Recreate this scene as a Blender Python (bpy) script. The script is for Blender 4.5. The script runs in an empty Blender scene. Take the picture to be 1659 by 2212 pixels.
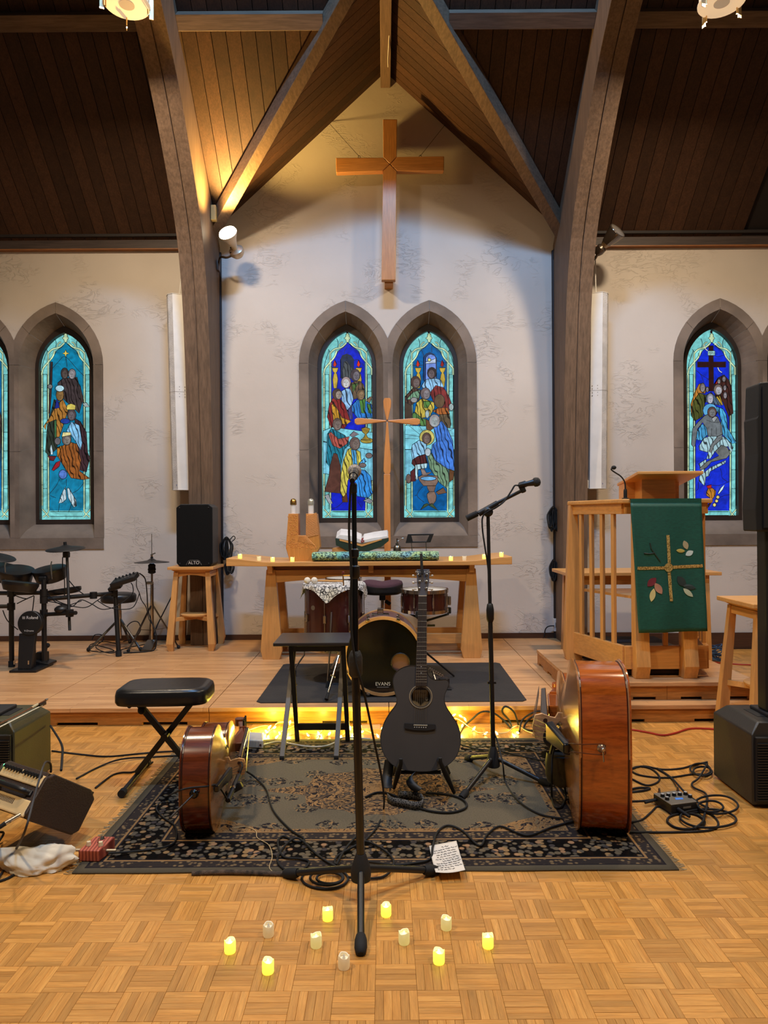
import bpy, bmesh, math, random
from math import sin, cos, pi, radians, sqrt
from mathutils import Vector, Matrix, noise
from mathutils.geometry import tessellate_polygon
random.seed(7)
SC = bpy.context.scene
COL = SC.collection
# ---------------------------------------------------------------- camera
F, CX, CY, HZ, EYE = 1533.0, 829.5, 1106.0, 12.0, 1.40
ROLL = radians(0.35)
cam = bpy.data.cameras.new('camera'); camo = bpy.data.objects.new('camera', cam); COL.objects.link(camo)
cam.sensor_width = 36; cam.lens = F / 2212 * 36; cam.shift_y = HZ / 2212; cam.clip_start = 0.05
camo.matrix_world = Matrix.Translation((0, 0, EYE)) @ Matrix.Rotation(pi / 2, 4, 'X') @ Matrix.Rotation(-ROLL, 4, 'Z')
SC.camera = camo
# ---------------------------------------------------------------- world, light, exposure
w = bpy.data.worlds.new('world'); SC.world = w; w.use_nodes = True
w.node_tree.nodes['Background'].inputs[0].default_value = (1.0, 0.86, 0.72, 1)
w.node_tree.nodes['Background'].inputs[1].default_value = 0.115
def lamp(name, kind, loc, energy, color, aim=None, size=0.3, size_y=None, spot=None, blend=0.5):
    l = bpy.data.lights.new(name, kind); l.energy = energy; l.color = color
    if kind == 'AREA':
        l.size = size
        if size_y: l.shape = 'RECTANGLE'; l.size_y = size_y
    else: l.shadow_soft_size = size
    if kind == 'SPOT': l.spot_size = spot; l.spot_blend = blend
    o = bpy.data.objects.new(name, l); COL.objects.link(o); o.location = loc
    if aim is not None: o.rotation_euler = (Vector(aim) - Vector(loc)).to_track_quat('-Z', 'Y').to_euler()
    return o
# cool LED flood by the main ridge, aimed at the altar wall
lamp('ridge_flood', 'AREA', (0.05, 2.3, 8.1), 430, (0.24, 0.53, 1.0), (0.05, 7.49, 2.6), 1.6, 0.25)
# warm lanterns hanging over the nave, behind and above the camera
for lx in (-2.35, 2.55):
    lamp('nave_lantern', 'AREA', (lx, 1.2, 5.0), 125, (1.0, 0.80, 0.56), (lx, 1.2, 0), 0.3)
# lanterns over the front of the nave (their bodies are the two lanterns seen at the top of the picture)
for lx in (-1.95, 2.5):
    lamp('front_lantern_bulb', 'AREA', (lx, 5.2, 5.11), 125, (1.0, 0.80, 0.55), (lx, 5.2, 0), 0.3)
SC.view_settings.view_transform = 'Standard'; SC.view_settings.look = 'None'
SC.view_settings.gamma = 1; SC.view_settings.use_curve_mapping = False
SC.view_settings.exposure = 0.0
SC.cycles.max_bounces = 6; SC.cycles.diffuse_bounces = 3; SC.cycles.glossy_bounces = 3
SC.cycles.transmission_bounces = 4; SC.cycles.transparent_max_bounces = 6
SC.cycles.sample_clamp_indirect = 4.0; SC.cycles.use_denoising = True
SC.cycles.caustics_reflective = False; SC.cycles.caustics_refractive = False
# ---------------------------------------------------------------- measuring
def px(x, y, d):
    u = x - CX; v = CY - y + HZ
    a = u * cos(ROLL) + v * sin(ROLL); b = -u * sin(ROLL) + v * cos(ROLL)
    return Vector((a * d / F, d, EYE + b * d / F))
def fl(x, y, z=0.0):
    u = x - CX; v = CY - y + HZ
    b = -u * sin(ROLL) + v * cos(ROLL)
    return px(x, y, (z - EYE) * F / b)
V = Vector
# ---------------------------------------------------------------- materials
def lin(c):
    return tuple((x / 255 / 12.92) if x <= 10 else ((x / 255 + 0.055) / 1.055) ** 2.4 for x in c) + (1,)
MATS = {}
def newmat(name):
    m = bpy.data.materials.new(name); m.use_nodes = True
    nt = m.node_tree; b = nt.nodes['Principled BSDF']
    return m, nt, b
def N(nt, t, **kw):
    n = nt.nodes.new(t)
    for k, v in kw.items():
        if k.startswith('i_'):
            key = k[2:]; key = int(key) if key.isdigit() else key.replace('_', ' ')
            n.inputs[key].default_value = v
        else: setattr(n, k, v)
    return n
def L(nt, a, b): nt.links.new(a, b)
def ramp(nt, fac, stops, interp='LINEAR'):
    r = nt.nodes.new('ShaderNodeValToRGB'); r.color_ramp.interpolation = interp
    e = r.color_ramp.elements
    while len(e) < len(stops): e.new(0.5)
    for el, (p, c) in zip(e, stops): el.position = p; el.color = c if len(c) == 4 else lin(c)
    if fac is not None: L(nt, fac, r.inputs[0])
    return r
def mul(nt, a, b, fac=1.0, mode='MULTIPLY'):
    m = N(nt, 'ShaderNodeMix', data_type='RGBA', blend_type=mode); m.inputs[0].default_value = fac
    for s, i in ((a, 6), (b, 7)):
        if hasattr(s, 'links'): L(nt, s, m.inputs[i])
        else: m.inputs[i].default_value = s
    return m.outputs[2]
def plain(c, rough=0.5, metal=0.0, var=0.08, scale=6.0, bump=0.0, coat=0.0, spec=0.5, bscale=None):
    key = ('plain', c, rough, metal, var, scale, bump, coat, spec, bscale)
    if key in MATS: return MATS[key]
    m, nt, b = newmat('paint_%d_%d_%d' % c)
    tc = N(nt, 'ShaderNodeTexCoord'); nz = N(nt, 'ShaderNodeTexNoise', i_Scale=scale, i_Detail=3.0)
    L(nt, tc.outputs['Object'], nz.inputs['Vector'])
    lo = tuple(max(0, x * (1 - var)) for x in c); hi = tuple(min(255, x * (1 + var)) for x in c)
    r = ramp(nt, nz.outputs[0], [(0.3, lo), (0.7, hi)])
    L(nt, r.outputs[0], b.inputs['Base Color'])
    b.inputs['Roughness'].default_value = rough; b.inputs['Metallic'].default_value = metal
    b.inputs['Specular IOR Level'].default_value = spec
    if coat: b.inputs['Coat Weight'].default_value = coat; b.inputs['Coat Roughness'].default_value = 0.08
    if bump:
        n2 = N(nt, 'ShaderNodeTexNoise', i_Scale=bscale or scale * 8, i_Detail=4.0); L(nt, tc.outputs['Object'], n2.inputs['Vector'])
        bp = N(nt, 'ShaderNodeBump', i_Strength=bump, i_Distance=0.01); L(nt, n2.outputs[0], bp.inputs['Height']); L(nt, bp.outputs[0], b.inputs['Normal'])
    MATS[key] = m; return m
def wood(c1, c2, axis='X', scale=1.0, rough=0.42, coat=0.0, rnd=0.0, fine=1.0, spec=0.5, grain=0.8):
    """grain stretched along an axis; rnd varies the tone from piece to piece"""
    key = ('wood', c1, c2, axis, scale, rough, coat, rnd, fine, spec, grain)
    if key in MATS: return MATS[key]
    m, nt, b = newmat('wood_%d_%d_%d_%s' % (*c1, axis))
    tc = N(nt, 'ShaderNodeTexCoord'); mp = N(nt, 'ShaderNodeMapping')
    s = {'X': (0.9, 14, 14), 'Y': (14, 0.9, 14), 'Z': (14, 14, 0.9)}[axis]
    mp.inputs['Scale'].default_value = tuple(q * scale for q in s)
    src = tc.outputs['Object']
    if rnd:
        oi = N(nt, 'ShaderNodeObjectInfo'); ge = N(nt, 'ShaderNodeNewGeometry')
        ad = N(nt, 'ShaderNodeMath', operation='ADD'); L(nt, oi.outputs['Random'], ad.inputs[0]); L(nt, ge.outputs['Random Per Island'], ad.inputs[1])
        fr = N(nt, 'ShaderNodeMath', operation='FRACT'); L(nt, ad.outputs[0], fr.inputs[0]); rv = fr.outputs[0]
        sc = N(nt, 'ShaderNodeVectorMath', operation='SCALE'); sc.inputs[0].default_value = (13, 7, 29); L(nt, rv, sc.inputs['Scale'])
        av = N(nt, 'ShaderNodeVectorMath', operation='ADD'); L(nt, src, av.inputs[0]); L(nt, sc.outputs[0], av.inputs[1]); src = av.outputs[0]
    L(nt, src, mp.inputs['Vector'])
    nz = N(nt, 'ShaderNodeTexNoise', i_Scale=1.6, i_Detail=6.0, i_Roughness=0.62, i_Distortion=0.6); L(nt, mp.outputs[0], nz.inputs['Vector'])
    n2 = N(nt, 'ShaderNodeTexNoise', i_Scale=7.0 * fine, i_Detail=3.0, i_Roughness=0.7); L(nt, mp.outputs[0], n2.inputs['Vector'])
    r = ramp(nt, nz.outputs[0], [(0.28, c1), (0.72, c2)])
    r2 = ramp(nt, n2.outputs[0], [(0.35, (195, 195, 195)), (0.62, (255, 255, 255))])
    c = mul(nt, r.outputs[0], r2.outputs[0], grain)
    if rnd:
        r3 = ramp(nt, rv, [(0.0, tuple(int(255 * (1 - rnd)) for _ in range(3))), (1.0, (255, 255, 255))])
        c = mul(nt, c, r3.outputs[0])
    L(nt, c, b.inputs['Base Color']); b.inputs['Roughness'].default_value = rough
    b.inputs['Specular IOR Level'].default_value = spec
    if coat: b.inputs['Coat Weight'].default_value = coat; b.inputs['Coat Roughness'].default_value = 0.1
    MATS[key] = m; return m
def glow(c, strength=1.0, base=None):
    key = ('glow', c, strength)
    if key in MATS: return MATS[key]
    m, nt, b = newmat('glow_%d_%d_%d' % c)
    b.inputs['Base Color'].default_value = lin(base or c); b.inputs['Emission Color'].default_value = lin(c); b.inputs['Emission Strength'].default_value = strength
    b.inputs['Roughness'].default_value = 0.5
    MATS[key] = m; return m
# ---------------------------------------------------------------- mesh building
def smooth(pts, k=6, closed=False):
    P = [V(p) for p in pts]; n = len(P); out = []
    rng = range(n) if closed else range(n - 1)
    for i in rng:
        if closed: p0, p1, p2, p3 = P[i - 1], P[i], P[(i + 1) % n], P[(i + 2) % n]
        else: p0, p1, p2, p3 = P[max(i - 1, 0)], P[i], P[i + 1], P[min(i + 2, n - 1)]
        for j in range(k):
            t = j / k; t2 = t * t; t3 = t2 * t
            out.append(0.5 * ((2 * p1) + (p2 - p0) * t + (2 * p0 - 5 * p1 + 4 * p2 - p3) * t2 + (3 * p1 - p0 - 3 * p2 + p3) * t3))
    if not closed: out.append(P[-1])
    return out
class MB:
    def __init__(s, M=None): s.v = []; s.f = []; s.M = M
    def add(s, vs, fs):
        o = len(s.v)
        s.v += [(s.M @ V(p)) if s.M else V(p) for p in vs]; s.f += [tuple(i + o for i in f) for f in fs]; return s
    def hexa(s, p):
        return s.add(p, [(0, 3, 2, 1), (4, 5, 6, 7), (0, 1, 5, 4), (1, 2, 6, 5), (2, 3, 7, 6), (3, 0, 4, 7)])
    def box(s, c, d, R=None):
        c = V(c); x, y, z = d[0] / 2, d[1] / 2, d[2] / 2
        p = [V(q) for q in ((-x, -y, -z), (x, -y, -z), (x, y, -z), (-x, y, -z), (-x, -y, z), (x, -y, z), (x, y, z), (-x, y, z))]
        if R: p = [R @ q for q in p]
        return s.hexa([c + q for q in p])
    def box2(s, a, b):
        return s.box([(a[i] + b[i]) / 2 for i in range(3)], [abs(a[i] - b[i]) for i in range(3)])
    def prism(s, poly, off, holes=()):
        """closed 3D outline (planar) swept by the vector off"""
        off = V(off); loops = [[V(p) for p in poly]] + [[V(p) for p in h] for h in holes]
        flat = [p for l in loops for p in l]; n = len(flat)
        tris = tessellate_polygon(loops)
        vs = flat + [p + off for p in flat]; fs = []
        nrm = V((0, 0, 0))
        for a, b, c in tris: nrm += (flat[b] - flat[a]).cross(flat[c] - flat[a]) * (1 if True else 0)
        for a, b, c in tris:
            q = (flat[b] - flat[a]).cross(flat[c] - flat[a])
            if q.dot(off) > 0: a, c = c, a
            fs.append((a, b, c)); fs.append((c + n, b + n, a + n))
        base = 0
        for li, l in enumerate(loops):
            m = len(l)
            ar = V((0, 0, 0))
            for i in range(m): ar += l[i].cross(l[(i + 1) % m])
            ccw = ar.dot(off) > 0
            if li > 0: ccw = not ccw
            for i in range(m):
                a, b = base + i, base + (i + 1) % m
                fs.append((a, b, b + n, a + n) if ccw else (b, a, a + n, b + n))
            base += m
        return s.add(vs, fs)
    def frame(s, d):
        d = V(d).normalized(); u = d.cross(V((0, 0, 1)))
        if u.length < 1e-3: u = d.cross(V((0, 1, 0)))
        u.normalize(); return d, u, u.cross(d)
    def cyl(s, a, b, r0, r1=None, n=14, caps=True):
        a = V(a); b = V(b); r1 = r0 if r1 is None else r1; d, u, w_ = s.frame(b - a)
        vs = [a + (u * cos(t) + w_ * sin(t)) * r0 for t in (2 * pi * i / n for i in range(n))]
        vs += [b + (u * cos(t) + w_ * sin(t)) * r1 for t in (2 * pi * i / n for i in range(n))]
        fs = [(i, i + n, (i + 1) % n + n, (i + 1) % n) for i in range(n)]
        if caps: fs += [tuple(range(n)), tuple(range(2 * n - 1, n - 1, -1))]
        return s.add(vs, fs)
    def lathe(s, prof, c, axis=(0, 0, 1), n=20, sx=1.0):
        """prof: (radius, height) along axis from c"""
        c = V(c); d, u, w_ = s.frame(axis); vs = []; fs = []
        for r, h in prof:
            for i in range(n):
                t = 2 * pi * i / n; vs.append(c + d * h + (u * cos(t) * sx + w_ * sin(t)) * max(r, 1e-5))
        for k in range(len(prof) - 1):
            for i in range(n):
                j = (i + 1) % n; fs.append((k * n + i, (k + 1) * n + i, (k + 1) * n + j, k * n + j))
        ring = prof[0] == prof[-1]
        if prof[0][0] > 1e-4 and not ring: fs.append(tuple(range(n)))
        if prof[-1][0] > 1e-4 and not ring: fs.append(tuple(range(len(vs) - 1, len(vs) - n - 1, -1)))
        return s.add(vs, fs)
    def tube(s, pts, r, n=6, closed=False, sq=None):
        P = [V(p) for p in pts]; m = len(P); vs = []; fs = []
        rr = r if callable(r) else (lambda t: r)
        up = None
        for i in range(m):
            if closed: t = P[(i + 1) % m] - P[i - 1]
            else: t = P[min(i + 1, m - 1)] - P[max(i - 1, 0)]
            if t.length < 1e-9: t = V((0, 0, 1))
            t.normalize()
            if up is None:
                up = t.cross(V((0, 0, 1)))
                if up.length < 1e-2: up = t.cross(V((1, 0, 0)))
            up = (up - t * up.dot(t)); up = up.normalized() if up.length > 1e-6 else t.orthogonal().normalized()
            w_ = t.cross(up); q = rr(i / max(1, m - 1))
            for k in range(n):
                a = 2 * pi * k / n; vs.append(P[i] + (up * cos(a) + w_ * sin(a)) * q)
        for i in range(m if closed else m - 1):
            for k in range(n):
                a, b = i * n + k, i * n + (k + 1) % n; c, d = ((i + 1) % m) * n + (k + 1) % n, ((i + 1) % m) * n + k
                fs.append((a, b, c, d))
        if not closed: fs += [tuple(range(n - 1, -1, -1)), tuple(range((m - 1) * n, m * n))]
        return s.add(vs, fs)
    def sph(s, c, r, n=14, m=8, sc=(1, 1, 1), R=None):
        c = V(c); vs = []; fs = []
        for j in range(m + 1):
            p = pi * j / m
            for i in range(n):
                t = 2 * pi * i / n; q = V((sin(p) * cos(t) * r * sc[0], sin(p) * sin(t) * r * sc[1], cos(p) * r * sc[2]))
                vs.append(c + (R @ q if R else q))
        for j in range(m):
            for i in range(n): fs.append((j * n + i, (j + 1) * n + i, (j + 1) * n + (i + 1) % n, j * n + (i + 1) % n))
        return s.add(vs, fs)
    def bar(s, a, b, wd, ht, up=(0, 0, 1), taper=1.0):
        a = V(a); b = V(b); d = (b - a).normalized(); u = d.cross(V(up)).normalized(); w_ = u.cross(d)
        p = []
        for q, k in ((a, 1.0), (b, taper)):
            p += [q - u * wd / 2 * k - w_ * ht / 2 * k, q + u * wd / 2 * k - w_ * ht / 2 * k, q + u * wd / 2 * k + w_ * ht / 2 * k, q - u * wd / 2 * k + w_ * ht / 2 * k]
        return s.hexa(p)
    def ribbon(s, pts, wd, nrm=(0, -1, 0)):
        P = [V(p) for p in pts]; vs = []; nr = V(nrm)
        for i in range(len(P)):
            t = (P[min(i + 1, len(P) - 1)] - P[max(i - 1, 0)]); o = t.cross(nr)
            o = o.normalized() * wd / 2 if o.length > 1e-9 else V((wd / 2, 0, 0))
            vs += [P[i] - o, P[i] + o]
        return s.add(vs, [(2 * i, 2 * i + 1, 2 * i + 3, 2 * i + 2) for i in range(len(P) - 1)])
    def grid(s, fn, nu, nv, closed_u=False):
        vs = [fn(i / nu, j / nv) for j in range(nv + 1) for i in range(nu + (0 if closed_u else 1))]
        w_ = nu if closed_u else nu + 1
        fs = [(j * w_ + i, j * w_ + (i + 1) % w_, (j + 1) * w_ + (i + 1) % w_, (j + 1) * w_ + i) for j in range(nv) for i in range(nu)]
        return s.add(vs, fs)
def tag(o, label=None, cat=None, group=None, kind=None):
    if label: o['label'] = label
    if cat: o['category'] = cat
    if group: o['group'] = group
    if kind: o['kind'] = kind
    return o
def wloc(o):
    p = V(o.location)
    while o.parent: o = o.parent; p += V(o.location)
    return p
def obj(name, mb, mat, parent=None, sm=None, bev=0.0, kind=None, label=None, cat=None, group=None, mods=None, org=None, seg=2):
    vs = mb.v; me = bpy.data.meshes.new(name)
    if org is None:
        if parent is not None: org = wloc(parent)
        else:
            lo = [min(p[i] for p in vs) for i in range(3)]; hi = [max(p[i] for p in vs) for i in range(3)]
            org = V(((lo[0] + hi[0]) / 2, (lo[1] + hi[1]) / 2, lo[2]))
    org = V(org)
    me.from_pydata([p - org for p in vs], [], mb.f); me.validate(); me.update()
    bm = bmesh.new(); bm.from_mesh(me); bmesh.ops.recalc_face_normals(bm, faces=bm.faces); bm.to_mesh(me); bm.free()
    me.materials.append(mat)
    if sm is not None:
        me.shade_smooth(); me.set_sharp_from_angle(angle=radians(sm))
    o = bpy.data.objects.new(name, me); COL.objects.link(o)
    if parent is not None: o.parent = parent; o.location = org - wloc(parent)
    else: o.location = org
    if bev:
        b = o.modifiers.new('bevel', 'BEVEL'); b.width = bev; b.segments = seg; b.limit_method = 'ANGLE'; b.angle_limit = radians(35)
    for t, kw in (mods or []):
        q = o.modifiers.new(t.lower(), t)
        for k, v in kw.items(): setattr(q, k, v)
    return tag(o, label, cat, group, kind)
def thing(name, label, cat, loc, group=None):
    o = bpy.data.objects.new(name, None); COL.objects.link(o); o.location = V(loc); o.empty_display_size = 0.05
    return tag(o, label, cat, group)
def dup(root, loc, label=None, parent=None):
    r = root.copy(); COL.objects.link(r)
    if parent is not None: r.parent = parent
    if loc is not None: r.location = V(loc)
    if label: r['label'] = label
    for ch in list(root.children):
        if ch is not r: dup(ch, None, None, r)
    return r
def text(s, size, c, right, up, depth=0.0008):
    """lettering as a flat mesh centred at c, reading along right"""
    cu = bpy.data.curves.new('txt', 'FONT'); cu.body = s; cu.size = size; cu.align_x = 'CENTER'; cu.align_y = 'CENTER'
    o = bpy.data.objects.new('txt', cu); COL.objects.link(o)
    dg = bpy.context.evaluated_depsgraph_get(); me = o.evaluated_get(dg).to_mesh()
    r = V(right).normalized(); u = V(up).normalized(); n = r.cross(u); c = V(c)
    mb = MB(); mb.add([c + r * p.co.x + u * p.co.y + n * depth for p in me.vertices], [tuple(f.vertices) for f in me.polygons])
    o.evaluated_get(dg).to_mesh_clear(); bpy.data.objects.remove(o); bpy.data.curves.remove(cu)
    return mb
def ell(cx, cy, rx, ry, n=12, rot=0.0):
    return [(cx + rx * cos(2 * pi * i / n) * cos(rot) - ry * sin(2 * pi * i / n) * sin(rot), cy + rx * cos(2 * pi * i / n) * sin(rot) + ry * sin(2 * pi * i / n) * cos(rot)) for i in range(n)]
# ================================================================ THE SETTING
D = 7.49; ST = 0.12; PL = 0.245            # altar wall, stage height, lectern platform height
XC = 0.043                                  # axis of the gable
K = 0.92; Z0 = 4.28; HALF = 1.978           # roof pitch, eave height, half width of the gable
FLOORC = ((206, 138, 60), (228, 166, 86))
# ---- parquet floor
joint = plain((70, 42, 20), 0.7, var=0.1)
floor = obj('floor', MB().box2((-9, -3.5, -0.06), (9, D, -0.004)), joint, kind='structure', org=(0, 0, 0))
S = 0.1238; SW = S / 5
pmX = wood(*FLOORC, 'X', 2.2, 0.33, rnd=0.16, coat=0.15, grain=0.5); pmY = wood(*FLOORC, 'Y', 2.2, 0.33, rnd=0.16, coat=0.15, grain=0.5)
def strip_mb(cx, cy, ax, mb, dz=0.0):
    l, wd = S - 0.0007, SW - 0.0006
    sx, sy = (l, wd) if ax == 'X' else (wd, l)
    c = 0.0006; x0, x1, y0, y1 = cx - sx / 2, cx + sx / 2, cy - sy / 2, cy + sy / 2
    mb.add([(x0, y0, -.003), (x1, y0, -.003), (x1, y1, -.003), (x0, y1, -.003), (x0, y0, dz - c), (x1, y0, dz - c), (x1, y1, dz - c), (x0, y1, dz - c),
            (x0 + c, y0 + c, dz), (x1 - c, y0 + c, dz), (x1 - c, y1 - c, dz), (x0 + c, y1 - c, dz)],
           [(0, 1, 5, 4), (1, 2, 6, 5), (2, 3, 7, 6), (3, 0, 4, 7), (4, 5, 9, 8), (5, 6, 10, 9), (6, 7, 11, 10), (7, 4, 8, 11), (8, 9, 10, 11)])
proto = {}
for ax, mt in (('X', pmX), ('Y', pmY)):
    mb = MB(); strip_mb(0, 0, ax, mb); o = obj('parquet_strip', mb, mt, floor, org=(0, 0, 0)); proto[ax] = o
single = []; rest = {'X': MB(), 'Y': MB()}
i0, j0 = -38, -6
for j in range(j0, 45):
    yc = 1.977 + S * (j + 0.5)
    for i in range(i0, 38):
        xc = -0.0345 + S * (i + 0.5)
        if yc > 4.90 and (xc < 2.66): continue
        if yc > D - 0.02 or (yc > 4.9 and xc > 4.4): continue
        ax = 'X' if (i + j) % 2 else 'Y'
        # screen size decides which squares are made strip by strip
        p_x = CX + xc / yc * F; p_y = 1118 + EYE / yc * F if yc > 0 else 9e9
        near = yc < 2.60 and yc > 1.95 and 0 < p_x < 1659 and p_y < 2225
        for k in range(5):
            off = (k - 2) * SW
            cx, cy = (xc, yc + off) if ax == 'X' else (xc + off, yc)
            if near: single.append((yc, cx, cy, ax))
            else: strip_mb(cx, cy, ax, rest[ax], random.uniform(-0.0003, 0.0003))
single.sort(key=lambda q: q[0])
for n_, (yc, cx, cy, ax) in enumerate(single):
    if n_ < 300:
        o = proto[ax] if proto[ax] else None
        if o is not None and o.location.length < 1e-6: o.location = (cx, cy, random.uniform(-0.0003, 0.0003))
        else:
            o = proto[ax].copy(); COL.objects.link(o); o.location = (cx, cy, random.uniform(-0.0003, 0.0003))
    else: strip_mb(cx, cy, ax, rest[ax], random.uniform(-0.0003, 0.0003))
for ax, mt in (('X', pmX), ('Y', pmY)):
    obj('parquet_field', rest[ax], mt, floor, kind='stuff')
# ---- stage made of platform modules
def stagemat():
    m, nt, b = newmat('stage_boards'); tc = N(nt, 'ShaderNodeTexCoord')
    br = N(nt, 'ShaderNodeTexBrick', offset=0.37, i_Scale=1.0, i_Mortar_Size=0.0009, i_Mortar_Smooth=0.3, i_Brick_Width=0.9, i_Row_Height=0.048, i_Bias=-0.3)
    L(nt, tc.outputs['Object'], br.inputs['Vector'])
    br.inputs['Color1'].default_value = lin((222, 170, 116)); br.inputs['Color2'].default_value = lin((200, 146, 96)); br.inputs['Mortar'].default_value = lin((120, 75, 42))
    mp = N(nt, 'ShaderNodeMapping'); mp.inputs['Scale'].default_value = (1.2, 30, 30); L(nt, tc.outputs['Object'], mp.inputs['Vector'])
    nz = N(nt, 'ShaderNodeTexNoise', i_Scale=2.0, i_Detail=5.0, i_Roughness=0.65); L(nt, mp.outputs[0], nz.inputs['Vector'])
    r = ramp(nt, nz.outputs[0], [(0.3, (190, 180, 170)), (0.65, (255, 255, 255))])
    L(nt, mul(nt, br.outputs[0], r.outputs[0], 0.85), b.inputs['Base Color']); b.inputs['Roughness'].default_value = 0.38
    return m
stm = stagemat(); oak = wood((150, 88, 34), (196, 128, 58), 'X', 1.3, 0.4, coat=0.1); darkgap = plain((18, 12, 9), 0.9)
stage = obj('trim_1', MB().box2((-6.0, 4.95, 0.0), (2.58, D, ST - 0.03)), plain((60, 38, 20), 0.8), kind='structure', org=(0, 0, 0))
xs = [-6.075 + 1.22 * i for i in range(7)] + [2.60]
yr = [4.80, 5.52, 6.5, D]
for i in range(len(xs) - 1):
    for j in range(3):
        y0 = yr[j]; y1 = yr[j + 1]
        obj('platform_panel', MB().box2((xs[i] + .0025, y0 + .002, ST - 0.028), (xs[i + 1] - .0025, y1 - .002, ST)), stm, stage, bev=0.0015, org=(0, 0, 0))
def fascia(x0, x1, z0, z1, y, par, along='X', slots=((.15, .38), (.63, .88)), m=None):
    """board with two dark finger slots cut in its lower edge"""
    L_ = x1 - x0; pts = [(0, z1), (0, z0)]; h = 0.02
    for a, b in slots: pts += [(L_ * a, z0), (L_ * a, z0 + h), (L_ * b, z0 + h), (L_ * b, z0)]
    pts += [(L_, z0), (L_, z1)]
    if along == 'X': P = [(x0 + a, y, b) for a, b in pts]; off = (0, 0.022, 0)
    else: P = [(y, x0 + a, b) for a, b in pts]; off = (0.022, 0, 0)
    return obj('fascia_board', MB().prism(P, off), m or oak, par, bev=0.001, org=(0, 0, 0))
for i in range(len(xs) - 1):
    fascia(xs[i] + .002, xs[i + 1] - .002, 0.001, ST - 0.030, 4.815, stage)
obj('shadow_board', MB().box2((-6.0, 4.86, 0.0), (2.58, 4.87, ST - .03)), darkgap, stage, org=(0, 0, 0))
obj('fascia_board', MB().box2((2.578, 4.84, 0), (2.6, D, ST - .03)), oak, stage, org=(0, 0, 0))
# lectern platform standing on the stage
plat = obj('trim_2', MB().box2((1.37, 4.99, ST), (2.55, 6.12, PL - 0.03)), plain((60, 38, 20), 0.8), kind='structure', org=(0, 0, 0))
obj('platform_panel', MB().box2((1.32, 4.92, PL - 0.027), (2.60, 6.17, PL)), stm, plat, bev=0.002, org=(0, 0, 0))
for a, b in ((1.322, 1.96), (1.962, 2.598)): fascia(a, b, ST + 0.001, PL - 0.029, 4.935, plat)
for a, b in ((4.94, 5.55), (5.552, 6.165)): fascia(a, b, ST + 0.001, PL - 0.029, 1.325, plat, 'Y')
# ---- plaster wall
def plastermat():
    m, nt, b = newmat('plaster'); tc = N(nt, 'ShaderNodeTexCoord')
    nz = N(nt, 'ShaderNodeTexNoise', i_Scale=0.9, i_Detail=4.0); L(nt, tc.outputs['Object'], nz.inputs['Vector'])
    r = ramp(nt, nz.outputs[0], [(0.3, (188, 176, 164)), (0.7, (202, 191, 180))]); L(nt, r.outputs[0], b.inputs['Base Color'])
    b.inputs['Roughness'].default_value = 0.85
    mp = N(nt, 'ShaderNodeMapping'); mp.inputs['Scale'].default_value = (3.2, 3, 7); mp.inputs['Rotation'].default_value = (0, 0.35, 0); L(nt, tc.outputs['Object'], mp.inputs['Vector'])
    n1 = N(nt, 'ShaderNodeTexNoise', i_Scale=1.3, i_Detail=7.0, i_Roughness=0.55, i_Distortion=2.2); L(nt, mp.outputs[0], n1.inputs['Vector'])
    r2 = ramp(nt, n1.outputs[0], [(0.47, (0, 0, 0)), (0.50, (255, 255, 255)), (0.53, (60, 60, 60))])
    n3 = N(nt, 'ShaderNodeTexNoise', i_Scale=2.1, i_Detail=2.0); L(nt, tc.outputs['Object'], n3.inputs['Vector'])
    r3 = ramp(nt, n3.outputs[0], [(0.52, (0, 0, 0)), (0.66, (255, 255, 255))])
    mm = mul(nt, r2.outputs[0], r3.outputs[0])
    bp = N(nt, 'ShaderNodeBump', i_Strength=0.5, i_Distance=0.012); L(nt, mm, bp.inputs['Height'])
    n2 = N(nt, 'ShaderNodeTexNoise', i_Scale=18.0, i_Detail=4.0); L(nt, tc.outputs['Object'], n2.inputs['Vector'])
    b2 = N(nt, 'ShaderNodeBump', i_Strength=0.12, i_Distance=0.01); L(nt, n2.outputs[0], b2.inputs['Height']); L(nt, bp.outputs[0], b2.inputs['Normal'])
    L(nt, b2.outputs[0], b.inputs['Normal'])
    return m
plaster = plastermat()
ZS = 3.03; LAN = (-0.393, 0.493, -3.448, -4.334, 3.557, 4.443)
MID = {-0.393: 0.05, 0.493: 0.05, -3.448: -3.891, -4.334: -3.891, 3.557: 4.0, 4.443: 4.0}
def lancet(c, wd, apex, zb, y, nj=6, na=10, clampx=None):
    """outline from the lower left up over the point and down to the lower right"""
    h = apex - ZS; R = (wd * wd + h * h) / (2 * wd); pts = []
    for i in range(nj): pts.append((-wd, zb + (ZS - zb) * i / nj))
    a1 = math.asin(h / R)
    for i in range(na + 1): a = a1 * i / na; pts.append((-(wd - R + R * cos(a)), ZS + R * sin(a)))
    pts += [(-x, z) for x, z in reversed(pts[:-1])]
    out = []
    for x, z in pts:
        X = c + x
        if clampx is not None: X = max(X, clampx) if clampx < c else min(X, clampx)
        out.append(V((X, y, z)))
    return out
gab = [(-9, 0), (9, 0), (9, 4.30), (XC + HALF + .02, 4.30), (XC, 6.13), (XC - HALF - .02, 4.30), (-9, 4.30)]
holes = [lancet(c, 0.41, 3.60, 1.16, D) for c in LAN]
wall = obj('wall_back', MB().prism([(x, D, z) for x, z in gab], (0, 0.06, 0), holes), plaster, kind='structure', org=(0, D, 0))
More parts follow.
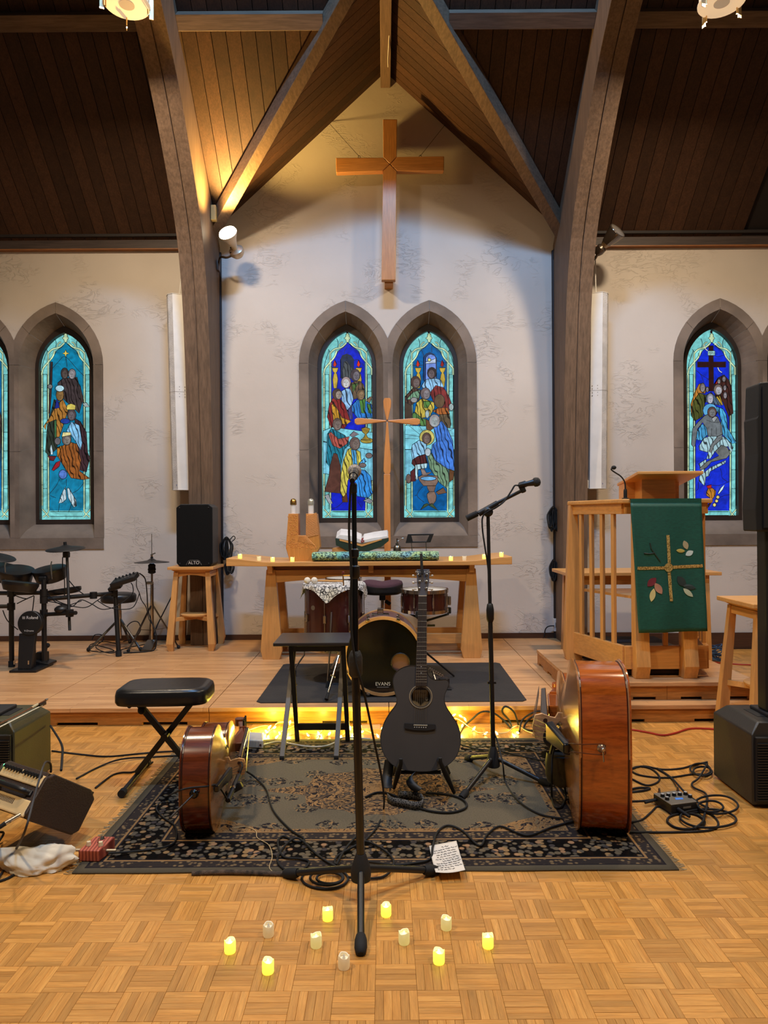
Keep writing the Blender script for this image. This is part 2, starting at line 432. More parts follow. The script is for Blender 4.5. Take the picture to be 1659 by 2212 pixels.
# ---- roof
ceilm = wood((66, 42, 28), (84, 55, 37), 'Y', 0.8, 0.62, rnd=0.22, spec=0.3); ceilg = wood((66, 42, 28), (84, 55, 37), 'X', 0.8, 0.62, rnd=0.22, spec=0.3)
beamm = wood((100, 79, 62), (117, 93, 73), 'Z', 0.5, 0.6, spec=0.3); beamx = wood((104, 84, 68), (122, 99, 80), 'X', 0.5, 0.6, spec=0.3); beamy = wood((100, 79, 62), (117, 93, 73), 'Y', 0.5, 0.6, spec=0.3)
nrm = V((0, -K, -1)).normalized()
def roof(x, t, h=0.0): return V((x, D - t, Z0 + K * t)) - nrm * h
ceilb = plain((26, 16, 11), 0.9)
TM = 5.4
mb = MB()
for sg in (-1, 1):
    e = XC + sg * HALF
    mb.add([roof(sg * 9, -.3, .045), roof(e, 0 if False else -.3, .045), roof(e, 0, .045), roof(XC, HALF, .045), roof(XC, TM, .045), roof(sg * 9, TM, .045)], [(0, 1, 2, 3, 4, 5)])
    mb.add([V((XC, D + .1, 6.13)) + V((0, 0, .03)), V((XC, D - HALF, 6.13)) + V((0, 0, .03)), V((e, D, Z0 + .03)), V((e, D + .1, Z0 + .03))], [(0, 1, 2, 3)])
yr_ = D - TM; zr = Z0 + K * TM
mb.add([(-9, yr_, zr + .04), (9, yr_, zr + .04), (9, yr_ - 5.8, Z0 + .04 - .3), (-9, yr_ - 5.8, Z0 + .04 - .3)], [(0, 1, 2, 3)])
ceil = obj('ceiling', mb, ceilb, kind='structure', org=(0, D, Z0))
PW = 0.1275
def slab(P, n, th): return MB().hexa([p for p in P] + [p - n * th for p in P])
i = -43
while i < 43:
    x0 = -1.715 + PW * i + 0.002; x1 = x0 + PW - 0.006; i += 1
    t0a = max(0.0, HALF - abs(x0 - XC)); t0b = max(0.0, HALF - abs(x1 - XC))
    P = [roof(x0, t0a - .0), roof(x1, t0b), roof(x1, TM), roof(x0, TM)]
    obj('ceiling_plank', slab(P, nrm, 0.02), ceilm, ceil, org=wloc(ceil))
for sg in (-1, 1):
    gn = V((-sg * K, 0, -1)).normalized(); t = -0.04
    while t < HALF - 0.02:
        y0, y1 = D - t - .002, D - min(t + PW - .004, HALF)
        def gp(y, tt): q = HALF - max(tt, 0) + 0.0; return V((XC + sg * q, y, 6.10 - K * q))
        P = [V((XC, y0, 6.10)), gp(y0, t), gp(y1, t + PW), V((XC, y1, 6.10))]
        obj('ceiling_plank', slab(P, gn, 0.02), ceilg, ceil, org=wloc(ceil)); t += PW
# laminated arches standing against the wall and following the roof
intr = smooth([(0, 7.17, 0), (0, 7.15, 1.0), (0, 7.11, 2.0), (0, 7.02, 3.0), (0, 6.90, 3.72), (0, 6.65, 4.29), (0, 6.05, 5.02), (0, 5.53, 5.44), (0, 4.6, 6.05), (0, 3.4, 6.95)], 5)
nt_ = 3
for sg in (-1, 1):
    xi, xo = XC + sg * 1.757, XC + sg * 2.005
    tr = None
    for k_, (a, b, rec) in enumerate(((0.0, 0.47, 0.0), (0.47, 0.50, 0.012), (0.50, 1.0, 0.0))):
        xa, xb = xi + (xo - xi) * a, xi + (xo - xi) * b
        inner = [V((xa, p.y + rec, p.z + (rec if p.z > 4 else 0))) for p in intr]
        outer = [V((xa, D, 0.0)), V((xa, D, Z0 - .02)), roof(xa, 2.0, -.006), roof(xa, 4.3, -.006)]
        o = obj('trim_%d' % nt_ if k_ == 0 else ('lamination' if k_ == 2 else 'groove'), MB().prism(inner + outer[::-1], (xb - xa, 0, 0)), beamm, tr, kind='structure' if k_ == 0 else None, org=(xi, D, 0), bev=0.004 if rec == 0 else 0)
        if k_ == 0: tr = o; nt_ += 1
# dark cover strip where arch meets wall
for sg in (-1, 1):
    x = XC + sg * 1.752
    obj('trim_%d' % nt_, MB().box2((x - .012, D - .03, ST), (x + .012, D, 4.2)), plain((35, 24, 20), 0.6), kind='structure'); nt_ += 1
# purlins
def purlin(xa, xb):
    global nt_
    t1 = D - 6.02; p = 0.10
    def q(t, h): return V((0, D - t, Z0 + K * t)) + nrm * h
    A = [q(t1 - .045, 0), q(t1 - .045, p), q(t1 + .045, p), q(t1 + .045, 0)]
    obj('trim_%d' % nt_, MB().prism([a + V((xa, 0, 0)) for a in A], (xb - xa, 0, 0)), beamx, kind='structure', bev=0.004); nt_ += 1
tv = D - 6.02
purlin(-6, XC - 2.005); purlin(XC - 1.757, XC - (HALF - tv) - 0.02); purlin(XC + (HALF - tv) + .02, XC + 1.757); purlin(XC + 2.005, 6)
# valley beams and gable ridge beam
for sg in (-1, 1):
    a = V((XC + sg * (HALF - .02), D - .02, Z0 - .01)); b = V((XC, D - HALF, Z0 + K * HALF - .01)); d_ = (b - a).normalized()
    u = d_.cross(V((0, 0, 1))).normalized(); wv = u.cross(d_)
    mb = MB().hexa([q + u * s1 * .06 + wv * s2 for q in (a, b) for s1, s2 in ((-1, -.115), (1, -.115), (1, .02), (-1, .02))])
    obj('trim_%d' % nt_, mb, beamy, kind='structure', bev=0.005); nt_ += 1
obj('trim_%d' % nt_, MB().box2((XC - .052, D - HALF + .02, 5.93), (XC + .052, D - .004, 6.08)), beamy, kind='structure', bev=0.004); nt_ += 1
# eave boards, baseboards
eave = wood((62, 50, 46), (76, 62, 56), 'X', 0.5, 0.6)
for a, b in ((-9, XC - 2.005), (XC + 2.005, 9)):
    obj('trim_%d' % nt_, MB().box2((a, D - .05, 4.235), (b, D, 4.345)), eave, kind='structure', bev=0.004); nt_ += 1
    obj('trim_%d' % nt_, MB().box2((a, D - .10, 4.345), (b, D, 4.375)), plain((30, 22, 20), 0.7), kind='structure'); nt_ += 1
    obj('trim_%d' % nt_, MB().box2((a, D - .058, 4.228), (b, D, 4.236)), wood((150, 95, 50), (170, 110, 60), 'X'), kind='structure'); nt_ += 1
bb = wood((62, 36, 22), (84, 50, 30), 'X', 0.8, 0.5)
obj('baseboard_left', MB().box2((-9, D - .02, ST), (2.6, D, ST + .055)), bb, kind='structure')
obj('baseboard_right', MB().box2((2.62, D - .025, 0), (9, D, .165)), bb, kind='structure')
# ---- stone window surrounds, frames and glass
stone = plain((116, 102, 90), 0.85, var=0.16, scale=3.0, bump=0.25, bscale=30)
framem = plain((42, 30, 24), 0.5, var=0.15)
YF = D + 0.20
wins = {}
def loft(l1, l2): n = len(l1); return list(l1) + list(l2), [(i, i + 1, n + i + 1, n + i) for i in range(n - 1)]
for wi, c in enumerate(LAN):
    mid = MID[c]
    o_ = lancet(c, 0.494, 3.69, 1.205, D - .012, clampx=mid); i_ = lancet(c, 0.393, 3.575, 1.205, D - .012)
    f_ = lancet(c, 0.3125, 3.49, 1.35, YF); g_ = lancet(c, 0.275, 3.42, 1.40, YF - .02)
    gb = lancet(c, 0.275, 3.42, 1.40, YF + .04); o_b = [p + V((0, .02, 0)) for p in o_]
    # wooden frame ring = the window itself
    fr2 = [p + V((0, -.02, 0)) for p in f_]
    mb = MB(); n = len(f_)
    rings = [f_ + [], fr2, g_, gb]
    for A, B in zip(rings[:-1], rings[1:]):
        vs = A + B; mb.add(vs, [(i, (i + 1) % n, n + (i + 1) % n, n + i) for i in range(n)])
    wo = obj('window_%d' % (wi + 1), mb, framem, kind='structure', org=(c, YF, 1.4)); wins[c] = wo
    # stone blocks: lower jambs, upper jambs, arch stones, sill
    cuts = [0, 3, 6, 11, 16, 21, 26, 29, 32]; cuts = [q for q in cuts if q <= n - 1]; cuts[-1] = n - 1
    for a, b in zip(cuts[:-1], cuts[1:]):
        mb = MB(); sl = slice(a, b + 1)
        def shr(l): 
            l = [V(p) for p in l[sl]]
            if len(l) > 1:
                l[0] = l[0] + (l[1] - l[0]).normalized() * .0015; l[-1] = l[-1] + (l[-2] - l[-1]).normalized() * .0015
            return l
        for A, B in ((shr(o_b), shr(o_)), (shr(o_), shr(i_)), (shr(i_), shr(f_))): mb.add(*loft(A, B))
        obj('stone_block', mb, stone, wo, org=(c, YF, 1.4))
    # sill: sloping top and upright face
    x0, x1 = o_[0].x, o_[-1].x; y = D - .012
    mb = MB(); prof = smooth([V((0, YF, 1.352)), V((0, YF - .05, 1.335)), V((0, D + .05, 1.27)), V((0, y + .005, 1.205))], 3)
    L1 = []; L2 = []
    for q, p in enumerate(prof):
        e = q / (len(prof) - 1); hw = 0.31 + (0.395 - 0.31) * e
        L1.append(V((c - hw, p.y, p.z))); L2.append(V((c + hw, p.y, p.z)))
    mb.add(*loft(L1, L2)); mb.add([(x0, y, 1.087), (x1, y, 1.087), (x1, y, 1.205), (x0, y, 1.205)], [(0, 1, 2, 3)])
    mb.add([(x0, y, 1.087), (x1, y, 1.087), (x1, D + .02, 1.087), (x0, D + .02, 1.087)], [(0, 1, 2, 3)])
    mb.add([(c - .395, y, 1.205), (c - .395, YF, 1.205), (c - .31, YF, 1.352)], [(0, 1, 2)]); mb.add([(c + .395, y, 1.205), (c + .395, YF, 1.205), (c + .31, YF, 1.352)], [(0, 1, 2)])
    obj('stone_sill', mb, stone, wo, org=(c, YF, 1.4), sm=30)
# ---- stained glass: every piece of glass is a pane of its own, held by dark lead
def glassmat(c, folds=False):
    key = ('glass', c, folds)
    if key in MATS: return MATS[key]
    m, nt, b = newmat('glass_%d_%d_%d' % c); tc = N(nt, 'ShaderNodeTexCoord')
    nz = N(nt, 'ShaderNodeTexNoise', i_Scale=9.0, i_Detail=4.0, i_Distortion=1.5); L(nt, tc.outputs['Object'], nz.inputs['Vector'])
    r = ramp(nt, nz.outputs[0], [(0.3, tuple(x * 0.78 for x in c)), (0.7, tuple(min(255, x * 1.12) for x in c))]); out = r.outputs[0]
    if folds:
        mp = N(nt, 'ShaderNodeMapping'); mp.inputs['Scale'].default_value = (1, 1, 0.45); mp.inputs['Rotation'].default_value = (0, 0.5, 0); L(nt, tc.outputs['Object'], mp.inputs['Vector'])
        wv = N(nt, 'ShaderNodeTexWave', wave_type='BANDS', i_Scale=9.0, i_Distortion=7.0, i_Detail=1.0, i_Detail_Scale=1.6); L(nt, mp.outputs[0], wv.inputs['Vector'])
        r2 = ramp(nt, wv.outputs[0], [(0.03, (45, 45, 50)), (0.2, (255, 255, 255))]); out = mul(nt, out, r2.outputs[0])
    b.inputs['Base Color'].default_value = lin(tuple(x * 0.25 for x in c)); b.inputs['Roughness'].default_value = 0.25
    L(nt, out, b.inputs['Emission Color']); b.inputs['Emission Strength'].default_value = 1.0  # emission stands in for daylight coming through the glass
    MATS[key] = m; return m
leadm = plain((10, 10, 12), 0.6); CYAN = (122, 205, 205); PALE = (196, 222, 178)
def P2(q): return lambda x, y: (q[0] + x * q[2], q[1] + y * q[2])
LA, LB = P2((640, 640, .12658)), P2((640, 900, .12658)); RA, RB = P2((840, 640, .12658)), P2((840, 900, .12658))
WA = P2((60, 640, .2532)); XA, XB = P2((1450, 640, .12658)), P2((1450, 880, .13563))
def wpt(p, lay): return px(p[0], p[1], YF + 0.03 - lay * 0.0011)
LEADW = 0.0062
class Win:
    def __init__(s, c, dx): s.o = wins[c]; s.c = c; s.dx = dx; s.lead = MB(); s.lay = 0; s.zo = 0.0
    def pane(s, pts, col, folds=False, lead=True, name='glass_pane', lay=None):
        s.lay += 1; l = s.lay if lay is None else lay
        P = [wpt(p, l) for p in pts]
        # keep every piece inside the frame opening
        for q in P: q.x = min(max(q.x, s.c - .274), s.c + .274); q.z = max(q.z, 1.401)
        y = YF + 0.03 - l * 0.0011
        P = [V((q.x, y, q.z)) for q in P]
        obj(name, MB().prism(P, (0, 0.0009, 0)), glassmat(col, folds), s.o, org=wloc(s.o))
        if lead: s.lead.ribbon([q + V((0, -.0006, 0)) for q in P + [P[0], P[1]]], LEADW)
    def line(s, pts, wd=LEADW, lay=2):
        P = [wpt(p, lay) for p in smooth([(x, y, 0) for x, y in pts], 4)] if len(pts) > 2 else [wpt(p, lay) for p in pts]
        for q in P: q.x = min(max(q.x, s.c - .274), s.c + .274); q.z = max(q.z, 1.401)
        s.lead.ribbon(P, wd)
    def rib(s, pts, wd=0.014, col=PALE, lay=4):
        P = [wpt(p, lay) for p in (smooth([(x, y, 0) for x, y in pts], 4) if len(pts) > 2 else [(x, y, 0) for x, y in pts])]
        for q in P: q.x = min(max(q.x, s.c - .268), s.c + .268)
        s.lead.ribbon([q + V((0, .0005, 0)) for q in P], wd + 2 * LEADW * .7)
        obj('glass_strip', MB().ribbon(P, wd), glassmat(col), s.o, org=wloc(s.o))
    def border(s, field):
        dx = s.dx; q = lambda x, y: (LA(x, y)[0] + dx, LA(x, y)[1]); c0 = 887
        mir = lambda P: [(2 * c0 - x, y) for x, y in P]
        s.field = field; lo = 900
        yb = lambda y: (y - 640) / .12658
        # background lancet of pale glass, then side strips
        L0 = [V((p.x, YF + .035, p.z)) for p in lancet(s.c, 0.276, 3.422, 1.395, YF)]
        obj('glass_pane', MB().prism(L0, (0, .002, 0)), glassmat(CYAN), s.o, org=wloc(s.o))
        bot = yb(1103)
        cuts = [1335, 1620, 1960, 2320, 2640, 2960, 3280, yb(1100)]
        for sgn in (0, 1):
            f = (lambda P: P) if sgn == 0 else mir
            for a, b in zip(cuts[:-1], cuts[1:]):
                s.pane([q(*p) for p in f([(490, a), (560, a), (560, b), (490, b)])], CYAN, lay=2)
                s.pane([q(*p) for p in f([(460, a - 60), (488, a - 60), (488, b - 60), (460, b - 60)])], PALE, lay=2)
            s.line([q(*p) for p in f([(560, 930), (500, 1100), (470, 1250)])]); s.line([q(*p) for p in f([(690, 720), (715, 800), (700, 880)])]); s.line([q(*p) for p in f([(545, 905), (575, 960), (575, 1060)])])
        top = [(875, 785), (960, 865), (1050, 925), (1105, 1030), (1170, 1095), (1172, 1335), (1180, bot)]
        s.pane([q(*p) for p in [(887 * 2 - x if False else x, y) for x, y in top] + mir(top)[::-1][:-1]], field, lay=3)
        for sgn in (0, 1):
            f = (lambda P: P) if sgn == 0 else mir
            s.rib([q(*p) for p in f([(850, 800), (770, 870), (650, 905), (580, 970)])])
            s.rib([q(*p) for p in f([(690, 925), (655, 1030), (560, 1145), (490, 1235), (468, 1340)])])
            s.rib([q(*p) for p in f([(578, 960), (577, 1335), (585, bot)])], 0.010)
            s.rib([q(*p) for p in f([(800, 790), (770, 790), (735, 840), (745, 880)])], 0.008)
            s.rib([q(*p) for p in f([(475, yb(1100)), (520, yb(1106)), (590, yb(1117))])], 0.009); s.rib([q(*p) for p in f([(590, yb(1098)), (570, yb(1108)), (490, yb(1117))])], 0.009)
        s.pane([q(*p) for p in [(875, 620), (905, 660), (905, 690), (930, 715), (905, 740), (895, 785), (855, 785), (845, 740), (815, 715), (845, 690), (845, 660)]], PALE, lay=5)
        s.pane([q(x, y) for x, y in ell(868, 608, 16, 20, 10)], (40, 20, 30), lay=5)
        s.pane([q(610, yb(1105.5)), q(1165, yb(1105.5)), q(1165, yb(1115.5)), q(610, yb(1115.5))], CYAN, lay=4)
        s.lay = 5
    def fig(s, tr, items):
        for it in items:
            col = it[0]
            if it[1] == 'e': pts = ell(*it[2:6], 12); folds = False
            else: pts = it[1]; folds = len(it) > 2
            s.pane([tr(*p) for p in pts], col, folds)
    def head(s, tr, x, y, rx, ry, hair, face, dx=10):
        s.pane([tr(*p) for p in ell(x, y, rx, ry, 12)], hair)
        s.pane([tr(*p) for p in ell(x + dx, y + ry * .15, rx * .62, ry * .72, 12)], face, lead=False)
        for k in (-1, 1): s.line([tr(x + dx + k * rx * .25 - rx * .12, y + ry * .02), tr(x + dx + k * rx * .25 + rx * .12, y + ry * .02)], .004, s.lay + .6)
        s.line([tr(x + dx, y + ry * .02), tr(x + dx + rx * .05, y + ry * .3)], .003, s.lay + .6); s.line([tr(x + dx - rx * .18, y + ry * .5), tr(x + dx + rx * .18, y + ry * .5)], .004, s.lay + .6)
    def cracks(s, tr, lines):
        for l in lines: s.line([tr(*p) for p in l], LEADW * .8, 4)
    def done(s): obj('lead_came', s.lead, leadm, s.o, org=wloc(s.o))
G = 1
def candle(s, tr, x, flame=(205, 45, 30)):
    s.fig(tr, [((188, 160, 60), [(x - 52, 1220), (x + 52, 1220), (x + 37, 1280), (x + 17, 1310), (x + 32, 1330), (x + 48, 1420), (x + 27, 1570), (x - 25, 1570), (x - 42, 1420), (x - 25, 1330), (x - 13, 1310), (x - 38, 1280)]),
               (flame, [(x - 8, 1085), (x + 27, 1160), (x, 1210), (x - 35, 1180), (x - 23, 1130)])])
# supper window (left of the middle pair)
s = Win(-0.393, 0); s.border((16, 34, 190))
s.cracks(LA, [[(820, 980), (830, 920), (870, 870)], [(590, 1200), (680, 1230)], [(980, 1100), (1050, 1080), (1160, 1190)]])
s.fig(LA, [((38, 48, 72), [(760, 1400), (755, 1080), (790, 1010), (860, 985), (930, 1010), (980, 1080), (980, 1400)]),
           ((74, 80, 84), [(790, 1400), (785, 1280), (810, 1180), (820, 1120), (860, 1105), (890, 1150), (960, 1240), (940, 1400)], G)])
candle(s, LA, 663); candle(s, LA, 1068)
s.fig(LA, [((104, 84, 64), [(905, 1580), (940, 1480), (1000, 1450), (1090, 1450), (1150, 1510), (1170, 1600), (1150, 1700), (990, 1760), (940, 1640)], G), ((68, 98, 50), [(950, 1500), (1060, 1480), (970, 1640)], G)])
s.head(LA, 1005, 1345, 85, 105, (70, 60, 65), (112, 106, 116), 20)
s.fig(LA, [((140, 185, 228), [(770, 1620), (850, 1570), (920, 1580), (980, 1740), (900, 1980), (780, 1900)], G), ((75, 72, 130), [(860, 1960), (950, 1860), (960, 2100), (900, 2100)], G)])
s.head(LA, 850, 1470, 85, 100, (150, 132, 130), (190, 190, 190), 0)
s.fig(LA, [((132, 40, 40), [(620, 1740), (720, 1720), (830, 1850), (920, 2120), (800, 2280), (590, 2230), (530, 2060), (560, 1860)], G), ((192, 142, 42), [(600, 1850), (650, 1830), (780, 2070), (940, 2130), (860, 2190), (640, 2160)], G)])
s.head(LA, 695, 1670, 80, 95, (75, 60, 55), (150, 136, 126), 30)
s.fig(LA, [((46, 122, 202), [(950, 1860), (1060, 1740), (1180, 1780), (1290, 1850), (1320, 1900), (1310, 2070), (1050, 2080), (950, 1960)], G), ((76, 130, 60), [(1075, 1780), (1180, 1740), (1170, 2000), (1110, 1990)], G),
           ((76, 130, 60), [(1210, 1830), (1260, 1850), (1290, 2000), (1230, 1990)], G), ((122, 92, 70), [(1195, 1770), (1250, 1720), (1310, 1710), (1250, 1820)])])
s.head(LA, 1100, 1680, 72, 95, (105, 84, 60), (132, 108, 80), 10)
s.fig(LB, [((124, 206, 222), [(460, 240), (620, 180), (1330, 270), (1330, 560), (1040, 565), (460, 420)]), ((118, 194, 218), [(460, 430), (1330, 570), (1330, 1090), (460, 970)])])
for x in range(500, 1330, 60): s.line([LB(x, 440 + (x - 460) * .16), LB(x + 6, 980 + (x - 460) * .12)], .003, s.lay + .6)
s.fig(LB, [((172, 150, 62), 'e', 1205, 410, 112, 46), ((152, 126, 50), [(1110, 200), (1180, 180), (1260, 205), (1230, 270), (1195, 300), (1210, 340), (1270, 400), (1110, 400), (1160, 340), (1175, 300), (1130, 265)]),
           ((82, 50, 42), [(640, 620), (700, 640), (760, 860), (750, 1310), (480, 1280), (560, 1000), (590, 700)]),
           ((26, 118, 142), [(530, 300), (600, 200), (700, 250), (830, 320), (920, 460), (820, 560), (760, 850), (700, 640), (640, 620), (570, 860), (510, 780)], G),
           ((172, 82, 72), [(545, 300), (590, 260), (720, 380), (910, 340), (860, 470), (740, 545), (620, 490)], G), ((122, 112, 120), [(910, 320), (980, 250), (1070, 300), (960, 350)])])
s.head(LB, 700, 130, 80, 105, (102, 86, 80), (124, 110, 104), 8)
s.fig(LB, [((150, 155, 160), [(480, 1350), (550, 1320), (620, 1480), (560, 1490)]), ((150, 155, 160), [(1140, 1430), (1240, 1390), (1330, 1440), (1260, 1490)]), ((92, 52, 30), [(780, 1380), (860, 1300), (880, 1460), (790, 1460)]),
           ((52, 140, 222), [(1060, 900), (1180, 920), (1270, 1020), (1290, 1250), (1310, 1310), (1220, 1390), (1000, 1350), (1010, 1120), (980, 1100)], G),
           ((202, 190, 82), [(880, 560), (950, 530), (1090, 600), (1110, 760), (1060, 830), (960, 930), (880, 1100), (860, 1300), (800, 1380), (750, 1300), (760, 1000), (800, 760)], G),
           ((82, 170, 232), [(935, 560), (1020, 560), (1040, 820), (970, 820)], G), ((82, 170, 232), [(1070, 800), (1160, 710), (1200, 760), (1080, 850)], G), ((112, 98, 96), 'e', 1240, 665, 58, 46), ((112, 98, 96), 'e', 1130, 830, 62, 40)])
s.head(LB, 1000, 460, 90, 112, (104, 86, 82), (120, 106, 100), 18)
s.cracks(LB, [[(610, 1570), (700, 1540), (790, 1460)], [(1060, 1460), (1120, 1560)]]); s.done()
# washing window (right of the middle pair)
s = Win(0.493, 176.3); s.border((4, 92, 160))
s.cracks(RA, [[(735, 800), (730, 920), (740, 960)], [(550, 900), (590, 1000), (590, 1080)], [(400, 1170), (480, 1190), (590, 1170)], [(810, 1100), (870, 1110), (990, 1140)]])
s.fig(RA, [((28, 58, 108), [(585, 1440), (590, 1040), (640, 980), (700, 960), (760, 985), (812, 1050), (812, 1440)]), ((110, 140, 218), [(625, 1440), (630, 1050), (670, 1000), (720, 990), (780, 1010), (805, 1060), (805, 1440)]),
           ((188, 205, 240), [(630, 1120), (700, 1100), (800, 1060), (800, 1140), (630, 1150)]), ((235, 228, 130), 'e', 690, 1085, 28, 28)])
candle(s, RA, 500); candle(s, RA, 915, (140, 25, 28))
s.fig(RA, [((122, 46, 46), [(700, 1650), (790, 1480), (940, 1560), (1030, 1720), (1090, 1900), (1010, 1960), (780, 1850)], G), ((140, 190, 228), [(550, 1540), (620, 1430), (680, 1410), (800, 1400), (890, 1430), (940, 1560), (800, 1520), (700, 1650), (580, 1560)], G), ((162, 182, 182), 'e', 1065, 1890, 42, 62)])
s.head(RA, 735, 1310, 80, 100, (56, 46, 46), (104, 90, 94), -8)
s.fig(RA, [((72, 58, 48), [(270, 1790), (390, 1790), (395, 2090), (270, 2090)]), ((76, 56, 46), [(270, 1720), (420, 1560), (545, 1600), (520, 1760), (380, 1860), (270, 1800)], G), ((110, 150, 120), [(290, 1770), (410, 1640), (530, 1600), (510, 1740)], G), ((130, 130, 130), 'e', 430, 1770, 60, 46)])
s.head(RA, 455, 1465, 85, 105, (76, 56, 50), (104, 90, 88), 15)
s.fig(RA, [((166, 96, 46), [(750, 1960), (850, 1900), (1000, 1900), (1040, 2010), (880, 2040)], G), ((96, 82, 62), [(860, 2020), (1030, 2010), (1060, 2180), (1030, 2290), (880, 2290)], G)])
s.fig(RA, [((98, 78, 58), 'e', 865, 1790, 90, 118)])
s.fig(RA, [((196, 176, 72), [(470, 1820), (560, 1740), (770, 1810), (780, 1900), (700, 2050), (560, 2080), (440, 1980)], G), ((80, 126, 60), [(590, 1790), (690, 1790), (740, 1780), (660, 1910), (600, 1900)], G),
           ((86, 130, 70), [(400, 2000), (450, 1980), (560, 2080), (640, 2100), (630, 2240), (530, 2200), (410, 2090)], G), ((165, 190, 195), 'e', 655, 2010, 36, 70)])
s.head(RA, 625, 1660, 85, 102, (110, 96, 96), (136, 130, 136), 20)
s.fig(RB, [((124, 204, 222), [(275, 150), (620, 160), (1130, 200), (1130, 560), (275, 560)]), ((118, 194, 218), [(275, 565), (480, 565), (440, 900), (390, 1000), (275, 1090)])])
for a in ((340, 150, 560, 330), (275, 300, 520, 340), (275, 375, 500, 380), (520, 160, 590, 270), (1030, 240, 1135, 200), (1060, 330, 1135, 330)): s.line([RB(a[0], a[1]), RB(a[2], a[3])], .004, s.lay + .6)
for x in (300, 330, 355): s.line([RB(x, 570), RB(x + 4, 1000)], .003, s.lay + .6)
s.fig(RB, [((104, 70, 42), [(630, 40), (720, 90), (760, 200), (700, 240), (640, 210)]), ((100, 66, 40), [(1030, 900), (1115, 930), (1100, 1070), (1030, 1120)]),
           ((116, 150, 120), [(650, 650), (740, 620), (800, 760), (1010, 890), (1030, 1100), (990, 1230), (860, 1120), (700, 880)], G),
           ((66, 122, 214), [(760, 160), (820, 150), (900, 70), (1000, 200), (1090, 420), (1110, 650), (1135, 920), (1000, 890), (790, 750), (730, 600), (740, 480), (810, 420)], G)])
s.head(RB, 780, 70, 95, 112, (150, 146, 150), (160, 170, 172), 0)
s.fig(RB, [((202, 190, 102), 'e', 650, 355, 130, 132), ((140, 195, 232), [(400, 480), (520, 400), (650, 470), (620, 640), (500, 690), (470, 790), (400, 720), (380, 580)], G),
           ((78, 32, 34), [(490, 680), (620, 640), (660, 780), (640, 870), (560, 910), (480, 900), (450, 860), (390, 800), (400, 740)], G), ((78, 32, 34), [(370, 940), (440, 880), (460, 1100), (370, 1110)]), ((106, 88, 82), 'e', 335, 1060, 44, 80),
           ((176, 214, 224), [(450, 820), (660, 790), (640, 880), (500, 900), (490, 1080), (450, 1060)], G), ((164, 180, 190), 'e', 665, 605, 52, 70), ((128, 112, 106), [(540, 890), (600, 890), (640, 960), (740, 940), (640, 1010), (570, 1000)]),
           ((126, 102, 90), [(500, 1030), (560, 1000), (830, 1010), (840, 1110), (800, 1180), (590, 1180), (520, 1090)]), ((108, 178, 236), 'e', 675, 1056, 135, 36),
           ((120, 96, 86), [(650, 1180), (800, 1180), (790, 1230), (770, 1280), (690, 1280), (660, 1230)]), ((128, 104, 92), [(650, 1320), (690, 1280), (780, 1280), (812, 1350), (800, 1440), (760, 1490), (690, 1490), (655, 1390)]), ((106, 78, 62), [(800, 1290), (930, 1210), (985, 1300), (840, 1330)]),
           ((62, 82, 52), [(540, 1590), (600, 1500), (650, 1480), (690, 1500)]), ((62, 82, 52), [(680, 1510), (740, 1480), (850, 1612)])])
s.head(RB, 645, 370, 78, 98, (86, 66, 60), (112, 96, 90), 5)
s.cracks(RB, [[(580, 1190), (480, 1340), (600, 1460)], [(440, 1350), (480, 1340)]]); s.done()
# kings window (left wall)
s = Win(-3.448, -609.0); s.border((14, 122, 160))
s.cracks(WA, [[(190, 640), (260, 560), (320, 515), (420, 620), (480, 680)], [(325, 515), (335, 600)], [(190, 1680), (240, 1620), (270, 1560)], [(330, 1560), (330, 1620)], [(480, 1590), (430, 1650), (380, 1680)], [(190, 1700), (240, 1720)], [(345, 1850), (380, 1760)], [(260, 1850), (270, 1770)]])
s.fig(WA, [((232, 200, 90), [(323, 455), (333, 480), (355, 487), (333, 495), (323, 518), (314, 495), (295, 487), (314, 480)]),
           ((56, 40, 40), [(195, 560), (212, 560), (205, 780), (190, 1000), (178, 1000), (188, 760)]),
           ((62, 52, 54), [(255, 740), (300, 700), (420, 690), (470, 880), (440, 1000), (330, 900), (270, 840)], G), ((58, 48, 48), [(420, 720), (450, 770), (480, 910), (455, 900)]), ((150, 165, 165), [(465, 915), (500, 905), (528, 945), (490, 945)]), ((110, 112, 112), 'e', 190, 770, 22, 20)])
s.head(WA, 315, 658, 33, 48, (60, 50, 48), (84, 74, 70), 2); s.head(WA, 378, 663, 33, 45, (118, 112, 116), (150, 146, 150), -4)
s.fig(WA, [((44, 54, 44), [(225, 880), (260, 900), (250, 1300), (180, 1360), (152, 1330), (165, 1130)], G), ((172, 118, 52), [(240, 930), (300, 880), (345, 970), (310, 1080), (270, 1200), (230, 1200), (240, 1050), (160, 1085), (150, 1140), (135, 1110), (190, 1030)], G), ((60, 110, 70), [(225, 1060), (245, 1055), (245, 1210), (228, 1200)]), ((30, 44, 140), [(230, 960), (240, 900), (250, 870), (262, 900), (272, 950)])])
s.head(WA, 275, 842, 34, 52, (122, 92, 52), (136, 104, 62), 4); s.fig(WA, [((172, 214, 232), 'e', 273, 786, 38, 28)])
s.fig(WA, [((62, 40, 46), [(400, 1040), (450, 1070), (500, 1160), (510, 1330), (530, 1380), (500, 1500), (430, 1480)], G), ((130, 190, 236), [(330, 1150), (370, 1070), (440, 1100), (465, 1250), (450, 1310), (390, 1210)], G), ((30, 60, 150), 'e', 320, 1065, 42, 24), ((190, 215, 225), [(195, 1350), (190, 1300), (200, 1260), (215, 1320), (215, 1350)]), ((90, 30, 36), [(170, 1360), (245, 1365), (220, 1405), (190, 1400)])])
